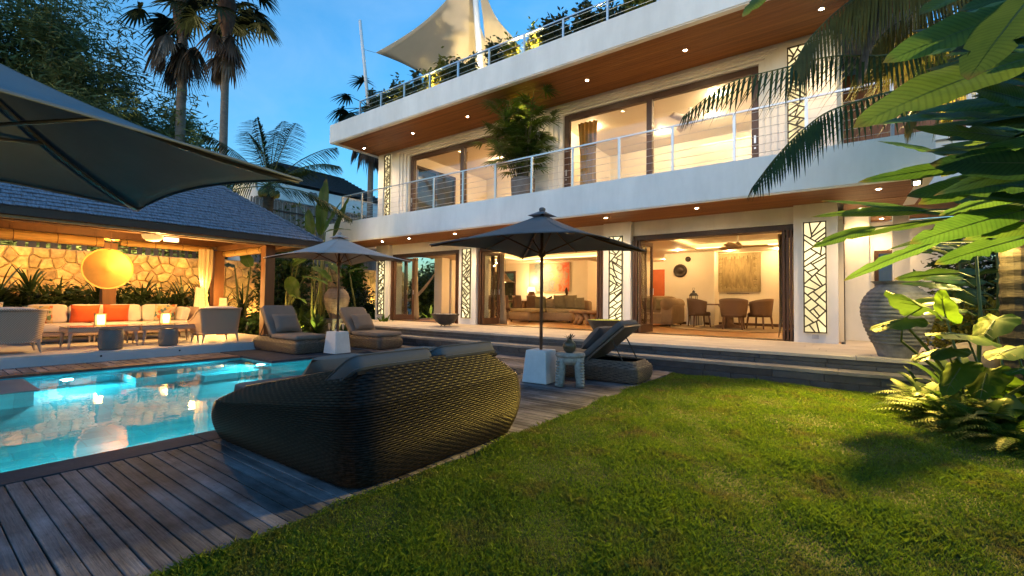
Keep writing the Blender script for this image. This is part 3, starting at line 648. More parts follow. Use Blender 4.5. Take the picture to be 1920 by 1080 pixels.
# ceiling boards (underside of the roof) and the hipped shell
EXB = 2*RX-EX
def shell(b):
    d = .05
    P = [(EX-.02, -3.4, EV-d), (EX-.02, EYR-.02, EV-d), (EXB, EYR-.02, EV-d), (EXB, -3.4, EV-d), (RX, -3.4, RZ-d), (RX, RY, RZ-d)]
    b.add(P, [(0, 1, 5, 4), (1, 2, 5), (2, 3, 4, 5)])
ppart("roof_underside", M("roof_lining", (.16, .08, .035), .6, .3, 5, .2, 40, stretch=(1, 4, 1)), shell)
# overlapping shingles: real pieces joined in courses
shing = B(PO); rs = random.Random(4)
def course_face(p0, pdir, pup, length_at, rows, h):
    n = pdir.cross(pup).normalized()
    if n.z < 0: n = -n
    for r in range(rows):
        t0 = r*h; a0, a1 = length_at(t0); u = a0-rs.uniform(0, .15)
        while u < a1:
            w = rs.uniform(.13, .24); ua, ub = max(u, a0), min(u+w-.006, a1); u += w
            if ub-ua < .02: continue
            lo = t0-.012*rs.random(); hi = t0+h*1.55; o1 = .022+rs.uniform(0, .012); o2 = .004
            q = [p0+pdir*ua+pup*lo+n*o1, p0+pdir*ub+pup*lo+n*(o1+rs.uniform(-.004, .004)), p0+pdir*ub+pup*hi+n*o2, p0+pdir*ua+pup*hi+n*o2]
            e = [x-n*.02 for x in q[:2]]
            shing.add(q+e, [(0, 1, 2, 3), (4, 5, 1, 0)])
pup = V(RX-EX, 0, RZ-EV); Ls = pup.length; pup.normalize()
course_face(V(EX+.03, 0, EV+.012), V(0, 1, 0), pup, lambda t: (-3.4, EYR+.03-(EYR-RY)*t/Ls), 21, Ls/21)
pup2 = V(0, RY-EYR, RZ-EV); Ls2 = pup2.length; pup2.normalize()
course_face(V(RX, EYR+.03, EV+.012), V(-1, 0, 0), pup2, lambda t: (-(EX-RX)*(1-t/Ls2), (EX-RX)*(1-t/Ls2)), 20, Ls2/20)
course_face(V(EXB-.03, 0, EV+.012), V(0, -1, 0), V(RX-EXB, 0, RZ-EV).normalized(), lambda t: (-(EYR-(EYR-RY)*t/Ls), 3.4), 20, Ls/20)
sh_o = shing.obj("roof_shingles", M("blue_grey_shingle", (.13, .155, .21), .55, .55, 9, .4, 60, c2=(.28, .31, .38), stretch=(1, 4, 1)), pav); stuff(sh_o)
k = 14
for i in range(k):
    a = V(EX+.03, EYR+.03, EV+.05).lerp(V(RX, RY, RZ+.05), i/k); c = V(EX+.03, EYR+.03, EV+.05).lerp(V(RX, RY, RZ+.05), (i+1.12)/k)
    ppart("hip_cap", MATS["blue_grey_shingle"], lambda b: b.bar(a, c+V(0, 0, -.01), .13, .03))
# rolled bamboo blinds with ties
blind_m = M("bamboo_blind", (.50, .30, .10), .6, .3, 3, .4, 60, stretch=(8, .6, 8), transl=.25)
def blind(a, c, r):
    a, c = V(*a), V(*c); b = B(PO); rr = [r*(1+.04*math.sin(i*1.7)) for i in range(13)]
    b.tube([a.lerp(c, i/12) for i in range(13)], rr, 14); o = b.obj("rolled_blind", blind_m, pav, True)
    t = B(PO)
    for f in (.06, .35, .65, .94):
        p = a.lerp(c, f); d = (c-a).normalized(); t.tube([p-d*.008, p+d*.008], [r*1.07]*2, 14); t.tube([p+V(0, 0, r), p+V(0, 0, r+.12)], .006, 5)
    t.obj("tie", beam_m, o)
blind((-14.42, .75, 2.50), (-14.42, 3.02, 2.49), .11); blind((-14.42, 3.34, 2.515), (-14.42, 5.34, 2.525), .075); blind((-14.2, 5.62, 2.42), (-11.92, 5.62, 2.42), .085); blind((-14.42, -2.4, 2.50), (-14.42, .5, 2.5), .11)

# wall washers clamped to the back beam
for i, (y, lb) in enumerate(((-.6, "spotlight on the back beam at the far left of the pavilion"), (1.5, "spotlight on the back beam left of the disc lamp"), (3.3, "spotlight on the back beam right of the disc lamp"), (5.0, "spotlight on the back beam near the curtained post"))):
    t = thing("beam_spotlight", lb, "spotlight", (-14.76, y, 2.70), group="spotlights on the pavilion beam"); b = B(); b.tube([(0, 0, 0), (-.07, 0, -.06)], [.035, .045], 12); b.obj("lamp_head", M("black_metal"), t); b = B(); b.tube([(-.071, 0, -.061), (-.075, 0, -.064)], .038, 12); b.obj("lens", emis("spot_lens", (1, .8, .45), 25), t)
    lamp('SPOT', (-14.86, y, 2.60), 50, (1, .50, .10), t, .04, (-16.7, y, 1.5), 140, .7)
# ---- stone garden wall: separate irregular stones on a mortar core
def stone_wall(y0, y1, x, z0, z1, n, seed, label):
    r = random.Random(seed); w = thing("stone_wall", label, "garden wall", (x, (y0+y1)/2, z0))
    b = B((x, (y0+y1)/2, z0)); b.box(x-.3, x, y0, y1, z0, z1); b.obj("mortar_core", M("pale_mortar", (.40, .32, .20), .9, .2, 5, .3, 40), w)
    nx = max(3, int(math.sqrt(n*(y1-y0)/(z1-z0)))); nz = max(2, int(n/nx)); st = []
    for i in range(nx):
        for j in range(nz): st.append((y0+(y1-y0)*(i+.5*(j % 2)+r.uniform(.1, .9)*.8)/nx, z0+(z1-z0)*(j+r.uniform(.12, .88))/nz))
    m = M("limestone", (.46, .33, .16), .85, .4, 7, .8, 26, rnd=.34, hue=.016)
    for poly in vor(st, (y0, y1, z0, z1)):
        cx = sum(p[0] for p in poly)/len(poly); cz = sum(p[1] for p in poly)/len(poly); d = r.uniform(.025, .085)
        q = []
        for p in poly:
            L = math.hypot(p[0]-cx, p[1]-cz)+1e-6; s = max(.2, (L-.009)/L); q.append((cx+(p[0]-cx)*s, cz+(p[1]-cz)*s))
        n_ = len(q); b = B((x, cx, cz)); vs = [(x+.002, a, c) for a, c in q]+[(x+d, cx+(a-cx)*.86, cz+(c-cz)*.86) for a, c in q]+[(x+d*1.25, cx, cz)]
        b.add(vs, [(i, (i+1) % n_, n_+(i+1) % n_, n_+i) for i in range(n_)]+[(n_+i, n_+(i+1) % n_, 2*n_) for i in range(n_)])
        o = b.obj("stone", m, w); o.location = V(x, cx, cz)-w.location
    return w
stone_wall(-1.5, 6.6, -16.7, -.05, 2.42, 297, 3, "tall pale stone wall lit warm behind the sofa and pavilion hedge")
stone_wall(6.62, 14.5, -16.72, -.05, 2.46, 230, 8, "pale stone wall continuing behind the banana plants and big jar")
# slatted fence seen above the wall
fe = thing("slat_fence", "grey slatted fence rising behind the stone wall under the pavilion roof", "fence", (-17.6, 2.5, 0))
bs = B((-17.6, 2.5, 0)); bs.box(-17.64, -17.6, -1.5, 7, 2.62, 2.66); bs.box(-17.64, -17.6, -1.5, 7, 2.9, 2.94); bs.obj("rail", dark_wood, fe)
for i in range(40):
    y = -1.4+i*.21
    if RR.random() < .8:
        bs = B((-17.6, 2.5, 0)); w = RR.uniform(.05, .15); bs.box(-17.595, -17.56, y, y+w, -.05, 3.0); bs.obj("slat", M("fence_slat", (.055, .055, .065), .7, .3, 5, rnd=.6), fe)

# ================================================================ PAVILION FURNITURE
def weave_mat(name, c1, c2, sx=60, sy=90, rough=.55):
    m = bpy.data.materials.new(name); m.use_nodes = True; nt = m.node_tree; N = nt.nodes; L = nt.links; p = N["Principled BSDF"]
    tc = N.new("ShaderNodeTexCoord"); sp = N.new("ShaderNodeSeparateXYZ"); L.new(tc.outputs["Object"], sp.inputs[0])
    hx = N.new("ShaderNodeMath"); hx.operation = 'ADD'; L.new(sp.outputs[0], hx.inputs[0]); L.new(sp.outputs[1], hx.inputs[1])
    def sine(src, k):
        a = N.new("ShaderNodeMath"); a.operation = 'MULTIPLY'; a.inputs[1].default_value = k; L.new(src, a.inputs[0]); s = N.new("ShaderNodeMath"); s.operation = 'SINE'; L.new(a.outputs[0], s.inputs[0]); return s.outputs[0]
    a, c = sine(hx.outputs[0], sx), sine(sp.outputs[2], sy)
    mu = N.new("ShaderNodeMath"); mu.operation = 'MULTIPLY'; L.new(a, mu.inputs[0]); L.new(c, mu.inputs[1])
    mr = N.new("ShaderNodeMapRange"); mr.inputs[1].default_value = -.7; mr.inputs[2].default_value = .7; L.new(mu.outputs[0], mr.inputs[0])
    mx = N.new("ShaderNodeMix"); mx.data_type = 'RGBA'; mx.inputs[6].default_value = (*c1, 1); mx.inputs[7].default_value = (*c2, 1); L.new(mr.outputs[0], mx.inputs[0])
    L.new(mx.outputs[2], p.inputs["Base Color"]); p.inputs["Roughness"].default_value = rough
    bp = N.new("ShaderNodeBump"); bp.inputs["Strength"].default_value = .6; bp.inputs["Distance"].default_value = .006; L.new(mr.outputs[0], bp.inputs["Height"]); L.new(bp.outputs[0], p.inputs["Normal"]); return m
rattan = weave_mat("pale_rattan", (.30, .195, .13), (.60, .43, .31), 210, 210)
rattan_br = weave_mat("brown_rattan", (.10, .07, .045), (.24, .17, .11), 130, 190)
legs_m = M("taupe_metal_leg", (.36, .28, .23), .5, .1)
cush_w = M("cream_cushion", (.66, .58, .50), .85, .06, 8, .15, 120)
orange = M("orange_cushion", (.62, .10, .025), .8, .1, 10, .2, 120)
def floral_mat():
    m = M("floral_fabric", (.55, .42, .24), .85); nt = m.node_tree; N = nt.nodes; L = nt.links; p = N["Principled BSDF"]
    tc = N.new("ShaderNodeTexCoord"); v = N.new("ShaderNodeTexVoronoi"); v.inputs["Scale"].default_value = 16; L.new(tc.outputs["Object"], v.inputs[0])
    r = N.new("ShaderNodeValToRGB"); e = r.color_ramp.elements; r.color_ramp.interpolation = 'CONSTANT'; e[0].color = (.60, .46, .28, 1); e[1].position = .35; e[1].color = (.16, .22, .10, 1)
    e.new(.5).color = (.60, .46, .28, 1); e.new(.62).color = (.60, .16, .05, 1); e.new(.75).color = (.55, .38, .14, 1); e.new(.88).color = (.12, .20, .20, 1)
    sx = N.new("ShaderNodeSeparateColor"); L.new(v.outputs["Color"], sx.inputs[0]); L.new(sx.outputs[0], r.inputs[0]); L.new(r.outputs[0], p.inputs["Base Color"]); return m
floral = floral_mat()
def RX_(a): return Matrix.Rotation(a, 3, 'X')
def RY_(a): return Matrix.Rotation(a, 3, 'Y')
def RZ_(a): return Matrix.Rotation(a, 3, 'Z')
# long sofa: faces +X; Y from 1.75 to 4.62
SX, SY0, SY1 = -14.15, 1.72, 4.62
so = thing("rattan_sofa", "long cream sofa with rattan frame against the planted stone wall", "sofa", (SX+.45, (SY0+SY1)/2, PVZ)); so_o = so.location
def sp_(name, mat, fn, par=None, smooth=False, bevel=0):
    b = B(so_o); fn(b); return b.obj(name, mat, par or so, smooth, bevel)
def shellarc(b):   # low woven shell: back plus a curved right end
    pts = [(SX+.02, SY0-.05), (SX, SY1-.1), (SX+.12, SY1+.05), (SX+.6, SY1+.12)]
    for a, c in zip(pts, pts[1:]): b.add([(a[0], a[1], .30), (c[0], c[1], .30), (c[0]-.06, c[1]+.06, .94), (a[0]-.06, a[1]+.02, .94)], [(0, 1, 2, 3)])
sp_("back_shell", rattan, shellarc); sp_("base_frame", rattan, lambda b: b.box(SX+.02, SX+.90, SY0, SY1, .34, .43), bevel=.02)
for (x, y) in ((SX+.84, SY0+.1), (SX+.84, 2.62), (SX+.84, 2.70), (SX+.84, 3.6), (SX+.84, SY1-.08), (SX+.1, SY0+.1), (SX+.1, SY1-.1)): sp_("leg", legs_m, lambda b: b.tube([(x, y, PVZ), (x, y, .345)], [.014, .026], 8))
for i in range(3):
    y0 = SY0+(SY1-SY0)/3*i; y1 = y0+(SY1-SY0)/3
    sp_("seat_cushion", cush_w, lambda b: b.blob((SX+.52, (y0+y1)/2, .515), .41, (y1-y0)/2-.004, .085, .28), smooth=True)
for i in range(4):
    y0 = SY0+(SY1-.28-SY0)/4*i; y1 = y0+(SY1-.28-SY0)/4
    sp_("back_cushion", cush_w, lambda b: b.blob((SX+.15, (y0+y1)/2, .79), .10, (y1-y0)/2-.006, .21, .32, M=RY_(-.2)), smooth=True)
sp_("end_cushion", cush_w, lambda b: b.blob((SX+.36, SY1-.14, .76), .24, .10, .18, .4, M=RX_(-.25)), smooth=True)
def pillow(name, label, loc, w, h, t, rz, tilt, mat, cat="cushion", group=None):
    th = B(); Mx = RZ_(rz) @ RX_(tilt); th.pillow((0, 0, 0), w, h, t, Mx); o = th.obj(name, mat, None, True, loc=loc); return tag(o, label, cat, group)
g_ = "cushions on the pavilion sofa"
pillow("throw_cushion", "orange cushion on the sofa, left of the orange pair", (SX+.36, 2.62, .79), .50, .42, .16, PI/2, .25, orange, group=g_)
pillow("throw_cushion", "orange cushion on the sofa, right of the orange pair", (SX+.36, 3.16, .80), .48, .42, .16, PI/2-.08, .25, orange, group=g_)
pillow("throw_cushion", "floral cushion at the right end of the pavilion sofa", (SX+.36, 4.12, .79), .48, .44, .15, PI/2+.1, .25, floral, group=g_)
pillow("throw_cushion", "floral cushion at the left of the pavilion sofa behind the left loveseat", (SX+.40, 1.88, .78), .46, .42, .16, PI/2-.3, .3, floral, group=g_)
# loveseats with their woven backs to the pool (they face -X)
def loveseat(y0, y1, xb, label):
    c = ((xb-.38), (y0+y1)/2, PVZ); t = thing("rattan_loveseat", label, "armchair", c, group="rattan loveseats facing the sofa")
    w = (y1-y0)/2; T = lambda b, n, m, s=False, bv=0: b.obj(n, m, t, s, bv)
    b = B()
    def fn(u, v):
        # u along the U: left arm, back, right arm ; v up
        s = u*3; fl = .07*v
        if s < 1: x = -.36+.60*s; y = -w-fl
        elif s < 2: k = s-1; x = .30+fl*1.0; y = -w-fl+(2*w+2*fl)*k
        else: x = .24-.60*(s-2); y = w+fl
        if s < 1 or s > 2: h = .46+.30*(s if s < 1 else 3-s)**1.5
        else: h = .76
        x += 0
        return (x, y, .20+(h-.20)*v)
    b.grid(fn, 36, 6); T(b, "back_shell", rattan, True)
    b = B(); b.tube([fn(i/36, 1) for i in range(37)], .022, 6); b.tube([fn(i/36, 0) for i in range(37)], .018, 6); T(b, "rim", rattan, True)
    b = B(); b.box(-.36, .28, -w+.01, w-.01, .19, .25); T(b, "seat_base", rattan)
    for sx, sy in ((.26, -1), (.26, 1), (-.32, -1), (-.32, 1)):
        b = B(); b.tube([(sx*1.05, sy*(w+.0), 0), (sx, sy*(w-.04), .20)], [.012, .03], 8); T(b, "leg", legs_m)
    b = B(); b.blob((-.06, 0, .33), .30, w-.03, .08, .3); T(b, "seat_cushion", cush_w, True)
    b = B(); b.blob((.25, 0, .62), .10, w-.02, .19, .35, M=RY_(.14)); T(b, "back_cushion", cush_w, True)
    return t
loveseat(4.12, 4.86, -11.36, "rattan loveseat beside the tall glowing lamp at the right of the pavilion")
loveseat(.25, 1.62, -11.36, "wide rattan loveseat at the left edge with its woven back to the pool")
pillow("throw_cushion", "pale patterned cushion at the far left on the left loveseat", (-11.78, .98, .90), .42, .36, .14, PI/2, -.2, floral)
# low woven bench tables, drum stools, lanterns
def bench(y0, y1, label):
    t = thing("woven_table", label, "coffee table", (-12.15, (y0+y1)/2, PVZ), group="low woven tables"); w = (y1-y0)/2
    b = B(); b.box(-.36, .36, -w, w, .30, .40); b.obj("tabletop", rattan, t, bevel=.03)
    for sx in (-1, 1):
        for sy in (-1, 1): b = B(); b.tube([(sx*.34, sy*(w-.03), 0), (sx*.31, sy*(w-.06), .305)], [.013, .035], 8); b.obj("leg", legs_m, t)
    b = B(); b.box(-.355, .355, -w+.005, w-.005, .401, .412); b.obj("glass_top", M("table_glass", (.30, .26, .22), .12, .05, 3), t)
bench(2.0, 3.10, "low woven table behind the left drum stool"); bench(3.13, 4.2, "low woven table behind the right drum stool")
for i, (x, y, s, lb) in enumerate(((-11.3, 2.53, 1.0, "woven drum stool nearer the left loveseat"), (-11.42, 3.48, .92, "woven drum stool nearer the right loveseat"))):
    t = thing("drum_stool", lb, "stool", (x, y, PVZ), group="woven drum stools")
    b = B(); b.lathe([(0, .0), (.165*s, .0), (.185*s, .05), (.19*s, .2), (.18*s, .35*s), (.17*s, .38*s), (0, .385*s)], 28); b.obj("drum", weave_mat("drum_weave%d" % i, (.10, .085, .075), (.24, .21, .19), 190, 190) if i == 0 else bpy.data.materials["drum_weave0"], t, True)
    b = B(); b.lathe([(.172*s, .375*s), (.182*s, .385*s), (.172*s, .395*s)], 28); b.obj("rim", rattan_br, t, True)
candle = emis("candle_glow", (1, .62, .20), 3)
def lantern(x, y, z, label):
    t = thing("table_lantern", label, "lantern", (x, y, z), group="glowing table lanterns"); fm = M("brass_frame", (.30, .20, .09), .35, metal=.6)
    b = B(); b.box(-.08, .08, -.08, .08, 0, .02); b.box(-.085, .085, -.085, .085, .23, .25)
    for sx in (-1, 1):
        for sy in (-1, 1): b.box(sx*.07-.007, sx*.07+.007, sy*.07-.007, sy*.07+.007, .02, .23)
    b.obj("frame", fm, t); b = B(); b.lathe([(0, .021), (.03, .021), (.03, .10), (0, .10)], 10); b.obj("candle", M("wax", (.8, .7, .5), .5), t)
    b = B(); b.lathe([(0, .10), (.014, .115), (.009, .14), (0, .165)], 8); b.obj("flame", candle, t)
    b = B()
    for s in (-1, 1): b.box(s*.06-.002, s*.06+.002, -.062, .062, .025, .228); b.box(-.057, .057, s*.06-.002, s*.06+.002, .025, .228)
    b.obj("glass", M("lantern_paper", (.85, .70, .42), .6, emit=(1, .60, .18), es=.20), t)
    lamp('POINT', (x+.16, y, z+.15), 3.0, WARM2, t, .04)
lantern(-12.05, 2.52, PVZ+.415, "glowing lantern on the table behind the left drum stool"); lantern(-12.05, 3.60, PVZ+.415, "glowing lantern on the table behind the right drum stool")
# glowing tapered floor lamps with a fine rattan cage
def floor_lamp(x, y, h, r0, r1, label, pw):
    t = thing("floor_lamp", label, "floor lamp", (x, y, PVZ), group="glowing woven floor lamps")
    b = B(); b.lathe([(0, 0), (r0*1.02, 0), (r0*1.02, .05), (0, .05)], 20); b.obj("base", brown_wood, t)
    b = B(); b.lathe([(r0, .05), (r0*.96, h*.3), (r1*1.15, h*.75), (r1, h)], 20); b.obj("lamp_shade", emis("shade_glow", (1, .58, .15), .42), t, True)
    b = B(); rad = lambda z: r0+(r1-r0)*(z-.05)/(h-.05)
    n = int(h/.075)
    for i in range(n+1): z = .05+(h-.05)*i/n; b.lathe([(rad(z)+.004, z-.003), (rad(z)+.008, z), (rad(z)+.004, z+.003)], 20)
    for k in range(12): a = 2*PI*k/12; b.tube([((rad(.05)+.006)*math.cos(a), (rad(.05)+.006)*math.sin(a), .05), ((r1+.006)*math.cos(a), (r1+.006)*math.sin(a), h)], .003, 4)
    o = b.obj("cage", M("cage_cane", (.25, .13, .04), .6), t); stuff(o)
    lamp('POINT', (x+r0+.1, y-.05, PVZ+h*.5), pw, WARM2, t, .12); lamp('POINT', (x-.05, y-.1, PVZ+h+.12), pw*.6, WARM2, t, .08)
floor_lamp(-14.0, 4.95, 1.27, .185, .10, "tall tapered glowing lamp beside the curtained post", 16)
floor_lamp(-13.75, 5.42, 1.0, .14, .085, "shorter glowing lamp behind the right loveseat", 10)
# big round pendant: shallow woven dish with rings
pd = thing("disc_pendant", "large round orange disc lamp hanging above the sofa", "pendant lamp", (-12.5, 2.71, 1.77))
def dish(b, r, s):
    pr = [(0, .06), (r*.18, .058), (r*.2, .050), (r*.4, .046), (r*.42, .040), (r*.6, .034), (r*.62, .028), (r*.8, .018), (r*.82, .012), (r*.97, -.004), (r, -.012)]
    q = B(); q.lathe(pr, 56); b.add([(s*v[2], v[0], v[1]) for v in q.v], q.f)
def dish_mat():
    m = M("disc_paper", (.62, .33, .08), .7, .12, 5, emit=(1, .29, .02), es=.08); nt = m.node_tree; N = nt.nodes; L = nt.links; p = N["Principled BSDF"]
    tc = N.new("ShaderNodeTexCoord"); ln = N.new("ShaderNodeVectorMath"); ln.operation = 'LENGTH'; of = N.new("ShaderNodeVectorMath"); of.operation = 'ADD'; of.inputs[1].default_value = (0, 0, -.06); L.new(tc.outputs["Object"], of.inputs[0]); L.new(of.outputs[0], ln.inputs[0])
    r = N.new("ShaderNodeValToRGB"); e = r.color_ramp.elements; e[0].color = (1.6, 1.35, .8, 1); e[1].position = .40; e[1].color = (.62, .62, .62, 1); e.new(.17).color = (.95, .92, .85, 1); e.new(.12).color = (1.4, 1.2, .8, 1)
    L.new(ln.outputs["Value"], r.inputs[0])
    mp = N.new("ShaderNodeMix"); mp.data_type = 'RGBA'; mp.blend_type = 'MULTIPLY'; mp.inputs[0].default_value = 1; mp.inputs[6].default_value = (1, .29, .02, 1); L.new(r.outputs[0], mp.inputs[7]); L.new(mp.outputs[2], p.inputs["Emission Color"]); return m
b = B(); dish(b, .425, 1); dish(b, .425, -1); b.obj("disc_shade", dish_mat(), pd, True)
b = B(); b.tube([(0, .04, .42), (0, .04, .86)], .008, 6); b.tube([(0, .04, .42), (.02, .0, .40)], .01, 6); b.obj("cord", beam_m, pd)
lamp('POINT', (-12.75, 2.71, 1.9), 26, WARM2, pd, .05)
# ceiling lamp and spot below the eave
cl = thing("ceiling_lamp", "lit dome lamp fixed under the pavilion eave", "ceiling lamp", (-11.86, 3.33, 2.50))
b = B(); b.lathe([(.19, 0), (.17, -.07), (.11, -.12), (0, -.135)], 20, (0, -.05, -.0)); b.obj("dome", M("dome_glass", (.75, .55, .28), .4, emit=(1, .60, .18), es=.10), cl, True)
b = B(); b.box(-.07, .07, .16, .40, -.10, -.02); b.obj("bulb_box", emis("lamp_glow", (1, .70, .28), 1.2), cl)
lamp('POINT', (-12.0, 3.42, 2.20), 52, WARM2, cl, .05)
# gathered curtain on the right hand post
cu = thing("post_curtain", "cream curtain gathered and tied against the pavilion post", "curtain", (-14.15, 5.12, 0))
def cur(u, v):
    z = 2.5-(2.5-.2)*v; k = 1-.62*math.exp(-((z-1.25)/.38)**2); a = 2*PI*u
    rr = .15*k*(1+.16*math.sin(9*a+v*3)); return (rr*math.cos(a)*.8, rr*math.sin(a)-.02*(1-k), z)
b = B(); b.grid(cur, 90, 24, True); b.obj("drape", M("cream_drape", (.72, .58, .36), .8, .05, 4, transl=.3), cu, True)
b = B(); b.lathe([(.07, 1.22), (.085, 1.25), (.07, 1.28)], 16); b.obj("tie_band", M("tie_fabric", (.5, .38, .2), .8), cu, True)

# ================================================================ UMBRELLAS
canopy_m = M("slate_canopy", (.165, .158, .160), .75, .08, 3, .15, 300, transl=.2)
canopy_g = M("dark_canopy", (.20, .235, .26), .75, .08, 3, .15, 300, transl=.30)
taupe_c = M("taupe_canopy", (.44, .40, .375), .75, .07, 3, .15, 300, transl=.15)
pole_m = M("umbrella_pole", (.16, .075, .035), .4, .2, 6)
def umbrella(label, loc, a, zt, zc, rz, mat, base_z, wood, vent=True, sag=.10, ay=None):
    ay = ay or a
    t = thing("parasol", label, "parasol", loc, rz, "square parasols by the pool")
    cr = [V(-a, -ay, zc), V(a, -ay, zc), V(a, ay, zc), V(-a, ay, zc)]; top = V(0, 0, zt)
    b = B(); n = 14
    for k in range(4):
        A, C = cr[k], cr[(k+1) % 4]
        def fn(u, v):
            e = A.lerp(C, u); inn = 4*u*(1-u); e = e*(1-.055*inn)+V(0, 0, 0); e.z = zc+.06*inn
            p = top.lerp(e, v); s = 4*v*(1-v)
            p.z -= sag*.55*s*(1-.6*inn)+.015*inn*s; return p
        b.grid(fn, n, n)
    o = b.obj("canopy", mat, t, True)
    so = o.modifiers.new("solid", 'SOLIDIFY'); so.thickness = .006
    h = B()   # hem
    for k in range(4):
        A, C = cr[k], cr[(k+1) % 4]; pts = []
        for i in range(13):
            u = i/12; inn = 4*u*(1-u); e = A.lerp(C, u)*(1-.055*inn); e.z = zc+.06*inn-.004; pts.append(e)
        h.tube(pts, .007, 5)
    h.obj("hem", mat, t, True)
    for k in range(4):
        b = B(); C = cr[k]; pts = []
        for i in range(9):
            v = .03+.96*i/8; p = top.lerp(C, v); p.z -= sag*.55*4*v*(1-v)+.022; pts.append(p)
        b.tube(pts, .016, 6); b.obj("rib", wood, t, True)
        b = B(); v = .42; p = top.lerp(C, v); p.z -= sag*.55*4*v*(1-v)+.03; b.tube([V(.03*(1 if C.x > 0 else -1), .03*(1 if C.y > 0 else -1), zt-.58), p], .012, 6); b.obj("strut", wood, t, True)
        if ay != a: continue
        b = B(); mid = (cr[k]+cr[(k+1) % 4])/2*.945; mid.z = zc+.06; pts = []
        for i in range(7):
            v = .03+.95*i/6; p = top.lerp(mid, v); p.z -= sag*.55*4*v*(1-v)*.4+.026; pts.append(p)
        b.tube(pts, .012, 6); b.obj("rib", wood, t, True)
    sm = B()     # stitched seams along the corner panels
    for k in range(4):
        pts = []
        for i in range(11):
            v = .04+.95*i/10; p = top.lerp(cr[k], v); p.z -= sag*.55*4*v*(1-v)-.006; pts.append(p)
        sm.tube(pts, .005, 4)
    sm.obj("seam", mat, t, True)
    b = B(); b.tube([(0, 0, base_z), (0, 0, zt+.02)], .024, 12); b.obj("pole", wood, t, True)
    b = B(); b.lathe([(.03, zt-.64), (.055, zt-.62), (.055, zt-.54), (.03, zt-.52)], 14); b.obj("runner", wood, t, True)
    if vent:
        b = B(); vt = [V(-.16, -.16, zt-.02), V(.16, -.16, zt-.02), V(.16, .16, zt-.02), V(-.16, .16, zt-.02), V(0, 0, zt+.065)]
        b.add(vt, [(0, 1, 4), (1, 2, 4), (2, 3, 4), (3, 0, 4)]); b.obj("vent_cap", mat, t)
        b = B(); b.blob((0, 0, zt+.075), .045, .05, .035, .8, 10, 6); b.obj("finial", mat, t, True)
    return t
umbrella("dark grey parasol on white block beside the carved stool", (-3.65, 5.75, 0), 1.17, 2.49, 1.99, 0, canopy_m, .46, pole_m)
umbrella("taupe parasol standing between the two far loungers", (-9.02, 5.86, 0), 1.10, 2.56, 2.06, .02, taupe_c, .46, pole_m)
umbrella("big dark grey parasol overhanging the upper left, close to the camera", (-4.15, .07, 0), 1.21, 2.70, 2.05, .13, canopy_g, .02, M("dark_pole", (.03, .03, .032), .4), vent=True, sag=.16, ay=1.52)
def block(label, loc, rz):
    t = thing("parasol_block", label, "parasol base", loc, rz, "white parasol blocks"); b = B(); s = .205; q = .165
    b.add([(-s, -s, 0), (s, -s, 0), (s, s, 0), (-s, s, 0), (-q, -q, .47), (q, -q, .47), (q, q, .47), (-q, q, .47)], [(3, 2, 1, 0), (4, 5, 6, 7), (0, 1, 5, 4), (1, 2, 6, 5), (2, 3, 7, 6), (3, 0, 4, 7)])
    b.obj("concrete_block", M("white_concrete", (.70, .70, .70), .8, .08, 6, .5, 35), t, bevel=.012)
block("white tapered block holding the dark grey parasol by the carved stool", (-3.65, 5.75, .003), .06); block("white tapered block holding the taupe parasol between the far loungers", (-9.02, 5.86, .006), .06)

# ================================================================ WICKER DAYBED (woven strands are real geometry)
wick_dark = M("dark_wicker", (.005, .0038, .0032), .42, .35, 38, c2=(.027, .0185, .0145), spec=.16, detail=1)
wick_under = M("wicker_shadow_core", (.004, .0035, .003), .9)
wick_brown = M("brown_wicker", (.085, .062, .045), .45, .35, 25, c2=(.17, .13, .10), spec=.5)
cush_dk = M("charcoal_cushion", (.10, .099, .104), .8, .06, 6, .12, 150)
cush_tp = M("taupe_cushion", (.20, .165, .14), .85, .06, 6, .12, 150)
def weave(b, S, nu, nv, amp, w=.88, v0=0.0, v1=1.0, flat=.5):
    # S(u, v) -> (point, normal); nu cells around, nv rows up; each weft strand runs over/under
    for j in range(nv):
        vs = []; fs = []
        va = v0+(v1-v0)*(j+.5-w/2)/nv; vc = v0+(v1-v0)*(j+.5)/nv; vb_ = v0+(v1-v0)*(j+.5+w/2)/nv
        N2 = nu*2
        for i in range(N2):
            u = i/N2; k = i//1
            up = math.cos(PI*(i/2+j)) if True else 0
            hgt = amp*(.5+.5*math.cos(PI*i/1.0*.5*2*.5+PI*j)) if False else amp*(.5+flat*(1 if ((i+2*j) % 4) == 0 else (-1 if ((i+2*j) % 4) == 2 else 0)))
            for v, o in ((va, -(.85-flat)*amp), (vc, (.85-flat)*amp), (vb_, -(.85-flat)*amp)):
                p, n = S(u, v); vs.append(p+n*(hgt+o))
        for i in range(N2):
            i2 = (i+1) % N2
            fs.append((i*3, i2*3, i2*3+1, i*3+1)); fs.append((i*3+1, i2*3+1, i2*3+2, i*3+2))
        b.add(vs, fs)
def super_ring(hx, hy, e=.32):
    # arc-length parametrised rounded rectangle
    pts = []
    n = 400
    for i in range(n):
        a = 2*PI*i/n-PI*.75; c, s = math.cos(a), math.sin(a)
        pts.append((hx*math.copysign(abs(c)**e, c), hy*math.copysign(abs(s)**e, s)))
    L = [0]
    for i in range(n): L.append(L[-1]+math.dist(pts[i], pts[(i+1) % n]))
    T = L[-1]
    def f(u):
        t = (u % 1)*T; lo, hi = 0, n
        while hi-lo > 1:
            m = (lo+hi)//2
            if L[m] <= t: lo = m
            else: hi = m
        k = (t-L[lo])/max(1e-9, L[lo+1]-L[lo]); a, c = pts[lo], pts[(lo+1) % n]; return (a[0]+(c[0]-a[0])*k, a[1]+(c[1]-a[1])*k)
    return f, T
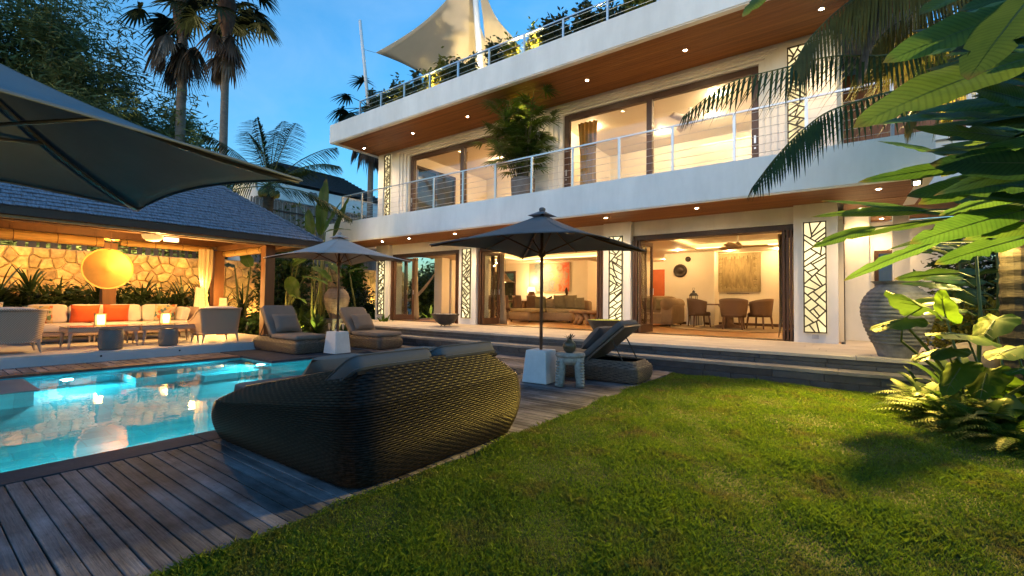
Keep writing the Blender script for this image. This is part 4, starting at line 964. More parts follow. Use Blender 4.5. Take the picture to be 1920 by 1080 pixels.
def wicker_body(t, hx, hy, topz, botz, bulge, inset, nu, nv, mat, amp, e=.25, cx=0, name="woven_body", wv=.88):
    ring, T = super_ring(hx, hy, e)
    def S0(u, v):
        x, y = ring(u); zt = topz(x, y); prof = math.sin(PI*min(1, max(0, v*.86+.10)))**.75
        k = 1+bulge(x)*(prof-1)
        lean = inset*max(0, v-.72)/.28
        X = x*(1-(1-k)*.5) if abs(x) > 0 else x
        r = math.hypot(x, y)
        sx = (hx-(1-prof)*bulge(x)-lean)/hx; sy = (hy-(1-prof)*bulge(x)*.85-lean)/hy
        return V(x*sx+cx, y*sy, botz+(zt-botz)*v)
    cache = {}
    def S(u, v):
        p = S0(u, v); du = S0(u+.002, v)-S0(u-.002, v); dv = S0(u, min(1, v+.02))-S0(u, max(0, v-.02)); n = du.cross(dv); n.normalize()
        return p, n
    core = B(); core.grid(lambda u, v: S(u, v)[0]-S(u, v)[1]*.006, 90, 14, True); core.obj("core", wick_under, t, True)
    b = B(); weave(b, S, nu, nv, amp, wv, flat=.24 if wv < .8 else .4); o = b.obj(name, mat, t, True); stuff(o)
    rim = B(); rim.tube([S(i/120, 1)[0] for i in range(121)], .016, 6, False); rim.obj("rim", mat, t, True)
    return S0
DB = V(-3.39, 2.545, .004)
db = thing("daybed", "large dark wicker double daybed with grey cushions facing the pool", "daybed", DB)
def db_top(x, y):
    t = (x+1.04)/2.08; return .41+.335*max(0, min(1, t))
S0 = wicker_body(db, 1.06, .915, db_top, .015, lambda x: .13+.03*x, .12, 170, 46, wick_dark, .010, .17, wv=.78)
b = B(); b.box(-.80, .70, -.76, .76, .10, .22); b.obj("platform", wick_under, db)
for s in (-1, 1):
    b = B(); b.blob((-.28, s*.385, .375), .70, .375, .07, .2, 28, 10); b.obj("seat_cushion", cush_dk, db, True)
    Mx = RY_(-.60); b = B(); b.blob((.40, s*.385, .505), .50, .375, .065, .2, 28, 10, Mx); bc = b.obj("back_cushion", cush_dk, db, True)
    pw_ = lambda x: math.copysign(abs(x)**.2, x); pp = B()
    for zz in (-.045, .045): pp.tube([V(.40, s*.385, .505)+Mx @ V(.497*pw_(math.cos(2*PI*q/72)), .372*pw_(math.sin(2*PI*q/72)), zz) for q in range(73)], .006, 5, False)
    pp.obj("piping", cush_dk, bc, True)
    b = B(); b.cbox((.44, s*.385, .44), .96, .70, .025, Mx); b.obj("back_frame", wick_under, db)
pillow("throw_cushion", "grey cushion lying on the nearer half of the dark daybed", (DB.x+.0, DB.y-.40, .58), .52, .46, .17, PI/2, .82, cush_tp)
pillow("throw_cushion", "grey cushion lying on the farther half of the dark daybed", (DB.x+.0, DB.y+.38, .58), .52, .46, .17, PI/2, .82, cush_tp)

# ---- single wicker loungers; local: foot at -X, head at +X
def lounger(label, loc, rz, cush, back_ang=.75, plw=True, pl_label=None, L=.97, W_=.40):
    t = thing("sun_lounger", label, "sun lounger", loc, rz, "wicker sun loungers by the pool")
    wicker_body(t, L, W_, lambda x, y: .30, .012, lambda x: .06, .05, 64, 15, wick_brown, .012, .22)
    b = B(); b.box(-L+.1, L-.1, -W_+.08, W_-.08, .10, .20); b.obj("platform", wick_under, t)
    hx = .15; Lb = .80
    b = B(); b.blob(((-L+.05+hx)/2, 0, .345), (hx+L-.05)/2, W_-.03, .05, .16, 28, 10); b.obj("seat_cushion", cush, t, True)
    d = V(math.cos(back_ang), 0, math.sin(back_ang)); Mx = RY_(-back_ang); n = V(-math.sin(back_ang), 0, math.cos(back_ang)); c = V(hx, 0, .31)+d*(Lb/2)
    b = B(); b.blob(c+n*.06, Lb/2, W_-.03, .05, .16, 28, 10, Mx); b.obj("back_cushion", cush, t, True)
    b = B(); b.cbox(c-n*.012, Lb, 2*W_-.08, .03, Mx); b.obj("back_panel", wick_brown, t)
    for s in (-1, 1):
        b = B(); b.tube([c+d*.10+V(0, s*(W_-.10), 0)-n*.03, V(hx+.60, s*(W_-.10), .24)], .011, 6); b.obj("prop_bar", M("dark_prop", (.04, .035, .03), .5, metal=.4), t)
    if plw:
        Mz = Matrix.Rotation(rz, 3, 'Z'); p = Vector(loc)+Mz @ (V(hx, 0, .33)+d*.22+n*.19)
        pillow("throw_cushion", pl_label, p, .60, .46, .19, rz+PI/2, PI/2-back_ang-.12, cush)
    return t
lounger("wicker lounger with raised grey back next to the carved stool and lawn", (-3.36, 6.68, .006), 0.03, cush_dk, .72, True, "plump grey cushion on the lounger beside the carved stool")
lounger("wicker lounger at the far pool corner in front of the rattan loveseat", (-10.22, 5.42, .008), PI+.03, cush_tp, .95, True, "taupe cushion on the lounger at the far pool corner")
lounger("wicker lounger behind the taupe parasol and champagne table", (-9.75, 7.15, .006), PI+.03, cush_tp, .85, True, "taupe cushion on the lounger behind the taupe parasol")

# ---- carved stone stool with a small planted pot
stl = thing("carved_stool", "carved pale stone stool with thick patterned legs beside white block", "side table", (-3.16, 5.76, .006), .45)
stone_c = M("carved_stone", (.34, .31, .27), .75, .35, 14, .7, 45)
b = B(); b.lathe([(0, .40), (.20, .40), (.215, .425), (.205, .455), (0, .46)], 28); b.obj("seat", stone_c, stl, True)
b = B(); b.lathe([(.15, .30), (.19, .33), (.20, .40), (.0, .40)], 24); b.obj("apron", stone_c, stl, True)
for k in range(4):
    a = PI/4+k*PI/2; dx, dy = math.cos(a), math.sin(a); b = B()
    pts = [(dx*.15, dy*.15, .39), (dx*.175, dy*.175, .28), (dx*.185, dy*.185, .17), (dx*.20, dy*.20, .08), (dx*.205, dy*.205, 0)]
    b.tube(pts, [.055, .062, .060, .058, .062], 10)
    for j in range(9):     # carved ridges
        z = .03+.04*j; r = .185+.02*(1-z/.4)
        b.blob((dx*(r+.045), dy*(r+.045), z), .030, .030, .014, .8, 8, 5)
    b.obj("leg", stone_c, stl, True)
pt = thing("bulb_vase", "small round green brown vase on the carved stool", "vase", (-3.17, 5.75, .467))
b = B(); b.lathe([(0, 0), (.05, .0), (.085, .035), (.098, .085), (.085, .135), (.05, .165), (.034, .18), (.036, .195)], 24); b.obj("vase_body", M("green_glaze", (.10, .11, .045), .3, .5, 7, c2=(.14, .075, .04), coat=.3), pt, True)
b = B(); r5 = random.Random(5)
for k in range(22):
    a = r5.uniform(0, 2*PI); l = r5.uniform(.06, .12); d = V(math.cos(a)*.6, math.sin(a)*.6, r5.uniform(.3, 1)).normalized(); s = V(-d.y, d.x, 0)*.010; p = V(d.x*.02, d.y*.02, .19)
    b.add([p-s*.5, p+s*.5, p+d*l*.6+s, p+d*l*.6-s, p+d*l], [(0, 1, 2, 3), (3, 2, 4)])
b.obj("succulent", M("dark_succulent", (.035, .05, .025), .5, .3, 9), pt)

# ---- low table with champagne between the far loungers
tb = thing("low_table", "small pale low table with a bottle and two glasses between the far loungers", "side table", (-9.85, 6.35, .006))
b = B(); b.lathe([(0, .30), (.24, .30), (.25, .32), (.24, .34), (0, .34)], 20); b.obj("tabletop", stone_c, tb, True)
b = B(); b.lathe([(.16, 0), (.10, .10), (.09, .2), (.14, .30)], 16); b.obj("pedestal", stone_c, tb, True)
bt = thing("champagne_bottle", "dark champagne bottle on the low table between glasses", "bottle", (-9.83, 6.35, .347))
b = B(); b.lathe([(0, 0), (.042, 0), (.044, .02), (.044, .15), (.036, .19), (.017, .24), (.015, .30)], 16); b.obj("bottle_body", M("bottle_glass", (.008, .014, .006), .12, coat=.5), bt, True)
b = B(); b.lathe([(.0448, .05), (.0448, .12)], 16); b.obj("label_band", M("label_paper", (.55, .5, .42), .7), bt); b = B(); b.lathe([(.0165, .235), (.019, .30), (0, .315)], 12); b.obj("foil", M("gold_foil", (.35, .25, .08), .3, metal=.8), bt, True)
for i, (x, y, lb) in enumerate(((-9.95, 6.24, "champagne glass left of the bottle on the low table"), (-9.72, 6.46, "champagne glass right of the bottle on the low table"))):
    gt = thing("champagne_glass", lb, "glass", (x, y, .347), group="champagne glasses"); b = B(); b.lathe([(0, 0), (.03, .0), (.004, .012), (.004, .10), (.02, .13), (.027, .20), (.024, .26)], 14); b.obj("flute", M("flute_glass", (.75, .65, .5), .08, .02, 3, transl=.6), gt, True)

# ---- fire bowls and big jars on the terrace
def bowl(label, loc, fill):
    t = thing("fire_bowl", label, "bowl", loc, group="wide bowls on the terrace"); b = B()
    b.lathe([(0, .03), (.14, .05), (.27, .13), (.36, .26), (.40, .35), (.42, .36), (.40, .365), (.37, .34), (0, .33)], 36); b.obj("bowl_body", M("dark_bowl", (.05, .045, .042), .55, .3, 7, .2, 30), t, True)
    for k in range(3): a = 2*PI*k/3+.4; b = B(); b.tube([(.12*math.cos(a), .12*math.sin(a), .06), (.17*math.cos(a), .17*math.sin(a), 0)], .012, 6); b.obj("leg", M("dark_bowl"), t)
    b = B(); r = random.Random(3)
    for k in range(260 if fill else 60):
        a = r.uniform(0, 2*PI); q = .36*math.sqrt(r.random()); b.blob((q*math.cos(a), q*math.sin(a), .345+r.uniform(-.005, .015)), .022, .022, .014, .9, 6, 4)
    o = b.obj("fill", M("yellow_petals", (.42, .46, .06), .7, .3, 20) if fill else M("white_pebbles", (.5, .48, .42), .7, .2, 10), t, True); stuff(o)
bowl("dark wide bowl on thin legs in front of the left lattice pillar", (-9.42, 9.62, TZ), False)
bowl("dark bowl filled with yellow green petals behind the near lounger", (-4.35, 9.55, TZ), True)
def jar(label, loc, s, m, name="ribbed_jar"):
    t = thing(name, label, "jar", loc); pr = []; base = [(.22, 0), (.25, .10), (.31, .25), (.385, .45), (.42, .62), (.425, .74), (.39, .87), (.32, .98), (.255, 1.04), (.235, 1.08), (.26, 1.11), (.30, 1.13)]
    n = 150
    for i in range(n+1):
        f = i/n*(len(base)-1); k = min(int(f), len(base)-2); q = f-k; r = base[k][0]*(1-q)+base[k+1][0]*q; z = base[k][1]*(1-q)+base[k+1][1]*q
        rib = .015*abs(math.sin(z*PI/.058))**.7*(1 if .2 < z < 1.02 else .15); pr.append(((r+rib)*s, z*s))
    pr += [(.27*s, 1.11*s), (.22*s, 1.05*s), (.2*s, .9*s)]
    b = B(); b.lathe(pr, 56); b.obj("jar_body", m, t, True); return t
jar("tall grey ribbed jar standing on the terrace end among leaves", (.63, 8.92, TZ), 1.0, M("grey_ribbed_clay", (.12, .125, .14), .7, .4, 5, .5, 25, c2=(.24, .235, .24)))
jar("brown ribbed jar among banana plants behind the taupe parasol", (-13.25, 8.55, .56), .90, M("brown_ribbed_clay", (.17, .135, .115), .7, .35, 5, .4, 25))

tag((lambda b: (b.box(-.38, .38, -.38, .38, 0, .61), b.obj("jar_plinth", stone_dark, loc=(-13.25, 8.55, -.055), bevel=.02))[1])(B()), "dark stone plinth carrying the brown ribbed jar", "plinth")

# ================================================================ ROOM FURNITURE
wicker_tan = weave_mat("tan_wicker", (.10, .052, .022), (.21, .12, .055), 150, 150)
sofa_tan = M("tan_upholstery", (.28, .19, .10), .85, .1, 6, .15, 120)
olive = M("olive_cushion", (.24, .19, .09), .85, .12, 8, .15, 120)
wood_mid = M("mid_teak", (.16, .085, .04), .45, .3, 5, .15, 30)
# round dining table with four tub chairs
FZ = TZ
dt = thing("dining_table", "round wooden dining table with pedestal in the right room", "table", (-2.92, 15.45, FZ))
b = B(); b.lathe([(0, .70), (.66, .70), (.68, .72), (.66, .745), (0, .745)], 36); b.obj("tabletop", wood_mid, dt, True)
b = B(); b.lathe([(.40, 0), (.38, .06), (.16, .12), (.14, .5), (.3, .70)], 20); b.obj("pedestal", wood_mid, dt, True)
dish_ = thing("black_tray", "dark low tray on the round dining table", "tray", (-2.78, 15.5, FZ+.747)); b = B(); b.lathe([(0, 0), (.28, .0), (.34, .05), (.32, .055), (.27, .012), (0, .012)], 24); b.obj("tray_body", dark_wood, dish_, True)
def tub_chair(label, loc, rz, src=[None]):
    if src[0]: return dup(src[0], loc, rz, label)
    t = thing("tub_chair", label, "chair", loc, rz, "tub chairs round the dining table"); src[0] = t
    # seat faces +Y locally, back at -Y
    def fn(u, v):
        a = PI*(-.10)+PI*1.2*u+PI; r = .30+.05*v; top = .86-.10*abs(2*u-1)**2.2
        return (r*math.cos(a), r*math.sin(a)*.95, .36+(top-.36)*v)
    b = B(); b.grid(fn, 26, 6); o = b.obj("back_shell", wicker_tan, t, True); m = o.modifiers.new("solid", 'SOLIDIFY'); m.thickness = .045
    b = B(); b.lathe([(0, .34), (.29, .34), (.30, .42), (.27, .46), (0, .47)], 24); b.obj("seat", wicker_tan, t, True)
    for sx, sy in ((-1, -1), (1, -1), (-1, 1), (1, 1)): b = B(); b.tube([(sx*.23, sy*.23, 0), (sx*.20, sy*.20, .345)], [.018, .028], 8); b.obj("leg", wood_mid, t)
    return t
tub_chair("tub chair left of the round table, seen from behind its side", (-3.72, 15.2, FZ), -1.0)
tub_chair("tub chair in front of the round table with its back to the terrace", (-2.62, 14.62, FZ), .06)
tub_chair("tub chair right of the round table near the doors", (-2.06, 15.5, FZ), 1.2)
tub_chair("tub chair behind the round table near the textile wall", (-2.95, 16.3, FZ), PI)
for o_ in [o for o in COL.objects if o.name.startswith("tub_chair")]: o_.scale = (1.12, 1.12, 1.06)
rg = B(); rg.lathe([(0, .004), (2.05, .004), (2.06, .010), (0, .012)], 48, (0, 0, 0)); rgo = rg.obj("round_rug", M("jute_rug", (.33, .24, .13), .9, .2, 12, .5, 60), loc=(-2.9, 15.4, FZ+.0), smooth=False); tag(rgo, "round jute rug under the dining table", "rug")
# woven textile with fringe border
tx = thing("wall_textile", "square woven textile with fringed edges hanging on the right back wall", "wall hanging", (-2.95, 17.24, 1.58))
b = B(); b.box(-.70, .70, -.03, -.004, .0, 1.34); 
def tx_mat():
    m = M("woven_textile", (.22, .16, .07), .9, .35, 5, .5, 60, c2=(.36, .28, .13), stretch=(3, 1, .6)); return m
b.obj("cloth", tx_mat(), tx)
fr = B(); r = random.Random(9)
for i in range(34):
    x = -.68+1.36*i/33; l = r.uniform(.10, .22); fr.cbox((x, -.034, l/2), .018, .008, l); l = r.uniform(.10, .22); fr.cbox((x, -.034, 1.34-l/2), .018, .008, l)
for i in range(34):
    z = .02+1.3*i/33; l = r.uniform(.10, .22); fr.cbox((-.70+l/2, -.034, z), l, .008, .018); l = r.uniform(.10, .22); fr.cbox((.70-l/2, -.034, z), l, .008, .018)
stuff(fr.obj("fringe_marks", M("pale_thread", (.45, .37, .20), .9), tx))
tag((lambda b: (b.box(-.35, .35, -.02, -.003, .0, .02), b.obj("ledge_line", brown_wood, loc=(-2.95, 17.24, 1.52)))[1])(B()), "thin wooden hanging rod below the woven textile", "rod")
# dark carved wall discs
for i, (x, z, r_, lb) in enumerate(((-4.70, 2.32, .235, "large dark carved disc on the yellow lit wall"), (-4.43, 2.72, .095, "small dark carved disc above the large one"))):
    t = thing("wall_disc", lb, "wall ornament", (x, 16.585, z), group="carved wall discs"); b = B(); q = B(); q.lathe([(0, .035), (r_*.3, .045), (r_*.35, .02), (r_*.7, .02), (r_*.75, .04), (r_, .03), (r_, 0)], 32); b.v = [(v[0], -v[2], v[1]) for v in q.v]; b.f = q.f; b.obj("disc", M("dark_carving", (.03, .02, .012), .5, .4, 12, .4, 30), t, True)
# tall floor lantern on a stand
ft = thing("floor_lantern", "dark metal lantern on a thin stand near the yellow lit wall", "lantern", (-4.12, 16.1, FZ)); bm = M("black_metal")
b = B()
for sx in (-1, 1):
    for sy in (-1, 1): b.tube([(sx*.13, sy*.13, 0), (sx*.13, sy*.13, .62)], .012, 6)
b.box(-.15, .15, -.15, .15, .62, .645); b.obj("stand", bm, ft)
b = B(); b.box(-.11, .11, -.11, .11, .646, .67)
for sx in (-1, 1):
    for sy in (-1, 1): b.box(sx*.095-.01, sx*.095+.01, sy*.095-.01, sy*.095+.01, .67, 1.0)
b.lathe([(.16, 1.0), (.10, 1.09), (.05, 1.11), (.045, 1.16), (.02, 1.19), (0, 1.2)], 4); b.tube([(-.03, 0, 1.2), (-.03, 0, 1.27), (.03, 0, 1.27), (.03, 0, 1.2)], .006, 5); b.obj("lantern_body", bm, ft)
wb = thing("white_side_cabinet", "low white cabinet behind the lantern stand", "cabinet", (-4.15, 16.42, FZ)); b = B(); b.box(-.26, .26, -.13, .13, 0, .62); b.obj("cabinet_body", white, wb, bevel=.01); b = B(); b.box(-.005, .005, -.136, -.131, .04, .58); b.obj("door_gap", dark_wood, wb)
# upholstered armchair sofa, seen from its rolled arm
ac = thing("rolled_arm_sofa", "tan sofa with a big rolled arm at the left of the right room", "sofa", (-4.95, 15.25, FZ))
b = B(); b.box(-.9, .55, -.75, .55, .07, .42); b.obj("seat_base", sofa_tan, ac, bevel=.03)
b = B(); b.blob((.42, -.08, .40), .20, .72, .32, .25, 24, 12); b.obj("arm", sofa_tan, ac, True)
b = B(); b.tube([(.42, -.80, .72), (.42, .62, .72)], .19, 18); b.obj("rolled_arm", sofa_tan, ac, True)
b = B(); b.blob((-.3, .42, .62), .7, .18, .36, .3, 24, 12, RX_(-.15)); b.obj("back", sofa_tan, ac, True)
for (x, y) in ((.5, -.7), (.5, .5), (-.85, -.7)): b = B(); b.tube([(x, y, 0), (x, y, .075)], .03, 8); b.obj("foot", dark_wood, ac)
for i, (x, lb) in enumerate(((-.55, "cushion at the left on the rolled arm sofa"), (.0, "cushion in the middle of the rolled arm sofa"))): pillow("throw_cushion", lb, (-4.95+x, 15.37, FZ+.72), .46, .42, .16, 0, .2, olive)
# middle room: long chaise sofa with cushions
ms = thing("chaise_sofa", "long low tan chaise sofa in the middle room", "sofa", (-8.9, 14.9, FZ))
msz = .5; msr = RZ_(-.12)
def mob(n, mat, c, sx, sy, sz, e=.2): b = B(); b.blob(c, sx, sy, sz, e, 28, 12); return b.obj(n, mat, ms, True)
mob("base", sofa_tan, (0, 0, .21), 1.1, .62, .16); mob("base", sofa_tan, (-.62, -.85, .21), .48, .62, .16)
mob("seat_cushion", M("ochre_seat", (.34, .25, .11), .85, .1, 6, .15, 120), (.52, .0, .42), .55, .58, .07); mob("seat_cushion", MATS["ochre_seat"], (-.55, -.45, .42), .52, 1.0, .07)
mob("back", sofa_tan, (.1, .60, .52), 1.15, .16, .30, .25)
for (x, y) in ((-1.0, -1.35), (-.2, -1.35), (.95, -.5)): b = B(); b.tube([(x, y, 0), (x, y, .06)], .03, 8); b.obj("foot", dark_wood, ms)
for i, (x, w, y, m, lb) in enumerate(((-.72, .50, .18, olive, "large olive cushion at the left of the chaise sofa"), (-.30, .40, .10, M("striped_cushion", (.30, .22, .12), .8, .6, 3, stretch=(1, 1, 30)), "striped cushion between olive ones on the chaise sofa"), (.10, .56, .02, olive, "tall olive cushion in the middle of the chaise sofa"), (.62, .56, .12, olive, "olive cushion right of the middle on the chaise sofa"), (1.0, .46, .2, olive, "olive cushion at the right end of the chaise sofa"))):
    pillow("throw_cushion", lb, (-8.9+x, 14.9+.30-y*.6, FZ+.50+w*.42), w, w, .17, .1-.06*i, .18, m)
cf = thing("root_coffee_table", "rough carved root coffee table in front of the chaise sofa", "coffee table", (-7.05, 13.9, FZ)); r = random.Random(2); b = B()
b.blob((0, 0, .42), .55, .38, .06, .5, 18, 8)
for k in range(9):
    a = 2*PI*k/9; b.tube([(.42*math.cos(a), .28*math.sin(a), .40), (.28*math.cos(a+.4), .2*math.sin(a+.4), .2), (.42*math.cos(a+.2), .3*math.sin(a+.2), 0)], [.07, .10, .05], 7)
b.obj("root_block", M("root_wood", (.30, .17, .07), .6, .4, 5, .5, 20), cf, True)
# long dining table with wicker chairs at the left of the middle room
lt = thing("long_dining_table", "long wooden dining table with vases at the back of the middle room", "table", (-11.0, 16.1, FZ)); b = B(); b.box(-1.5, 1.5, -.5, .5, .70, .76); b.obj("tabletop", wood_mid, lt, bevel=.01)
for x in (-1.2, 1.2): b = B(); b.box(x-.06, x+.06, -.35, .35, 0, .70); b.obj("trestle", wood_mid, lt, bevel=.01)
def wchair(label, loc, rz, src=[None]):
    if src[0]: return dup(src[0], loc, rz, label)
    t = thing("wicker_chair", label, "chair", loc, rz, "wicker chairs along the long table"); src[0] = t
    b = B(); b.grid(lambda u, v: ((u-.5)*(.50-.06*v), -.22-.10*v-.06*math.sin(PI*u), .40+.58*v), 10, 6); o = b.obj("backrest", wicker_tan, t, True); m = o.modifiers.new("solid", 'SOLIDIFY'); m.thickness = .035
    b = B(); b.box(-.24, .24, -.24, .24, .38, .46); b.obj("seat", wicker_tan, t, bevel=.03)
    for sx in (-1, 1):
        for sy in (-1, 1): b = B(); b.tube([(sx*.21, sy*.21, 0), (sx*.20, sy*.20, .38)], .017, 6); b.obj("leg", M("pale_cane", (.45, .33, .18), .5), t)
    b = B()
    for sy in (-1, 1): b.tube([(-.2, sy*.2, .12), (-.1, sy*.2, .26), (0, sy*.2, .31), (.1, sy*.2, .26), (.2, sy*.2, .12)], .010, 5)
    b.obj("stretcher", MATS["pale_cane"], t); return t
for i, (x, lb) in enumerate(((-12.15, "wicker dining chair nearest the folded glass door"), (-11.45, "second wicker dining chair from the folded glass door"), (-10.75, "third wicker dining chair from the folded glass door"), (-10.05, "wicker dining chair nearest the chaise sofa"))): wchair(lb, (x, 15.38, FZ), RR.uniform(-.08, .08))
# cone pendant above the long table
cp = thing("cone_pendant", "dark flared cone pendant lamp hanging over the long table", "pendant lamp", (-11.75, 15.6, 1.98)); b = B(); b.lathe([(.44, 0), (.30, .055), (.20, .12), (.12, .22), (.07, .32), (.02, .36), (.0, .36)], 28); o = b.obj("lamp_shade", M("bronze_shade", (.10, .065, .03), .5, .2, 6), cp, True); m = o.modifiers.new("solid", 'SOLIDIFY'); m.thickness = .008
b = B(); b.tube([(0, 0, .36), (0, 0, .96)], .007, 5); b.obj("cord", bm, cp); b = B(); b.blob((0, 0, .03), .05, .05, .05, 1, 10, 8); b.obj("bulb", MATS["lamp_glow"], cp, True); lamp('POINT', (-11.75, 15.6, 1.93), 18, WARM, cp, .08)
# abstract painting (plain stand-in: blue grey to orange red cloud)
pa = thing("painting", "wide abstract painting in blue grey and orange red on the middle back wall", "painting", (-10.75, 17.585, 1.62)); b = B(); b.box(-1.05, 1.05, -.04, -.004, 0, 1.28)
def paint_mat():
    m = M("abstract_canvas", (.2, .2, .2), .6); nt = m.node_tree; N = nt.nodes; L = nt.links; p = N["Principled BSDF"]
    tc = N.new("ShaderNodeTexCoord"); sp = N.new("ShaderNodeSeparateXYZ"); L.new(tc.outputs["Object"], sp.inputs[0]); nz = N.new("ShaderNodeTexNoise"); nz.inputs["Scale"].default_value = 2.6; nz.inputs["Detail"].default_value = 8; nz.inputs["Roughness"].default_value = .7; nz.inputs["Distortion"].default_value = 1.2; L.new(tc.outputs["Object"], nz.inputs[0])
    a = N.new("ShaderNodeMath"); a.operation = 'MULTIPLY_ADD'; a.inputs[1].default_value = .32; L.new(sp.outputs[0], a.inputs[0]); L.new(nz.outputs[0], a.inputs[2])
    r = N.new("ShaderNodeValToRGB"); e = r.color_ramp.elements; e[0].position = .2; e[0].color = (.30, .26, .20, 1); e[1].position = .85; e[1].color = (.50, .06, .02, 1)
    for q, c in ((.32, (.12, .17, .19)), (.45, (.20, .22, .20)), (.52, (.10, .15, .18)), (.60, (.42, .22, .06)), (.68, (.30, .20, .15)), (.76, (.55, .12, .03))): e.new(q).color = (*c, 1)
    L.new(a.outputs[0], r.inputs[0]); L.new(r.outputs[0], p.inputs["Base Color"]); return m
b.obj("canvas", paint_mat(), pa); b = B()
for q in ((-1.07, -1.05, -.005, 1.285), (1.05, 1.07, -.005, 1.285)): b.box(q[0], q[1], -.045, -.002, q[2], q[3])
b.box(-1.05, 1.05, -.045, -.002, -.02, -.001); b.box(-1.05, 1.05, -.045, -.002, 1.281, 1.30); b.obj("frame", M("pale_frame", (.45, .36, .22), .5), pa)
lamp('SPOT', (-10.9, 16.6, 2.85), 60, WARM, None, .06, (-10.75, 17.6, 2.2), 80, .8, name="picture_light")
# console with lamp, urn and sculpture below the painting
co = thing("console_table", "long pale console below the painting", "console", (-10.6, 17.35, FZ)); b = B(); b.box(-1.4, 1.4, -.2, .2, .78, .84); b.obj("tabletop", cush_w, co); 
for x in (-1.3, 1.3): b = B(); b.box(x-.05, x+.05, -.18, .18, 0, .78); b.obj("leg", wood_mid, co)
def simple_lathe(nm, label, cat, loc, prof, mat): t = thing(nm, label, cat, loc); b = B(); b.lathe(prof, 24); b.obj(nm+"_body", mat, t, True); return t
tl = thing("table_lamp", "glowing table lamp left of the painting", "table lamp", (-11.55, 17.33, FZ+.842)); b = B(); b.lathe([(0, 0), (.09, 0), (.10, .08), (.05, .2), (.02, .3)], 16); b.obj("lamp_base", wood_mid, tl, True); b = B(); b.lathe([(.20, .30), (.15, .56)], 20); b.obj("lamp_shade", emis("lit_shade", (1, .72, .30), .9), tl, True); lamp('POINT', (-11.55, 17.28, FZ+1.7), 14, WARM, tl, .1)
simple_lathe("clay_urn", "brown clay urn on the long dining table", "urn", (-10.75, 16.15, FZ+.762), [(0, 0), (.10, 0), (.15, .12), (.16, .26), (.12, .36), (.14, .40)], M("clay_brown", (.20, .09, .04), .6, .3, 5))
sl = thing("boat_bowl", "dark boat shaped bowl on the long table near the painting", "bowl", (-10.05, 16.0, FZ+.762)); b = B(); b.grid(lambda u, v: ((u-.5)*.8, (v-.5)*.22*(1-(2*u-1)**4), .02+.14*abs(2*u-1)**2+.06*(2*v-1)**2), 16, 6); o = b.obj("bowl_body", dark_wood, sl, True); m = o.modifiers.new("solid", 'SOLIDIFY'); m.thickness = .015
sq = thing("sculpture", "dark upright sculpture in front of the painting", "sculpture", (-9.72, 17.33, FZ+.842)); b = B(); b.tube([(0, 0, 0), (0, 0, .14), (.02, 0, .26), (-.02, 0, .38), (0, 0, .52)], [.05, .03, .06, .08, .03], 10); b.obj("sculpture_body", dark_wood, sq, True)
# rack and ornaments in the dark gap right of the painting
tall = thing("wall_carving", "tall dark carved panel right of the painting near the pillar", "wall ornament", (-8.35, 19.55, FZ)); b = B(); b.box(-.35, .35, -.06, .0, 0.2, 2.2); b.obj("panel", wood_mid, tall); b = B(); b.tube([(0, -.08, .5), (.06, -.08, .9), (-.03, -.08, 1.2), (.05, -.08, 1.6)], [.08, .05, .1, .04], 8); b.obj("carving", dark_wood, tall, True)
# ceiling fan, ground floor
def fan(label, x, y, z, rz, bw):
    t = thing("ceiling_fan", label, "ceiling fan", (x, y, z), rz, "ceiling fans"); b = B(); b.tube([(0, 0, .0), (0, 0, .34)], .018, 8); b.lathe([(0, .30), (.06, .30), (.05, .36), (0, .36)], 14); b.obj("down_rod", white, t, True)
    b = B(); b.lathe([(0, -.10), (.09, -.08), (.13, -.02), (.08, .06), (.03, .10), (0, .10)], 18); b.obj("motor", M("fan_bronze", (.30, .22, .13), .5), t, True)
    for k in range(3):
        a = 2*PI*k/3; d = V(math.cos(a), math.sin(a), 0); s = V(-d.y, d.x, 0); b = B()
        def fn(u, v): r = .12+.66*u; w = .075+.035*math.sin(PI*u); return d*r+s*(w*(2*v-1)-.03*u)+V(0, 0, -.02+.035*(2*v-1)+.01*u)
        b.grid(fn, 8, 2); o = b.obj("blade", bw, t, True); m = o.modifiers.new("solid", 'SOLIDIFY'); m.thickness = .012
fan("brown bladed ceiling fan in the lit tray of the right room", -2.45, 14.3, 2.84, .35, M("fan_blade", (.40, .28, .15), .5)); fan("pale ceiling fan in the upstairs right room", -3.4, 12.9, 6.22, .2, M("fan_blade_white", (.62, .55, .48), .5))
# curtains at the door bays
def curtain(label, x, y, z0, z1, w, mat, flare=0):
    t = thing("door_curtain", label, "curtain", (x, y, z0)); b = B(); H = z1-z0
    b.grid(lambda u, v: ((u-.5)*w*(1-.2*math.sin(PI*v))+flare*(1-v)**4*u, .05*math.sin(u*PI*9)+.02*math.sin(v*5), H*v), 60, 12); o = b.obj("drape", mat, t, True); m = o.modifiers.new("solid", 'SOLIDIFY'); m.thickness = .004
dr = M("beige_drape", (.50, .40, .26), .85, .08, 4, transl=.25); 
curtain("beige curtain beside the folded doors left of the middle opening", -9.06, 11.85, FZ+.01, 2.78, .17, dr, .14); curtain("beige curtain beside the folded doors at the left veranda", -13.22, 11.85, FZ+.01, 2.78, .24, dr, .1); curtain("pale curtain end at the right of the right opening", -1.12, 11.9, FZ+.01, 2.78, .16, dr, -.16)
curtain("ochre curtain inside the left upstairs window", -10.6, 11.6, 3.76, 6.3, .35, M("ochre_drape", (.50, .32, .10), .85, .1, 4, transl=.3)); curtain("ochre curtain at the left edge inside the right upstairs window", -5.85, 11.6, 3.76, 6.3, .6, MATS["ochre_drape"])
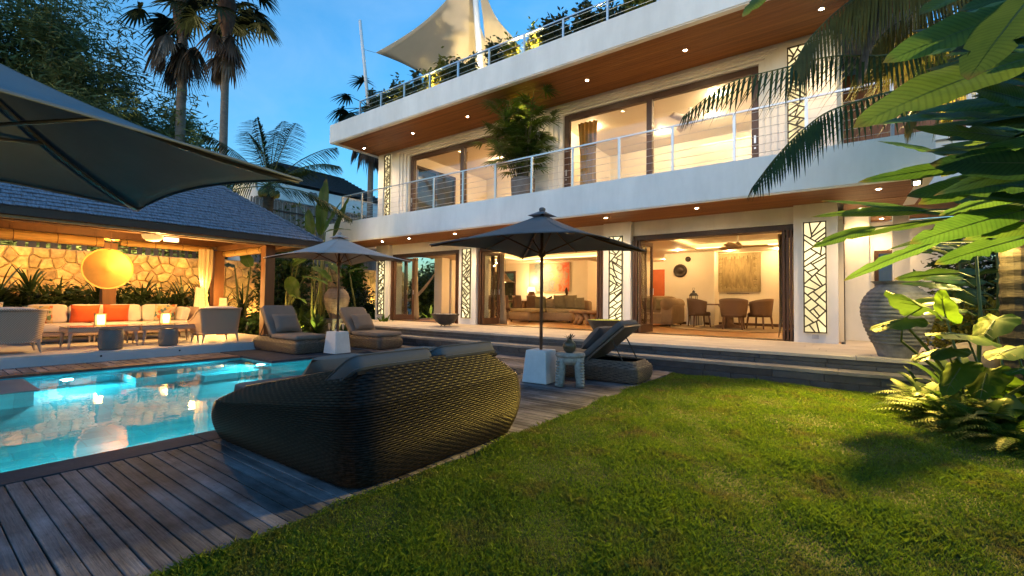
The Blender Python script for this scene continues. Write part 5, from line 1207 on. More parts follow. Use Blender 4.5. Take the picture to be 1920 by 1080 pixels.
# hammock on the left veranda
hm = thing("hammock", "pale rope hammock hanging in the left veranda", "hammock", (-14.0, 13.6, FZ)); b = B()
b.grid(lambda u, v: (.05+(-2.2)*u, (v-.5)*.22*math.sin(PI*(.08+.84*u)), 1.9-1.15*math.sin(PI*u*.62)-.08*math.cos((v-.5)*PI)), 24, 6); o = b.obj("cloth", M("hammock_rope", (.55, .47, .34), .85), hm, True); m = o.modifiers.new("solid", 'SOLIDIFY'); m.thickness = .02
# upstairs furniture
def upchair(label, x, y, rz):
    t = thing("bedroom_armchair", label, "armchair", (x, y, 3.75), rz, "upstairs armchairs"); b = B(); b.blob((0, 0, .32), .40, .40, .14, .25); b.obj("seat", M("beige_upholstery", (.52, .40, .26), .85), t, True); b = B(); b.blob((0, -.34, .66), .40, .10, .36, .3, M=RX_(.18)); b.obj("backrest", MATS["beige_upholstery"], t, True)
    for s in (-1, 1): b = B(); b.blob((s*.38, .0, .46), .09, .38, .2, .3); b.obj("arm", MATS["beige_upholstery"], t, True)
    for sx in (-1, 1):
        for sy in (-1, 1): b = B(); b.tube([(sx*.3, sy*.3, 0), (sx*.3, sy*.3, .2)], .02, 6); b.obj("leg", dark_wood, t)
upchair("beige armchair behind the left upstairs window", -13.0, 12.6, 2.0); 
pillow("throw_cushion", "dark patterned cushion on the upstairs armchair", (-12.9, 12.55, 4.5), .4, .36, .14, .4, .25, M("zebra_fabric", (.05, .05, .05), .8, .8, 14, c2=(.6, .5, .4)))
nl = thing("bedside_lamp", "small glowing lamp behind the left upstairs window", "table lamp", (-10.9, 14.9, 4.35)); b = B(); b.lathe([(.16, .12), (.13, .38)], 16); b.obj("lamp_shade", MATS["lit_shade"], nl, True); b = B(); b.lathe([(.07, 0), (.03, .12), (.02, .2)], 10); b.obj("lamp_base", wood_mid, nl); lamp('POINT', (-10.9, 14.8, 4.95), 10, WARM, nl, .08)
nt_ = thing("bedside_table", "small wooden bedside table under the upstairs lamp", "table", (-10.9, 14.9, 3.75)); b = B(); b.box(-.28, .28, -.25, .25, .5, .6); 
for sx in (-1, 1):
    for sy in (-1, 1): b.box(sx*.24-.03, sx*.24+.03, sy*.21-.03, sy*.21+.03, 0, .5)
b.obj("table_body", wood_mid, nt_)
wl = thing("wall_lamp", "glowing wall lamp at the left edge of the left upstairs window", "wall lamp", (-14.10, 11.62+.0, 5.2)); 
b = B(); b.lathe([(.07, -.13), (.08, 0), (.07, .13)], 14, (.14, -.20, 0)); b.obj("lamp_shade", MATS["lit_shade"], wl, True); b = B(); b.bar((0, -.2, 0), (.14, -.2, 0), .02, .02); b.obj("arm", steel, wl)
tv = thing("television", "dark flat screen on a low stand in the upstairs right room", "television", (-4.7, 13.6, 3.75)); b = B(); b.box(-.38, .38, -.03, .03, .42, .88); b.obj("screen", M("black_glass", (.02, .022, .026), .15), tv, bevel=.01); b = B(); b.box(-.45, .45, -.2, .2, 0, .38); b.obj("stand", M("grey_stand", (.18, .17, .18), .6), tv)
bd = thing("bed", "bed with a brown headboard in the upstairs right room", "bed", (-2.9, 13.0, 3.75)); b = B(); b.box(-.95, -.88, -.8, .8, .0, .95); b.obj("headboard", brown_wood, bd); b = B(); b.blob((0, 0, .42), .9, .78, .16, .2); b.obj("mattress", cush_w, bd, True)

# ================================================================ PLANTS
lf = lambda n, c, c2, tr=.35, r=.4, rnd=.25, hue=.015: M(n, c, r, .2, 4, 0, c2=c2, transl=tr, rnd=rnd, hue=hue, spec=.22)
leaf_big = lf("broad_leaf", (.075, .155, .022), (.13, .21, .03), .5, .42, .28, .02)
veins_pending = leaf_big
leaf_dark = lf("dark_leaf", (.018, .038, .014), (.040, .065, .02), .25, .4)
leaf_mid = lf("mid_leaf", (.035, .075, .018), (.07, .12, .028), .35, .4)
leaf_ear = lf("elephant_ear_leaf", (.045, .11, .012), (.08, .155, .018), .45, .55, .2, .015)
leaf_fern = lf("fern_leaf", (.045, .10, .010), (.085, .14, .016), .45, .5)
for m_ in (leaf_ear, leaf_fern): [n for n in m_.node_tree.nodes if n.type == 'BSDF_PRINCIPLED'][0].inputs["Specular IOR Level"].default_value = .12
leaf_coco = lf("coconut_leaf", (.016, .036, .010), (.034, .06, .013), .3, .55)
leaf_dry = lf("dry_leaf", (.16, .11, .05), (.24, .18, .09), .3, .6)
leaf_bam = lf("bamboo_leaf", (.08, .115, .042), (.18, .20, .065), .3, .5, .15)
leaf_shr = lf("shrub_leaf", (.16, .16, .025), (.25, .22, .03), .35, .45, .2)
def veins(m, n=26, slope=2.2, dark=.80, tip=True):
    # fine side veins, paler midrib and browned tips, laid along the leaf's own UVs
    nt = m.node_tree; N = nt.nodes; L = nt.links; p = N["Principled BSDF"]; lk = p.inputs["Base Color"].links[0].from_socket; users = [l.to_socket for l in lk.links]
    uvn = N.new("ShaderNodeUVMap"); sp = N.new("ShaderNodeSeparateXYZ"); L.new(uvn.outputs[0], sp.inputs[0]); ab = N.new("ShaderNodeMath"); ab.operation = 'ABSOLUTE'; L.new(sp.outputs[0], ab.inputs[0])
    a = N.new("ShaderNodeMath"); a.operation = 'MULTIPLY_ADD'; a.inputs[1].default_value = -slope; L.new(ab.outputs[0], a.inputs[0]); b_ = N.new("ShaderNodeMath"); b_.operation = 'MULTIPLY'; b_.inputs[1].default_value = n; L.new(sp.outputs[1], b_.inputs[0]); L.new(b_.outputs[0], a.inputs[2])
    fr = N.new("ShaderNodeMath"); fr.operation = 'FRACT'; L.new(a.outputs[0], fr.inputs[0]); pp = N.new("ShaderNodeMath"); pp.operation = 'PINGPONG'; pp.inputs[1].default_value = .5; L.new(fr.outputs[0], pp.inputs[0])
    mr = N.new("ShaderNodeMapRange"); mr.inputs[1].default_value = 0; mr.inputs[2].default_value = .28; mr.inputs[3].default_value = dark; mr.inputs[4].default_value = 1.08; L.new(pp.outputs[0], mr.inputs[0])
    mx = N.new("ShaderNodeMix"); mx.data_type = 'RGBA'; mx.blend_type = 'MULTIPLY'; mx.inputs[0].default_value = 1; L.new(lk, mx.inputs[6]); L.new(mr.outputs[0], mx.inputs[7])
    tr = N.new("ShaderNodeMapRange"); tr.inputs[1].default_value = .90; tr.inputs[2].default_value = 1.0; tr.inputs[4].default_value = .85; L.new(sp.outputs[1], tr.inputs[0])
    m2 = N.new("ShaderNodeMix"); m2.data_type = 'RGBA'; m2.inputs[7].default_value = (.16, .11, .035, 1); L.new(tr.outputs[0], m2.inputs[0]); L.new(mx.outputs[2], m2.inputs[6])
    for u in users: L.new(m2.outputs[2], u)
    bp = N.new("ShaderNodeBump"); bp.inputs["Strength"].default_value = .35; bp.inputs["Distance"].default_value = .004; L.new(mr.outputs[0], bp.inputs["Height"]); L.new(bp.outputs[0], p.inputs["Normal"]); return m
stem_m = M("green_stem", (.07, .10, .03), .5, .25, 8)
bark = M("grey_palm_bark", (.17, .14, .115), .85, .35, 6, .6, 25, stretch=(1, 1, 4))
bark_dk = M("ringed_dark_bark", (.035, .026, .018), .85, .5, 5, .8, 18, stretch=(1, 1, 5), c2=(.10, .072, .04))
def bez(a, c, d, t): return a*(1-t)**2+c*2*t*(1-t)+d*t*t
def leaf(b, base, tip, W, sag=.12, fold=.22, n=12, shape='paddle', wav=0, roll=0, up=V(0, 0, 1), cross=4, seed=0, notch=0):
    base = Vector(base); tip = Vector(tip); L = (tip-base).length; mid = (base+tip)/2+up*sag*L; r = random.Random(seed)
    vs = []; fs = []; uv = []; ph = r.uniform(0, 6)
    for i in range(n+1):
        t = i/n; p = bez(base, mid, tip, t); tg = (bez(base, mid, tip, min(1, t+.03))-bez(base, mid, tip, max(0, t-.03))).normalized()
        s = tg.cross(up)
        if s.length < .05: s = tg.cross(V(.6, .8, 0))
        s.normalize(); nn = s.cross(tg)
        if roll: s, nn = s*math.cos(roll)+nn*math.sin(roll), nn*math.cos(roll)-s*math.sin(roll)
        if shape == 'paddle': w = W*.5*max(0, math.sin(PI*min(1, (t*.97+.02)**.80)))**.62
        elif shape == 'lance': w = W*.5*max(0, math.sin(PI*(t*.96+.03)**.62))**.85
        elif shape == 'strap': w = W*.5*min(1, .35+t*5)*(1-t)**.45
        else: w = W*.5*(1-t)**.5*min(1, .15+3.2*t)
        if t > .985: w = W*.01
        tear = [1-(r.uniform(.18, .42) if cross >= 6 and r.random() < .13 and .15 < t < .9 else 0) for _ in (0, 1)]
        for k in range(cross+1):
            q = 2*k/cross-1; q = q*(tear[0 if q < 0 else 1] if abs(q) > .99 else 1); e = fold*abs(q)*w*1.0-(.18*w*q*q)
            e += wav*w*abs(q)*math.sin(t*17+ph+(2 if q < 0 else 0))
            vs.append(p+s*(q*w)+nn*e); uv.append((q, t))
    m = cross+1
    for i in range(n):
        for k in range(cross): fs.append((i*m+k, i*m+k+1, (i+1)*m+k+1, (i+1)*m+k))
    b.add(vs, fs, uv)
def midrib(b, base, tip, sag, r0, up=V(0, 0, 1), n=8):
    base = Vector(base); tip = Vector(tip); L = (tip-base).length; mid = (base+tip)/2+up*sag*L
    b.tube([bez(base, mid, tip, i/n*.96)-up*r0*.4 for i in range(n+1)], [r0*(1-.75*i/n) for i in range(n+1)], 5)
def leaf_obj(parent, o, base, tip, W, mat, name="leaf", rib=.006, ribmat=None, **k):
    b = B(o); leaf(b, base, tip, W, **k); lo = b.obj(name, mat, parent, True)
    if rib: r = B(o); midrib(r, base, tip, k.get('sag', .12), rib, k.get('up', V(0, 0, 1))); r.obj("midrib", ribmat or stem_m, lo, True)
    return lo
# ---- ginger thicket at the right, close to the camera
GINGER= [((0.633, 2.719, 2.217), (0.038, 2.479, 1.974), 0.175), ((0.635, 2.713, 2.422), (0.145, 2.547, 2.261), 0.15), ((0.635, 2.586, 2.521), (0.246, 2.37, 2.346), 0.12), ((0.557, 2.35, 2.314), (0.369, 2.285, 2.017), 0.16), ((-0.213, 2.515, 2.795), (-0.385, 2.397, 2.581), 0.1), ((0.73, 3.349, 2.148), (0.131, 2.914, 2.105), 0.115), ((0.751, 3.24, 2.177), (0.46, 3.025, 2.263), 0.12), ((0.862, 3.817, 2.15), (0.321, 3.42, 2.21), 0.075), ((0.849, 3.81, 2.065), (0.396, 3.602, 2.107), 0.11), ((0.521, 3.939, 2.159), (0.185, 3.814, 2.275), 0.06), ((0.849, 3.811, 2.034), (0.073, 3.495, 1.949), 0.085), ((0.817, 3.546, 1.844), (0.282, 3.282, 1.796), 0.13), ((0.873, 3.831, 1.974), (0.36, 3.587, 1.797), 0.12), ((0.826, 3.679, 1.791), (0.547, 3.475, 1.788), 0.09), ((0.554, 4.223, 1.818), (-0.134, 3.964, 1.948), 0.065), ((0.452, 4.147, 1.842), (-0.191, 3.926, 1.828), 0.06), ((0.554, 4.224, 1.782), (0.041, 3.977, 1.658), 0.055), ((0.178, 4.074, 1.739), (-0.181, 3.818, 1.595), 0.07), ((0.814, 3.672, 1.733), (0.306, 3.431, 1.549), 0.135), ((0.507, 4.071, 1.618), (-0.001, 3.833, 1.357), 0.075), ((0.858, 3.83, 1.669), (0.636, 3.671, 1.59), 0.07), ((0.911, 4.118, 1.623), (0.467, 3.923, 1.458), 0.11), ((0.768, 4.121, 2.128), (0.506, 3.933, 2.016), 0.09), ((0.828, 3.673, 2.008), (0.634, 3.529, 2.073), 0.09), ((0.846, 3.82, 1.708), (0.576, 3.622, 1.72), 0.08), ((0.959, 4.264, 2.012), (0.576, 3.98, 2.125), 0.1), ((0.959, 4.267, 1.91), (0.508, 4.066, 1.787), 0.1), ((0.99, 4.421, 1.706), (0.583, 4.246, 1.735), 0.09), ((1.028, 4.549, 2.376), (0.733, 4.341, 2.173), 0.1)]
ALO= [((0.679, 6.564, 1.17), (0.406, 6.21, 1.374), (0.507, 6.568, 1.032), 0.46), ((0.511, 6.446, 1.041), (0.244, 6.106, 0.969), (0.505, 6.574, 0.798), 0.36), ((0.914, 6.986, 1.094), (0.847, 6.78, 1.341), (1.017, 7.198, 0.727), 0.26), ((1.04, 6.714, 0.889), (0.731, 6.338, 0.937), (1.189, 6.96, 0.471), 0.48), ((1.34, 6.44, 0.796), (1.112, 6.128, 0.74), (1.453, 6.659, 0.43), 0.4), ((1.43, 6.388, 0.616), (1.224, 6.09, 0.61), (1.483, 6.56, 0.345), 0.34), ((1.159, 6.566, 0.516), (1.064, 6.355, 0.297), (1.182, 6.719, 0.116), 0.36), ((0.871, 6.595, 0.735), (0.569, 6.229, 0.671), (1.002, 6.828, 0.354), 0.3), ((1.335, 7.172, 1.043), (1.177, 6.915, 0.84), (1.431, 7.383, 0.504), 0.36), ((0.963, 6.545, 0.553), (0.806, 6.29, 0.327), (1.026, 6.728, 0.147), 0.3)]
FERN= [(0.756, 7.159, 0.0), (0.848, 6.486, 0.0), (1.063, 6.061, 0.0), (1.307, 6.253, 0.0), (1.033, 7.06, 0.0), (1.369, 6.9, 0.0)]
FRONDS= [[(1.447, 7.851, 5.353), (0.92, 7.193, 4.284), (0.426, 6.654, 4.051), (-0.094, 6.154, 3.971), (-0.51, 5.733, 3.788), (-0.993, 5.264, 3.557), (-1.362, 4.945, 3.193)], [(1.499, 7.893, 5.222), (0.892, 7.002, 3.832), (0.354, 6.373, 3.513), (-0.095, 5.929, 3.283), (-0.339, 5.697, 3.054), (-0.56, 5.483, 2.756), (-0.754, 5.291, 2.425)], [(1.607, 7.961, 5.552), (1.037, 7.31, 5.2), (0.506, 6.683, 4.923), (0.06, 6.246, 4.577), (-0.276, 5.892, 4.125), (-0.42, 5.797, 3.83)], [(1.582, 8.066, 5.562), (1.127, 7.626, 5.086), (0.741, 7.232, 4.754), (0.374, 6.975, 4.427), (0.11, 6.8, 3.908)], [(1.663, 8.251, 5.503), (1.22, 7.947, 4.954), (0.832, 7.68, 4.473), (0.619, 7.667, 3.904)], [(1.631, 7.857, 5.475), (0.854, 6.921, 5.415), (0.299, 6.278, 5.129), (-0.169, 5.704, 4.684)], [(1.871, 8.16, 5.359), (2.08, 7.839, 4.701), (2.373, 7.834, 3.869)], [(1.58, 8.312, 5.576), (1.203, 8.187, 4.801), (0.931, 8.127, 4.357), (0.707, 8.11, 3.68)], [(1.55, 7.677, 5.396), (1.098, 7.109, 5.114), (0.69, 6.692, 4.973), (0.297, 6.29, 4.719), (-0.085, 6.024, 4.333)], [(1.606, 7.967, 5.355), (1.085, 7.361, 4.694), (0.674, 7.07, 4.436), (0.313, 6.822, 3.988)], [(1.571, 7.573, 5.257), (1.242, 7.232, 4.568), (1.041, 7.104, 4.017), (0.931, 7.167, 3.448)], [(1.636, 8.103, 5.629), (0.971, 7.497, 5.543), (0.439, 7.118, 5.273), (0.118, 6.899, 4.81)]]
DEADFR= [(0.506, 6.683, 4.923), (0.301, 6.422, 4.55), (0.211, 6.369, 4.19), (0.15, 6.339, 3.771)]
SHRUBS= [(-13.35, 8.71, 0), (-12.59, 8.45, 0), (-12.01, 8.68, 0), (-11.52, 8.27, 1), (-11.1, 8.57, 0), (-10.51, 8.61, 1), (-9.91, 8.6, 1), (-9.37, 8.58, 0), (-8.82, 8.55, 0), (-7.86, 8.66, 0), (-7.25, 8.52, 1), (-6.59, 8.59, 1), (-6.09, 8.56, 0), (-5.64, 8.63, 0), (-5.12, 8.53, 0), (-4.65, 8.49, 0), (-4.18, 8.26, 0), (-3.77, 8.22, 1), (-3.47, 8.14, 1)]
BAN1= [((-14.218, 8.501, 3.337), (-14.03, 8.574, 5.221), 0.42), ((-13.868, 8.386, 3.296), (-13.363, 8.717, 4.392), 0.36), ((-14.152, 8.179, 3.292), (-14.245, 8.082, 4.134), 0.4), ((-13.766, 8.71, 3.239), (-13.324, 8.986, 4.616), 0.3), ((-14.643, 8.554, 3.56), (-15.3, 8.039, 4.611), 0.4), ((-13.796, 8.435, 3.385), (-13.086, 8.951, 3.448), 0.3)]
BAN2= [((-13.141, 6.516, 1.022), (-12.702, 6.8, 2.094), (-11.923, 7.11, 2.418), 0.4), ((-13.305, 6.644, 1.02), (-12.772, 6.992, 2.233), (-12.822, 6.697, 2.549), 0.4), ((-12.878, 6.462, 0.951), (-12.267, 6.881, 1.784), (-11.54, 7.171, 1.56), 0.45), ((-12.939, 6.418, 0.95), (-12.63, 6.616, 1.779), (-12.198, 6.703, 1.182), 0.4), ((-12.973, 7.129, 1.181), (-12.649, 7.333, 2.127), (-12.001, 7.574, 1.656), 0.4), ((-13.035, 7.32, 1.501), (-12.515, 7.673, 2.305), (-11.953, 7.851, 1.823), 0.4), ((-15.092, 6.574, 1.162), (-14.95, 6.643, 2.162), (-14.935, 6.391, 2.637), 0.4), ((-15.226, 6.476, 1.16), (-15.354, 6.349, 2.156), (-15.509, 5.989, 2.138), 0.42), ((-12.941, 8.52, 1.025), (-12.728, 8.641, 2.047), (-12.078, 8.865, 2.125), 0.35), ((-12.439, 6.537, 0.884), (-12.377, 6.57, 1.254), (-11.83, 6.729, 1.04), 0.35)]

veins(leaf_big)
def ginger(label, idx, base, bend):
    base = V(*base); t = thing("ginger_plant", label, "plant", base); top = V(*bend)
    st = B(base); zs = [V(*GINGER[i][0]) for i in idx]; stem = [base, base.lerp(top, .35)+V(.08, .0, 0), base.lerp(top, .7)+V(.07, 0, 0), top]
    st.tube(stem, [.022, .02, .017, .012], 8); st.obj("stem", stem_m, t, True)
    for i in idx:
        a, c, w = GINGER[i]; a = V(*a); c = V(*c); r = random.Random(i); d = (a-c).normalized()
        near = min((stem[j].lerp(stem[j+1], k/6) for j in range(3) for k in range(7)), key=lambda p: (p-a).length)
        pb = B(base); pb.tube([near, (near+a)/2+V(0, 0, -.03), a, a.lerp(c, .05)], [.011, .010, .008, .006], 6); pb.obj("petiole", stem_m, t, True)
        leaf_obj(t, base, a, c, w*1.30, leaf_big, sag=r.uniform(.03, .10), fold=r.uniform(.10, .34), n=16, shape='lance' if w < .07 else 'paddle', wav=.06, up=V(-.25+r.uniform(-.3, .3), -.80, .48+r.uniform(-.35, .45)).normalized(), seed=i, cross=6, rib=.0045)
ginger("broad leaved ginger plant at the top right corner, nearest the camera", [0, 1, 2, 3, 4], (.98, 2.75, 0), (.80, 2.72, 2.60))
ginger("ginger plant with long pointed leaves right of the balcony edge", [5, 6, 7, 8, 9, 23, 28], (1.15, 3.60, 0), (1.02, 3.62, 2.35))
ginger("ginger plant whose middle leaves hang in front of the terrace soffit", [10, 11, 12, 13, 18, 20, 24], (1.05, 3.95, 0), (1.0, 3.88, 2.15))
ginger("ginger plant with thin leaves reaching across the right lattice pillar", [14, 15, 16, 17, 19, 21, 22, 25, 26, 27], (1.12, 4.45, 0), (1.06, 4.42, 2.25))
rg7 = random.Random(77)
def filler(label, cx, cy, zl, zh, n, mat, sz, depth):
    t = thing("ginger_plant", label, "plant", (cx, cy, 0)); o = V(cx, cy, 0); b = B(o); b.tube([(cx, cy, 0), (cx+.05, cy+.02, zh*.6), (cx, cy, zh)], [.02, .018, .01], 6); b.obj("stem", stem_m, t)
    for i in range(n):
        z = zl+(zh-zl)*i/n; a = PI*(.5 if i % 2 else 1.35)+rg7.uniform(-.7, .7); d = V(math.cos(a), math.sin(a)*.8, rg7.uniform(-.15, .3)); A = V(cx, cy, z); p = A+d*.10
        leaf_obj(t, o, p, p+d*sz*rg7.uniform(.8, 1.2), sz*.25, mat, sag=.12, fold=.25, n=9, shape='lance', roll=rg7.uniform(-.4, .4), seed=i, rib=.005)
filler("leafy ginger stalk at the right edge above the elephant ears", 1.30, 5.0, 1.9, 2.8, 12, leaf_big, .55, 0)
filler("second leafy ginger stalk at the right edge by the palm trunk", 1.55, 5.6, 2.1, 3.2, 12, leaf_big, .6, 0)
filler("dark leafy stalk behind the jar at the terrace end", 1.35, 9.3, .5, 2.4, 14, leaf_mid, .55, 0)
filler("dark leafy stalk between the jar and the palm trunk", 1.75, 8.6, .5, 2.2, 13, leaf_mid, .55, 0)
# more leaves thicken the stand: each from one of four stalks at the right
TH = random.Random(41)
def thicket(label, bx, by, n, zlo, zhi, mat, w=.11):
    t = thing("ginger_plant", label, "plant", (bx, by, 0)); o = V(bx, by, 0); st = [V(bx, by, 0), V(bx+.05, by+.03, zhi*.5), V(bx, by, zhi)]; b = B(o); b.tube(st, [.022, .018, .01], 7); b.obj("stem", stem_m, t, True)
    for i in range(n):
        z = zlo+(zhi-zlo)*(i+.5)/n; a = PI*1.08+TH.uniform(-.65, .55); L = TH.uniform(.42, .68); d = V(math.cos(a), math.sin(a), TH.uniform(-.22, .30)).normalized(); p = V(bx, by, z)+d*.12
        pb = B(o); pb.tube([V(bx, by, z-.08), p, p+d*.05], [.011, .008, .006], 6); pb.obj("petiole", stem_m, t, True)
        leaf_obj(t, o, p, p+d*L, w*TH.uniform(.8, 1.35), mat, sag=TH.uniform(.04, .14), fold=TH.uniform(.1, .35), n=14, shape=TH.choice(('lance', 'paddle')), wav=.06, up=V(-.2+TH.uniform(-.35, .35), -.75, .5+TH.uniform(-.4, .5)).normalized(), seed=i+60, cross=6, rib=.0045)
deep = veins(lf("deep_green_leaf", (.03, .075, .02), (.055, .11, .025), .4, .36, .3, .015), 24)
thicket("crowded ginger stalk just inside the right edge at eye height", 1.16, 3.75, 13, 1.62, 2.7, leaf_big)
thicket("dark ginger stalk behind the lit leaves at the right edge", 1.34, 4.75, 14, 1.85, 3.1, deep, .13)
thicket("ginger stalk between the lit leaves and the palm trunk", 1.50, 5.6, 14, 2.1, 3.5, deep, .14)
thicket("tall ginger stalk before the palm trunk at the right", 1.62, 6.5, 12, 2.4, 3.8, leaf_big, .15)
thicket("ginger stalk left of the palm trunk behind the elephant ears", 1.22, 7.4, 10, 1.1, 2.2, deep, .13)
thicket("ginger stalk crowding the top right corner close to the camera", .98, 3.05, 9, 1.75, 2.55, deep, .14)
thicket("ginger stalk filling the gap under the top right leaves", 1.06, 3.35, 11, 1.9, 2.75, leaf_big, .15)
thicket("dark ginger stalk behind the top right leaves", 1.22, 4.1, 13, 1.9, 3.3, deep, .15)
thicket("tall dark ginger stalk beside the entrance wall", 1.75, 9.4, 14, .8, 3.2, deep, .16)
# ---- elephant ears
el = thing("elephant_ear", "elephant ear plant with big heart shaped leaves in front of the ribbed jar", "plant", (1.15, 6.75, 0)); eo = V(1.15, 6.75, 0)
def heart(b, J, T, W, up, seed):
    # heart blade: joint J, tip T; two back lobes behind the joint
    J = V(*J); T = V(*T); ax = T-J; L = ax.length*1.0; ax.normalize(); s = ax.cross(up)
    if s.length < .2: s = ax.cross(V(.5, -.8, .2))
    s.normalize(); nn = s.cross(ax); r = random.Random(seed); N_ = 28; rings = 5; vs = [J]; fs = []
    for q in range(1, rings+1):
        for k in range(N_):
            a = 2*PI*k/N_; c = math.cos(a)
            rad = (.55+.45*c)*L*.95+.10*L if c > 0 else L*(.42+.14*math.sin(a)**2)+.06*L*(-c)
            rad *= 1-(.55*max(0, -math.cos(a))**14); x = rad*math.cos(a); y = W/2*math.sin(a)*(.92+.25*max(0, -c))*(1-.15*max(0, c)**3)
            f = q/rings; p = J+ax*x*f+s*y*f; e = abs(y*f)
            p += nn*(-.45*e*e/max(W, .1)*1.6-.10*max(0, x*f)**2/L+.016*math.sin(9*a+seed)*f*f*f); vs.append(p)
    for k in range(N_): fs.append((0, 1+k, 1+(k+1) % N_))
    for q in range(rings-1):
        for k in range(N_): a0 = 1+q*N_; fs.append((a0+k, a0+N_+k, a0+N_+(k+1) % N_, a0+(k+1) % N_))
    b.add(vs, fs); return s, nn, ax, L
for i, (J, T, Bq, W_) in enumerate(ALO):
    b = B(eo); up = V(-.35, -.55, .75) if i not in (2, 6, 9) else V(-.5, -.85, .25)
    s, nn, ax, L = heart(b, J, T, W_*1.05, up.normalized(), i); lo = b.obj("leaf", leaf_ear if i not in (0, 1, 7) else leaf_mid, el, True)
    v = B(eo); Jv = V(*J); v.tube([Jv, Jv+ax*L*.5-nn*.002, Jv+ax*L*.93-nn*.03], [.008, .006, .002], 5)
    for k in (-1, 1):
        for q in (.15, .4, .65): v.tube([Jv+ax*L*q-nn*.004, Jv+ax*L*(q+.16)+s*k*W_*.33*(1-q*.6)-nn*.03], [.004, .0015], 4)
    v.obj("vein", stem_m, lo)
    p = B(eo); root = V(1.15+.05*math.sin(i*2), 6.75+.05*math.cos(i*3), 0); p.tube([root, root.lerp(V(*Bq), .6)+V(0, 0, .05), V(*Bq), Jv], [.022, .018, .013, .008], 7); p.obj("petiole", stem_m, el, True)
# ---- ferns
def frond(b, base, d, L, W, droop, n, lw, up=V(0, 0, 1), stemr=.004, gap=.55):
    base = Vector(base); d = Vector(d).normalized(); hd = V(d.x, d.y, 0); pts = []
    for i in range(n+1):
        t = i/n; p = base+d*L*t+V(0, 0, -droop*L*t*t); pts.append(p)
    b.tube(pts, [stemr*(1-.8*i/n) for i in range(n+1)], 4, False)
    for i in range(2, n+1):
        t = i/n; p = pts[i]; tg = (pts[i]-pts[i-1]).normalized(); s = tg.cross(up)
        if s.length < .05: s = tg.cross(V(1, 0, 0))
        s.normalize(); l = W*math.sin(PI*min(1, t*.9+.1))**.7*.5+.004
        for k in (-1, 1):
            e = p+s*k*l+tg*l*.35+V(0, 0, -l*.18); w = tg*lw*L/n
            b.add([p-w*.5, p+w*.5, (p+e)/2+w*.45, e, (p+e)/2-w*.45], [(0, 1, 2, 4), (4, 2, 3)])
    return pts
def fern(label, x, y, n, L, seed, mat, zb=0, W=.13, name="fern"):
    t = thing(name, label, "fern", (x, y, zb), group="ferns along the lawn edge"); r = random.Random(seed)
    for k in range(n):
        a = 2*PI*k/n+r.uniform(-.3, .3); el_ = r.uniform(.35, 1.15); b = B()
        frond(b, (.02*math.cos(a), .02*math.sin(a), .01), (math.cos(a)*math.cos(el_), math.sin(a)*math.cos(el_), math.sin(el_)), L*r.uniform(.75, 1.15), W*r.uniform(.8, 1.1), r.uniform(.35, .75), 21, .46)
        b.obj("frond", mat, t)
    return t
fl = ["fern at the lawn edge nearest the terrace steps", "fern at the lawn edge under the elephant ears", "bright fern in front of the elephant ears", "fern at the right frame edge by the lawn", "fern behind the bright lawn edge fern", "fern at the right edge under the palm trunk", "small fern at the left tip of the planting bed", "fern nearest the camera at the right edge of the lawn", "fern between the bright lawn edge fern and the elephant ears", "fern pushed against the right frame edge behind the nearest one"]
for i, (x, y, z) in enumerate(FERN+[(.70, 6.75, 0), (1.18, 5.75, 0), (.93, 6.28, 0), (1.30, 5.95, 0)]): fern(fl[i], x+.02, y-.12, 24, .70 if i != 2 else .76, i, leaf_fern if i not in (0, 4) else leaf_mid, 0, .15)
# broad strap leaves at the bed's left end, and low filler plants
def rosette(label, loc, n, L, W, mat, seed, cat="plant", name="strap_plant", group=None, tall=(.3, 1.3), stem=0, joined=False, shape='strap', sag=(.1, .35)):
    t = thing(name, label, cat, loc, group=group); r = random.Random(seed); jb = B()
    if stem: b = B(); b.tube([(0, 0, 0), (r.uniform(-.04, .04), r.uniform(-.04, .04), stem)], [.025, .018], 6); b.obj("stem", bark, t)
    for k in range(n):
        a = 2.4*k+r.uniform(-.4, .4); e = r.uniform(*tall); l = L*r.uniform(.7, 1.15); z0 = stem*r.uniform(.55, 1) if stem else 0
        d = V(math.cos(a)*math.cos(e), math.sin(a)*math.cos(e), math.sin(e)); p = V(.01*math.cos(a), .01*math.sin(a), z0); tip = p+d*l+V(0, 0, -l*r.uniform(.05, .45)*math.cos(e))
        b = jb if joined else B(); leaf(b, p, tip, W*r.uniform(.8, 1.2), sag=r.uniform(*sag), fold=.3, n=6, shape=shape, cross=2, seed=k)
        if not joined: b.obj("leaf", mat, t, True)
    if joined: stuff(jb.obj("foliage", mat, t, True))
    return t
rosette("dark strap leaved plant beside the end of the terrace steps", (.82, 7.55, 0), 18, .62, .07, leaf_mid, 1, tall=(.2, 1.0))
rosette("bright bird nest plant between the ferns", (.98, 6.75, 0), 13, .5, .11, leaf_fern, 2, tall=(.5, 1.3), shape='paddle')
rosette("low pointed plant right of the ferns", (1.45, 6.55, 0), 14, .5, .06, leaf_mid, 3, tall=(.3, 1.2))
for i, (x, y, n, L, w, m, lb) in enumerate(((.80, 7.0, 16, .55, .17, leaf_mid, "broad green leaves spilling over the end of the lower step"), (1.0, 6.05, 14, .45, .14, leaf_ear, "broad leaved plant low between the front ferns"), (1.35, 6.1, 16, .55, .16, leaf_mid, "broad leaved plant at the right edge behind the front fern"), (1.5, 7.2, 18, .75, .18, leaf_ear, "large leaved plant at the foot of the ringed palm"), (1.12, 7.6, 18, .70, .16, leaf_mid, "large leaved plant under the ribbed jar"), (1.9, 7.0, 18, .8, .18, leaf_mid, "large leaved plant right of the ringed palm"))):
    rosette(lb, (x, y, 0), n, L, w, m, 540+i, tall=(.25, 1.15), shape='paddle')
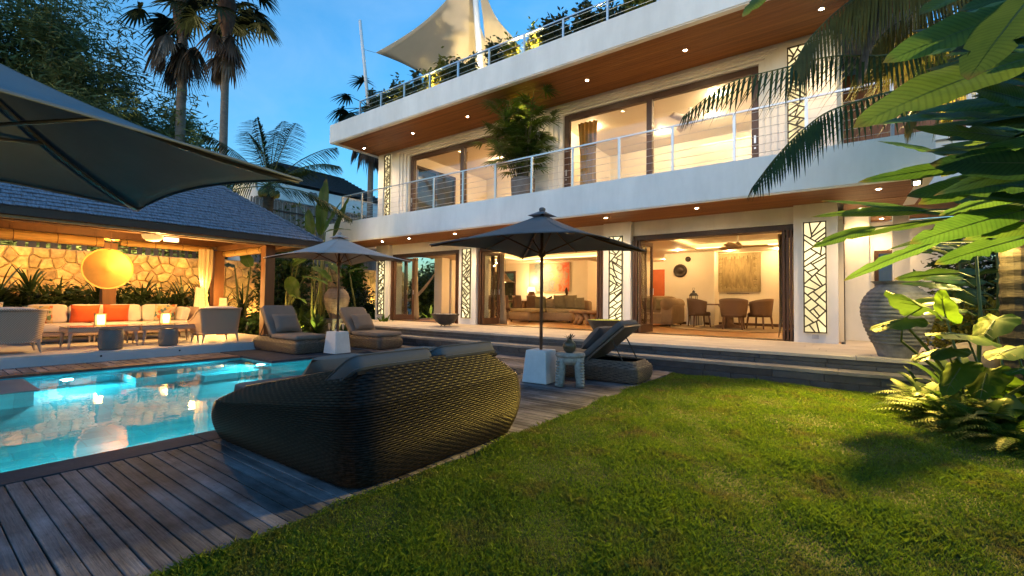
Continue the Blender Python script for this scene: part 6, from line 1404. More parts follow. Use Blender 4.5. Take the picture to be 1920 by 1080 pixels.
# bushes made of many small leaves
def bush(label, loc, rx, ry, rz, n, lsz, mat, seed, name="shrub", cat="shrub", group=None, stems=5, aniso=0):
    t = thing(name, label, cat, loc, group=group); g = np.random.default_rng(seed)
    k = max(5, n//70); cc = g.normal(size=(k, 3)); cc /= np.linalg.norm(cc, axis=1)[:, None]; cc *= g.uniform(.35, .95, k)[:, None]
    idx = g.integers(0, k, n); p = cc[idx]+g.normal(size=(n, 3))*.20; p = p*np.array([rx, ry, rz])+np.array([0, 0, rz*1.02]); p[:, 2] = np.maximum(p[:, 2], .02)
    d = g.normal(size=(n, 3)); d[:, 2] = d[:, 2]*.6-.15+aniso; d /= np.linalg.norm(d, axis=1)[:, None]
    s = np.cross(d, g.normal(size=(n, 3))); s /= np.linalg.norm(s, axis=1)[:, None]; l = lsz*g.uniform(.6, 1.4, n)[:, None]
    v = np.stack([p, p+d*l*.5+s*l*.22, p+d*l, p+d*l*.5-s*l*.22], 1); f = np.arange(n*4, dtype=np.int32).reshape(-1, 4)
    stuff(npmesh("foliage", v, f, mat, t))
    b = B(); r = random.Random(seed)
    for q in range(stems):
        a = r.uniform(0, 6.28); b.tube([(0, 0, 0), (rx*.3*math.cos(a), ry*.3*math.sin(a), rz*.8), (rx*.6*math.cos(a), ry*.6*math.sin(a), rz*1.5)], [.018, .012, .006], 5)
    b.obj("stem", bark, t); return t
bush("small leaved bush behind the elephant ears left of the palm trunk", (1.65, 9.6, 0), .7, .6, .75, 3000, .085, leaf_shr, 21)
bush("dark bush at the right behind the palm trunk", (2.35, 8.6, 0), .6, .7, .85, 2600, .11, leaf_mid, 22)
bush("dark bush right of the entrance window", (1.75, 11.6, 0), .6, .5, 1.2, 3000, .12, leaf_dark, 23)
bush("tall dark bush at the right end of the house", (2.7, 11.6, 0), .9, .7, 1.7, 4200, .14, leaf_dark, 24)
rk = B(); rk.blob((0, 0, .22), .34, .24, .25, .75, 16, 10); rk.v = [(x+.03*math.sin(7*y+3*z), y+.03*math.sin(6*x+2), z+.03*math.sin(5*x+4*y)) for x, y, z in rk.v]; tag(rk.obj("boulder", M("brown_boulder", (.22, .17, .13), .9, .3, 5, .6, 18), None, True, loc=(1.32, 8.3, .25)), "rounded brown boulder behind the elephant ear leaves", "boulder")
rk = B(); rk.box(1.0, 1.7, 7.6, 8.7, -.05, .28); tag(rk.obj("bed_wall", stone_dark, None), "low dark stone bed edge under the boulder", "bed edge")
# ---- coconut palm at the right: ringed trunk, big fronds over the balcony view
cpm = thing("coconut_palm", "tall coconut palm at the right edge with fronds hanging before the house", "palm tree", (1.68, 8.0, 0)); co_ = V(1.68, 8.0, 0)
b = B(co_); tr = [V(1.68, 8.0, -.05), V(1.69, 8.0, .8), V(1.68, 7.98, 2.0), V(1.66, 7.95, 3.6), V(1.62, 7.9, 5.2)]; pts = []; rad = []
for i in range(60):
    f = i/59*4; k = min(3, int(f)); q = f-k; pts.append(tr[k].lerp(tr[k+1], q)); rad.append((.165-.03*i/59)*(1.05 if i % 2 else .97)*RR.uniform(.975, 1.03))
b.tube(pts, rad, 16); b.obj("trunk", bark_dk, cpm, False)
def interp(path, t):
    f = t*(len(path)-1); k = min(int(f), len(path)-2); q = f-k
    p0, p1, p2, p3 = path[max(0, k-1)], path[k], path[k+1], path[min(len(path)-1, k+2)]
    return .5*((2*p1)+(p2-p0)*q+(2*p0-5*p1+4*p2-p3)*q*q+(3*p1-p0-3*p2+p3)*q**3)
def coco_frond(parent, o, path, n, Lmax, lw, mat, seed, hang=.75, skip=.12, rach=.016, name="frond"):
    path = [Vector(p) for p in path]; r = random.Random(seed); P = [interp(path, i/n) for i in range(n+1)]
    rb = B(o); rb.tube(P, [rach*(1-.85*i/n) for i in range(n+1)], 6); ro = rb.obj(name, stem_m, parent, True)
    b = B(o)
    for i in range(int(n*skip), n+1):
        t = i/n; tg = (P[min(n, i+1)]-P[max(0, i-1)]).normalized(); s = tg.cross(V(0, 0, 1))
        if s.length < .1: s = tg.cross(V(.8, .6, 0))
        s.normalize(); L = Lmax*(math.sin(PI*min(1, .18+.80*t))**.6)*r.uniform(.85, 1.1)
        for k in (-1, 1):
            d = (s*k*(1-hang*.55)+tg*.55+V(0, 0, -hang*r.uniform(.7, 1.1))).normalized(); tip = P[i]+d*L+V(0, 0, -.22*L*r.uniform(.5, 1.2))
            leaf(b, P[i], tip, lw*(1 if t < .9 else .7), sag=.10, fold=.3, n=4, shape='strap', cross=2, seed=i)
    b.obj("leaflets", mat, ro, False); return ro
for i, f in enumerate(FRONDS):
    coco_frond(cpm, co_, f, (64, 58, 54, 48, 44, 46, 30, 40, 52, 46, 40, 50)[i], (.62, .60, .85, .80, .8, .75, .8, .8, .9, .85, .8, .9)[i], .034, leaf_coco if i in (0, 1, 4, 6) else lf("olive_coconut_leaf", (.10, .095, .022), (.18, .15, .035), .35, .42), 50+i, hang=(.85, .75, 1.0, .95, .9, .9, .7, .9, 1.1, 1.0, 1.0, 1.1)[i], skip=.10 if i else .18)
coco_frond(cpm, co_, DEADFR, 30, .42, .03, M("dead_frond", (.15, .13, .11), .8, .4, 6, transl=.2), 90, hang=1.3, name="dead_frond")
for k in range(7):
    a = 2*PI*k/7; b = B(co_); b.blob((1.62+.26*math.cos(a), 7.9+.26*math.sin(a), 5.0), .11, .11, .14, 1, 12, 8); b.obj("coconut", M("green_coconut", (.12, .13, .03), .5, .3, 4), cpm, True)
# ---- potted lady palm on the balcony
lp = thing("lady_palm", "big potted lady palm on the balcony between the two windows", "potted palm", (-7.12, 10.22, 3.75)); r = random.Random(31)
b = B(); b.lathe([(0, 0), (.27, 0), (.31, .2), (.33, .5), (.34, .78), (.30, .80), (.28, .74), (0, .72)], 28); b.obj("pot", M("grey_brown_pot", (.22, .18, .16), .75, .25, 5, .3, 25), lp, True)
for k in range(30):
    a = r.uniform(0, 6.28); q = r.uniform(.05, .25); hx, hy = q*math.cos(a), q*math.sin(a); H = r.uniform(1.4, 3.1); sp = r.uniform(.15, .75); ex, ey = hx+sp*math.cos(a), hy+sp*math.sin(a)
    st = [V(hx, hy, .72), V((hx*2+ex)/3, (hy*2+ey)/3, .72+(H-.72)*.5), V(ex, ey, H)]; b = B(); b.tube(st, [.014, .013, .010], 6); b.obj("stem", M("cane_stem", (.10, .085, .04), .6, .3, 9), lp)
    for j in range(9):
        t = .36+.64*j/8; p = bez(st[0], st[1], st[2], t) ; aa = 2.4*j+r.uniform(-.5, .5); e = r.uniform(-.1, .9); pl = r.uniform(.22, .42)
        d = V(math.cos(aa)*math.cos(e), math.sin(aa)*math.cos(e), math.sin(e)); c = p+d*pl; fb = B(); fb.tube([p, c], .005, 4)
        s = d.cross(V(0, 0, 1)).normalized(); nf = r.randint(7, 10)
        for m in range(nf):
            an = (m/(nf-1)-.5)*2.7; dd = d*math.cos(an)+s*math.sin(an); ll = r.uniform(.36, .50)*(1-.25*abs(an)/1.4)
            leaf(fb, c, c+dd*ll+V(0, 0, -.30*ll), .062, sag=.12, fold=.3, n=4, shape='strap', cross=2, seed=m)
        fb.obj("fan_leaf", lf("lady_palm_leaf", (.075, .14, .022), (.14, .21, .035), .3, .36, .3), lp)
# ---- roof planter shrubs
shl = ["first", "second", "third", "fourth", "fifth", "sixth", "seventh", "eighth", "ninth", "tenth", "eleventh", "twelfth", "thirteenth", "fourteenth", "fifteenth", "sixteenth", "seventeenth", "eighteenth", "nineteenth"]
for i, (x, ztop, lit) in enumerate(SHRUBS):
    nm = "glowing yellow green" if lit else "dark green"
    bush("%s shrub behind the roof railing, %s shrub from the left end" % (nm, shl[i]), (x, 9.85, 7.12), .27+.05*math.sin(i*2.3), .26, (ztop-7.12)/2.15, 900, .15, leaf_shr if lit else lf("roof_leaf", (.04, .055, .02), (.085, .085, .028), .3, .45, .2), 200+i, group="shrubs in the roof planter")  # lit shrubs take a brighter yellow leaf: lamp glow put into the colour
plb = B(V(-7, 10, 7.1)); plb.box(-13.3, -1, 9.6, 10.1, 7.12, 7.24); plo = plb.obj("roof_planter", M("planter_grey", (.3, .29, .28), .7), None, loc=(-7, 10, 7.1)); tag(plo, "long low planter trough behind the roof railing", "planter")
# ---- hedge of strap plants in front of the stone wall behind the sofa
for i in range(19):
    y = .1+i*.36+RR.uniform(-.12, .12); x = -15.6+RR.uniform(-.35, .35)
    rosette("dark strap leaved plant in the hedge behind the sofa, number %d from the left" % (i+1) if False else ["dark strap leaved plant in the hedge, %s from the left edge" % shl[i]][0], (x, y, -.05), 64, .85, .06, leaf_dark, 300+i, group="strap plants hedging the stone wall", stem=RR.uniform(.8, 1.5), joined=True, tall=(-.2, 1.25))
bush("low dark ground bush under the hedge behind the sofa", (-15.75, 2.8, -.05), .42, 3.1, .72, 11000, .16, leaf_dark, 400, stems=12)
bush("low dark ground bush right of the pavilion post", (-14.9, 6.9, -.05), .7, .9, .45, 2600, .16, leaf_mid, 401, stems=8)
# ---- middle garden: bananas, philodendrons and lit shrubs between pavilion and house
def banana(label, loc, data, mat, first=0):
    t = thing("banana_plant", label, "banana plant", loc); o = V(*loc)
    for i, d in enumerate(data):
        if len(d) == 4: a, c, e, w = d
        else: (c, e, w), a = d, loc
        a = V(*a); c = V(*c); e = V(*e); b = B(o); foot = V(loc[0]+.08*math.sin(i*2.1), loc[1]+.08*math.cos(i*1.7), loc[2])
        b.tube([foot, foot.lerp(c, .5)+V(0, 0, .15), c], [.05, .03, .018], 7); b.obj("petiole", lf("pale_petiole", (.13, .15, .04), (.2, .2, .07), .2, .5), t, True)
        up = V(0, 0, 1) if abs((e-c).normalized().z) < .8 else V(-.6, .8, 0).cross((e-c).normalized()).cross((e-c).normalized())*-1
        leaf_obj(t, o, c, e, w, mat, sag=.16 if abs((e-c).normalized().z) < .8 else .04, fold=.28, n=14, shape='paddle', wav=.10, seed=i, cross=6, rib=.012, roll=RR.uniform(-.4, .4), **({} if abs((e-c).normalized().z) < .8 else {'up': V(.35, -.75, .55).normalized()}))
    return t
ban_m = veins(lf("banana_leaf", (.06, .12, .025), (.10, .165, .035), .45, .36), 40, 1.2)
banana("banana plant with upright leaves between the pavilion roof and the balcony end", (-14.0, 8.45, 0), BAN1, ban_m)
banana("banana plant with arching leaves just right of the pavilion posts", (-13.0, 6.7, 0), BAN2[:4]+BAN2[9:], ban_m)
banana("banana plant behind the taupe parasol near the ribbed jar", (-13.0, 7.5, 0), BAN2[4:6], ban_m)
banana("banana plant seen through the pavilion between its posts", (-15.2, 6.5, 0), BAN2[6:8], leaf_mid)
banana("banana plant against the stone wall right of the ribbed jar", (-13.1, 9.2, 0), BAN2[8:9], ban_m)
rg8 = random.Random(8)
for i, (x, y, z, n, L, w, m, lb) in enumerate(((-12.6, 7.5, -.05, 24, .75, .10, leaf_mid, "leafy plant below the banana leaves behind the far lounger"), (-13.9, 7.7, -.05, 26, .9, .12, leaf_mid, "broad leaved plant left of the brown ribbed jar"), (-12.2, 6.5, -.05, 22, .55, .10, leaf_fern, "bright low plant at the foot of the right pavilion post"), (-14.2, 9.7, -.05, 26, .9, .09, leaf_dark, "dark plant right of the brown ribbed jar"), (-15.3, 8.6, -.05, 28, 1.1, .10, leaf_dark, "dark plant against the stone wall behind the jar"), (-15.4, 10.6, -.05, 30, 1.0, .08, leaf_mid, "strap plant against the stone wall left of the house"), (-15.8, 12.0, -.05, 28, 1.0, .07, leaf_mid, "strap plant beside the house corner"), (-11.9, 7.9, -.05, 20, .5, .09, leaf_mid, "low plant behind the champagne table"), (-12.95, 10.2, -.05, 22, .6, .09, leaf_fern, "bright low plant near the left lattice pillar"))):
    rosette(lb, (x, y, z), n*2, L, w, m, 500+i, tall=(.05, 1.3), shape='paddle', stem=.25, joined=True)
bush("leafy shrub at the foot of the stone wall left of the villa", (-15.2, 9.6, -.05), .8, 1.6, .5, 3600, .14, leaf_mid, 410, stems=9)
bush("tall dark shrub behind the taupe parasol pole", (-15.6, 8.0, -.05), .6, .8, 1.15, 3200, .15, leaf_dark, 411)
bush("dark shrub between the stone wall and the villa corner", (-16.0, 11.3, -.05), .5, .9, .95, 2600, .14, leaf_dark, 412)
bush("pale flowering shrub right of the loveseat lamp", (-12.75, 6.35, -.05), .35, .35, .45, 1300, .09, leaf_fern, 413)
# veranda garden seen through the left opening
for i, (x, y, h, m, lb) in enumerate(((-17.2, 16.0, 1.5, leaf_dark, "dark garden shrub seen through the left veranda, nearest the curtain"), (-18.4, 17.6, 2.1, leaf_mid, "garden shrub behind the hammock"), (-15.6, 17.2, 1.7, leaf_dark, "dark garden shrub right of the veranda pillar"), (-17.0, 18.5, 2.3, leaf_dark, "tall dark tree shrub behind the veranda"))):
    bush(lb, (x, y, 0), .9, .8, h*.8, 3600, .2, m, 430+i)
rosette("leafy plant under the hammock", (-16.3, 15.6, 0), 40, .9, .10, leaf_mid, 440, joined=True, shape='paddle', tall=(.1, 1.2), stem=.2)
# ---- coconut palm behind the pavilion
c2 = thing("coconut_palm", "young coconut palm rising behind the pavilion roof", "palm tree", (-14.75, 7.0, -.05)); o2 = V(-14.75, 7.0, -.05); b = B(o2)
b.tube([(-14.75, 7.0, -.05), (-14.72, 7.0, 1.5), (-14.78, 7.02, 3.0), (-14.75, 7.05, 4.7)], [.16, .14, .13, .16], 12); b.obj("trunk", bark_dk, c2, True); r = random.Random(12); cr_ = V(-14.75, 7.05, 4.75)
vr = V(.808, .589, 0); vd = V(-.589, .808, 0)
FR2 = [(-.95, .30, .2), (-1.0, -.25, -.2), (-.75, .75, -.3), (-.45, 1.0, .2), (-.15, 1.18, -.2), (.08, 1.2, .3), (.45, .98, -.2), (.8, .72, .2), (1.05, .45, -.2), (.95, -.2, .3), (.5, -.15, -.9), (-.5, -.1, -.9), (.2, .5, 1), (-.3, .6, 1), (.15, .7, -.9), (-.2, .95, .6)]
for i, (sx, sz, sd) in enumerate(FR2):
    d = vr*sx+vd*sd*.8+V(0, 0, sz); L = r.uniform(2.2, 2.75); dn = d.normalized()
    path = [cr_, cr_+dn*L*.4+V(0, 0, .10), cr_+dn*L*.75+V(0, 0, .02-.12*abs(sx)), cr_+dn*L+V(0, 0, -.38*abs(sx)-.05)]
    coco_frond(c2, o2, path, 54, .66, .042, leaf_coco, 120+i, hang=.45, skip=.2, rach=.02)
for k in range(6): a = 2*PI*k/6; b = B(o2); b.blob((-14.75+.22*math.cos(a), 7.05+.22*math.sin(a), 4.5), .10, .10, .13, 1, 10, 8); b.obj("coconut", MATS["green_coconut"], c2, True)
# ---- tall fan palms
def fan_palm(label, x, y, H, tr_r, nl, L, seed, dead=10, lean=(0, 0), par=None):
    t = thing("fan_palm", label, "palm tree", (x, y, -.05)); r = random.Random(seed); b = B(); pts = [(lean[0]*(i/8)**2, lean[1]*(i/8)**2, H*i/8) for i in range(9)]; b.tube(pts, [tr_r*(1.15-.35*i/8) for i in range(9)], 12); b.obj("trunk", bark, t, True); C = V(lean[0], lean[1], H)
    b = B(); b.lathe([(tr_r*.8, -1.3), (tr_r*1.9, -.5), (tr_r*2.2, .2), (tr_r, .9), (0, 1.1)], 12, C); b.obj("crownshaft", M("shaggy_bark", (.10, .055, .04), .9, .4, 6, .8, 14), t)
    for k in range(nl+dead):
        dd = k >= nl; a = 2.4*k+r.uniform(-.3, .3); e = r.uniform(-.35, 1.2) if not dd else r.uniform(-1.35, -.85); pl = L*r.uniform(.75, 1.1)*(.8 if dd else 1); d = V(math.cos(a)*math.cos(e), math.sin(a)*math.cos(e), math.sin(e)); z = r.uniform(-.2, .7) if not dd else r.uniform(-.9, -.1)
        p0 = C+V(0, 0, z)+d*tr_r; c = p0+d*pl+V(0, 0, -.16*pl); b = B(); b.tube([p0, p0.lerp(c, .5)+V(0, 0, .06*pl), c], [.03, .022, .014], 5); td = (d+V(0, 0, -.55)).normalized(); s = td.cross(V(0, 0, 1))
        if s.length < .1: s = V(1, 0, 0)
        s.normalize(); n = 17; fr_ = L*.72
        for m in range(n):
            an = (m/(n-1)-.5)*(4.0 if not dd else 2.2); dv = td*math.cos(an)+s*math.sin(an); ll = fr_*(1-.22*(abs(an)/2.0)**2)*r.uniform(.9, 1.05); tip = c+dv*ll+V(0, 0, -ll*(.42 if not dd else .6)*r.uniform(.7, 1.2))
            leaf(b, c, tip, .13*L/1.2, sag=.16, fold=.4, n=4, shape='strap', cross=2, seed=m)
        b.obj("dead_leaf" if dd else "fan_leaf", (lf("palm_fan", (.022, .034, .018), (.045, .055, .025), .25, .45) if not dd else M("dead_frond", (.15, .13, .11), .8) if r.random() < .2 else lf("brown_fan", (.075, .05, .035), (.12, .08, .055), .25, .6)), t)
    return t
fan_palm("tall fan palm with a thin pale trunk left of the sail", -22.0, 8.5, 14.0, .17, 26, 1.35, 1, 9)
fan_palm("tall fan palm partly hidden behind the bamboo", -25.7, 8.05, 15.0, .22, 28, 1.6, 2, 12)
fan_palm("fan palm rising behind the left corner of the villa", -21.8, 16.05, 11.9, .17, 22, 1.35, 3, 12)
# ---- bamboo grove upper left
def bamboo(label, x, y, H, spread, nl, seed):
    t = thing("bamboo_clump", label, "bamboo", (x, y, -.05), group="bamboo clumps behind the pavilion"); g = np.random.default_rng(seed); r = random.Random(seed); P = []; D = []
    nc = 16; per = nl//nc
    for k in range(nc):
        a = r.uniform(0, 6.28); h = H*r.uniform(.72, 1.05); s = spread*r.uniform(.2, 1.1); pts = []
        for i in range(10):
            q = i/9; pts.append(V(math.cos(a)*(.25+s*q**2.2), math.sin(a)*(.25+s*q**2.2), h*q*(1-.10*q*q*s/spread)))
        b = B(); b.tube(pts, [.055*(1-.85*i/9) for i in range(10)], 5); b.obj("cane", M("bamboo_cane", (.10, .09, .04), .5, .3, 4), t)
        q = g.uniform(.28, 1.0, per)**.8; base = np.array([[*pts[0]]])*0
        PP = np.array([[p.x, p.y, p.z] for p in pts]); f = q*9; i0 = np.minimum(f.astype(int), 8); w = (f-i0)[:, None]; c = PP[i0]*(1-w)+PP[i0+1]*w
        # leaf sprays: grouped on short branchlets
        nb = per//14; bi = g.integers(0, nb, per); bo = g.normal(size=(nb, 3))*np.array([.75, .75, .45]); bq = g.uniform(.25, 1, nb); fb = bq*9; ib = np.minimum(fb.astype(int), 8); wb_ = (fb-ib)[:, None]; bc = PP[ib]*(1-wb_)+PP[ib+1]*wb_+bo*(1.15-bq[:, None]*.75)
        c = bc[bi]+g.normal(size=(per, 3))*np.array([.26, .26, .16]); P.append(c)
    P = np.concatenate(P); n = len(P); d = g.normal(size=(n, 3)); d[:, 2] = d[:, 2]*.5-.35; d /= np.linalg.norm(d, axis=1)[:, None]; s = np.cross(d, g.normal(size=(n, 3))); s /= np.linalg.norm(s, axis=1)[:, None]; l = .36*g.uniform(.6, 1.4, n)[:, None]
    v = np.stack([P, P+d*l*.45+s*l*.085, P+d*l, P+d*l*.45-s*l*.085], 1); stuff(npmesh("foliage", v, np.arange(n*4, dtype=np.int32).reshape(-1, 4), leaf_bam, t))
for i, (x, y, H, s, lb) in enumerate(((-31.0, -1.2, 16.5, 2.2, "bamboo clump at the far left edge of the frame"), (-30.2, 1.4, 17.5, 2.4, "tall bamboo clump above the big parasol edge"), (-29.6, 3.7, 17.0, 2.3, "tall bamboo clump in the middle of the grove"), (-28.6, 5.6, 14.2, 2.2, "bamboo clump right of the tallest clumps"), (-27.6, 7.2, 11.6, 2.0, "bamboo clump just left of the hidden fan palm"), (-26.4, 8.6, 9.6, 1.7, "lowest bamboo clump at the right end of the grove"), (-32.5, 4.6, 18.5, 2.4, "hazy bamboo clump at the back of the grove"), (-26.8, 4.6, 10.0, 2.0, "low bamboo clump in front of the grove"), (-27.0, 2.0, 10.0, 2.2, "low bamboo clump behind the pavilion ridge"))):
    bamboo(lb, x, y, H, s, 23000, 600+i)
bush("dark tree mass beyond the neighbouring roof at the left", (-30, 12, -.05), 4.5, 3, 2.6, 5200, .45, leaf_dark, 470, name="far_tree", cat="tree")
# shrubs near the neighbour's fence and balcony end
bush("yellow green shrub lit beyond the balcony's left railing", (-16.5, 11.4, 0), .55, .5, 2.25, 2600, .16, leaf_fern, 480)
bush("dark shrub below the young coconut palm crown", (-15.7, 8.2, 0), .9, .9, 2.0, 3600, .18, leaf_mid, 481)
# ---- neighbour's house, bamboo fence
nh = thing("neighbour_house", "neighbouring white house with dark hipped roof beyond the garden", "house", (-24, 14, 0)); no = V(-24, 14, 0)
b = B(no); b.box(-25.5, -22.6, 10.2, 17.5, 0, 6.9); b.obj("wall", white, nh)
b = B(no); b.add([(-22.5, 10.0, 7.05), (-22.5, 17.6, 7.05), (-25.6, 17.6, 7.05), (-25.6, 10.0, 7.05), (-24, 11.8, 8.35), (-24, 15.6, 8.35)], [(0, 1, 5, 4), (1, 2, 5), (2, 3, 4, 5), (3, 0, 4), (3, 2, 1, 0)]); rf = b.obj("roof", M("dark_slate", (.05, .055, .07), .6, .4, 6, .4, 20, stretch=(1, 1, 6)), nh)
for k in range(13):
    z = 7.05+1.3*k/13; x = -22.47-1.5*k/13; b = B(no); b.box(x-.12, x+.03, 10.0+1.8*k/13, 17.6-2.0*k/13, z-.005, z+.035); b.obj("roof_course", MATS["dark_slate"], rf)
b = B(no); b.prism([(-22.59, 12.75, 6.62), (-22.59, 12.90, 6.78), (-22.59, 13.05, 6.74), (-22.59, 13.20, 6.78), (-22.59, 13.32, 6.62), (-22.59, 13.05, 6.20)][::-1], (.06, 0, 0)); b.obj("crest", M("grey_crest", (.12, .12, .13), .7), nh)
b = B(no); b.box(-22.58, -22.2, 10.1, 17.5, 6.0, 6.25); b.obj("ledge", white, nh)
bf = thing("bamboo_fence", "tall bamboo slat fence in front of the neighbouring house", "fence", (-20.4, 12, 0)); b = B(V(-20.4, 12, 0)); r = random.Random(6)
for i in range(150):
    y = 9.0+i*.055; b.tube([(-20.4+r.uniform(-.01, .01), y, 0), (-20.4, y+r.uniform(-.01, .01), 5.5+r.uniform(-.06, .08))], .024, 5)
o = b.obj("bamboo_pole", M("grey_bamboo", (.20, .16, .13), .75, .4, 4, rnd=0, stretch=(1, 9, .3)), bf); stuff(o)
for z in (3.9, 5.05): b = B(V(-20.4, 12, 0)); b.box(-20.36, -20.32, 9, 17.2, z, z+.06); b.obj("rail", dark_wood, bf)
# ---- shade sail and masts on the roof
canvas = M("beige_sailcloth", (.62, .52, .38), .85, .05, 2, .1, 80, transl=.15)
def mast(label, a, c, r0):
    t = thing("sail_mast", label, "mast", (a[0], a[1], a[2])); b = B(V(*a)); b.tube([a, c], [r0, r0*.85], 12); b.obj("pole", white, t, True); b = B(V(*a)); b.lathe([(r0*2.2, 0), (r0*2.2, .02), (r0, .03)], 12, a); b.obj("base_plate", steel, t)
mast("white leaning mast at the left end of the roof", (-13.25, 9.72, 7.12), (-13.99, 9.72, 11.2), .062); mast("tall white mast in the middle of the roof beside the sail", (-9.24, 11.0, 7.12), (-9.86, 11.0, 13.4), .105)
def sail(label, pts, sagz, tie):
    t = thing("shade_sail", label, "shade sail", pts[0]); o = V(*pts[0]); P = [V(*p) for p in pts]; cen = sum(P, V(0, 0, 0))/len(P); b = B(o); n = 16
    if len(P) == 4:
        def fn(u, v):
            # edges bow inward: shrink towards the centre by edge distance
            p = P[0]*(1-u)*(1-v)+P[1]*u*(1-v)+P[2]*u*v+P[3]*(1-u)*v; k = .16*(max(4*u*(1-u)*(1-4*v*(1-v)), 0)+max(4*v*(1-v)*(1-4*u*(1-u)), 0)); return p.lerp(cen, k)
        b.grid(fn, n, n)
    else:
        def fn(u, v):
            p = P[0]*(1-v)+(P[1]*(1-u)+P[2]*u)*v; k = .30*(4*u*(1-u)*v*v*.6+4*v*(1-v)*abs(1-2*u)**2); return p.lerp(cen, k)
        b.grid(fn, n, n)
    so_ = b.obj("sailcloth", canvas, t, True); m = so_.modifiers.new("solid", 'SOLIDIFY'); m.thickness = .004
    for a, c in tie: b = B(o); b.tube([a, c], .008, 5); b.obj("tie_cable", steel, t)
sail("beige shade sail stretched from the left mast to the tall mast", [(-13.70, 10.2, 10.15), (-10.02, 11.2, 12.2), (-10.25, 13.4, 9.6), (-12.6, 12.6, 9.2)], .1, [((-13.70, 10.2, 10.15), (-13.80, 9.74, 10.1)), ((-10.02, 11.2, 12.2), (-9.78, 11.0, 12.5))])
sail("beige shade sail right of the tall mast over the roof shrubs", [(-9.86, 11.3, 12.2), (-8.9, 12.2, 10.0), (-11.0, 13.2, 9.3)], .1, [((-9.86, 11.3, 12.2), (-9.78, 11.0, 12.5))])
# ---- garden lamps
def uplight(label, loc, target, pw, col, ang=70, sz=.05, grp="garden uplights"):
    t = thing("garden_spotlight", label, "garden light", loc, group=grp); d = (Vector(target)-Vector(loc)).normalized(); q = d.to_track_quat('Z', 'Y').to_matrix(); b = B(); b.lathe([(0, -.10), (.04, -.10), (.05, .02), (.052, .05), (.046, .05), (.044, .03)], 14); b.v = [tuple(q @ Vector(v)+Vector((0, 0, .12))) for v in b.v]; b.obj("lamp_head", bm, t)
    b = B(); b.tube([(0, 0, 0), (0, 0, .07)], .012, 6); b.obj("spike", bm, t); b = B(); b.disc((0, 0, .035), .042, 12); b.v = [tuple(q @ Vector(v)+Vector((0, 0, .12))) for v in b.v]; b.obj("lens", emis("spot_lens", (1, .8, .45), 25), t)
    lamp('SPOT', Vector(loc)+V(0, 0, .12)+d*.06, pw, col, t, sz, target, ang, .5)
YL = (1, .74, .22)
# lamp strapped to the palm trunk
tsl = thing("tree_spotlight", "glowing lamp strapped to the ringed palm trunk at the right", "garden light", (1.50, 7.80, 2.18)); b = B(); b.lathe([(0, .06), (.05, .06), (.06, -.06), (.05, -.06)], 14); b.obj("lamp_head", bm, tsl); b = B(); b.disc((0, 0, -.05), .045, 12, -1); b.obj("lens", emis("spot_lens", (1, .8, .45), 25), tsl)
lamp('SPOT', (1.47, 7.74, 2.12), 42, YL, tsl, .05, (1.35, 7.75, 0), 150, .8); lamp('POINT', (1.47, 7.74, 2.02), 5, YL, tsl, .05)
fld = thing("eave_floodlight", "small floodlight under the right end of the balcony, shining on the lawn", "flood light", (.93, 9.44, 3.14)); b = B(); b.cbox((0, 0, 0), .13, .10, .10, RX_(.7)); b.cbox((0, -.075, .03), .15, .10, .008, RX_(.35)); b.obj("lamp_head", bm, fld); b = B(); b.bar((0, 0, .04), (0, .06, .14), .03, .02); b.obj("bracket", bm, fld); b = B(); b.cbox((0, -.036, -.042), .07, .012, .05, RX_(.7)); b.obj("lens", emis("spot_lens", (1, .8, .45), 25), fld)
lamp('SPOT', (.93, 9.34, 3.04), 2300, (1, .66, .10), fld, .22, (-.1, 5.7, 0), 56, .95)
for i, (lo, ta, pw, an) in enumerate((((-16.1, 7.2, -.05), (-16.8, 7.2, 2.2), 60, 120), ((-16.1, 12.3, -.05), (-16.8, 12.4, 2.2), 90, 110), ((-12.2, 6.9, -.05), (-13.0, 7.2, 2.2), 45, 110), ((-12.3, 8.3, -.05), (-13.6, 8.6, 1.8), 16, 110), ((-13.2, 9.2, -.05), (-14.1, 8.5, 4.5), 70, 70), ((-14.3, 10.6, -.05), (-15.4, 10.8, 1.2), 35, 110), ((-14.3, 6.3, .2), (-14.75, 7.0, 3.0), 14, 40), ((-15.8, 10.8, .2), (-16.5, 11.4, 4.2), 80, 60), ((-15.6, 15.0, -.05), (-17.0, 16.6, 1.4), 60, 110))):
    uplight("small spike light in the planting, lighting %s" % ("the stone wall right of the pavilion", "the stone wall beside the villa", "the banana right of the pavilion post", "the plants around the ribbed jar", "the upright banana leaves", "the shrubs left of the villa", "the young coconut palm trunk", "the shrub beyond the balcony rail", "the veranda garden")[i], lo, ta, pw, YL if i else WARM2, an)
uplight("spike light under the ginger leaves at the right edge of the lawn", (1.28, 4.75, 0), (.40, 3.1, 2.1), 250, (1, .74, .26), 95)
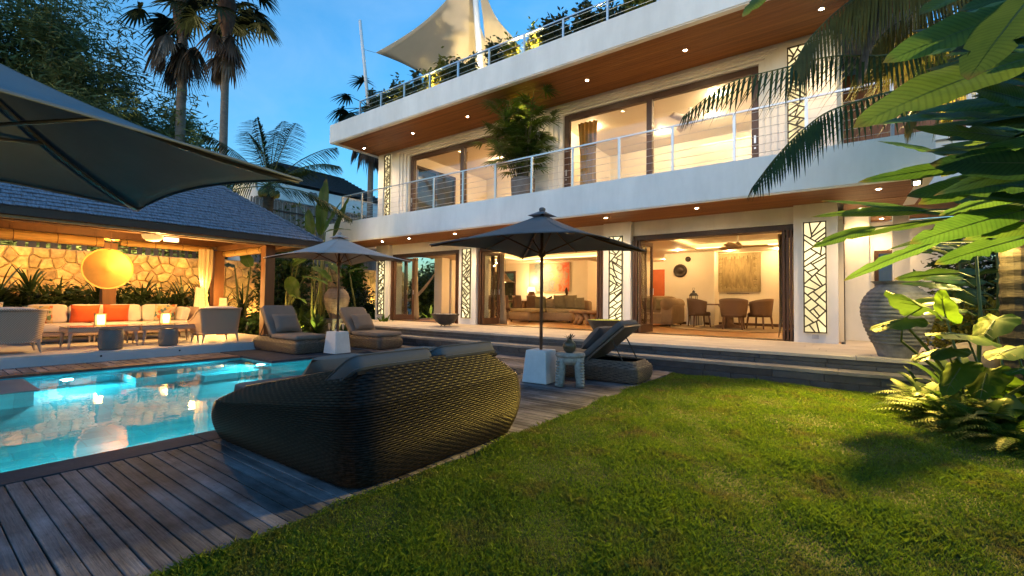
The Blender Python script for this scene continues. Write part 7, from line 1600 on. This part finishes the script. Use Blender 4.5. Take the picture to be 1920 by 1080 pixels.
for i, (x, y) in enumerate(((-25.5, 1.5), (-24.8, 4.2), (-24.2, 6.4))):
    uplight("ground flood glowing on the bamboo grove, %s from the left" % shl[i], (x, y, -.05), (x-3.2, y-.2, 7.5), 1300, (1, .82, .40), 95, .1, "bamboo floods")
cwl = thing("crown_spotlight", "spotlight strapped to the ringed palm below its crown, lighting the hanging fronds", "garden light", (1.44, 7.78, 3.25)); b = B(); b.tube([(0, 0, 0), (-.05, -.04, .08)], [.04, .05], 12); b.obj("lamp_head", bm, cwl); b = B(); b.tube([(-.051, -.041, .081), (-.055, -.044, .087)], .042, 12); b.obj("lens", emis("spot_lens", (1, .8, .45), 25), cwl)
lamp('SPOT', (1.37, 7.72, 3.36), 150, (1, .70, .26), cwl, .05, (.1, 6.5, 4.5), 115, .8)
for i, x in enumerate((-11.4, -10.1, -7.0, -6.3, -3.6, -12.4, -4.6)):
    uplight("small light in the roof planter under the glowing shrub, %s from the left" % shl[i], (x, 9.72, 7.24), (x-.1 if i > 2 else x+.3, 10.3, 8.6), 150, (1, .74, .24), 150, .02, "roof planter lights")
uplight("floodlight on the roof throwing shrub shadows onto the sail", (-10.9, 9.72, 7.24), (-11.6, 11.9, 10.6), 380, (1, .86, .66), 70, .02, "roof planter lights")
uplight("right floodlight on the roof aimed at the small sail", (-8.1, 9.75, 7.24), (-9.6, 12.2, 10.6), 190, (1, .86, .66), 60, .02, "roof planter lights")

# ---- unseen trees added behind the photographer (put in to shade the lawn and the lower storey from the evening glow)
for i, (x, y, h, w) in enumerate(((-13.5, -10.5, 6.6, 2.6), (-9.0, -11.5, 7.0, 2.8), (-4.2, -11.0, 6.6, 2.8), (.5, -11.5, 7.0, 2.8), (5.2, -11.0, 6.8, 2.8), (9.8, -10, 7.0, 2.8))):
    bush("unseen shade tree added behind the camera, %s from the pool end" % shl[i], (x, y, -.05), w, 1.4, h/2.05, 2600, .55, leaf_dark, 700+i, name="added_shade_tree", cat="tree", group="unseen shade trees added behind the camera")
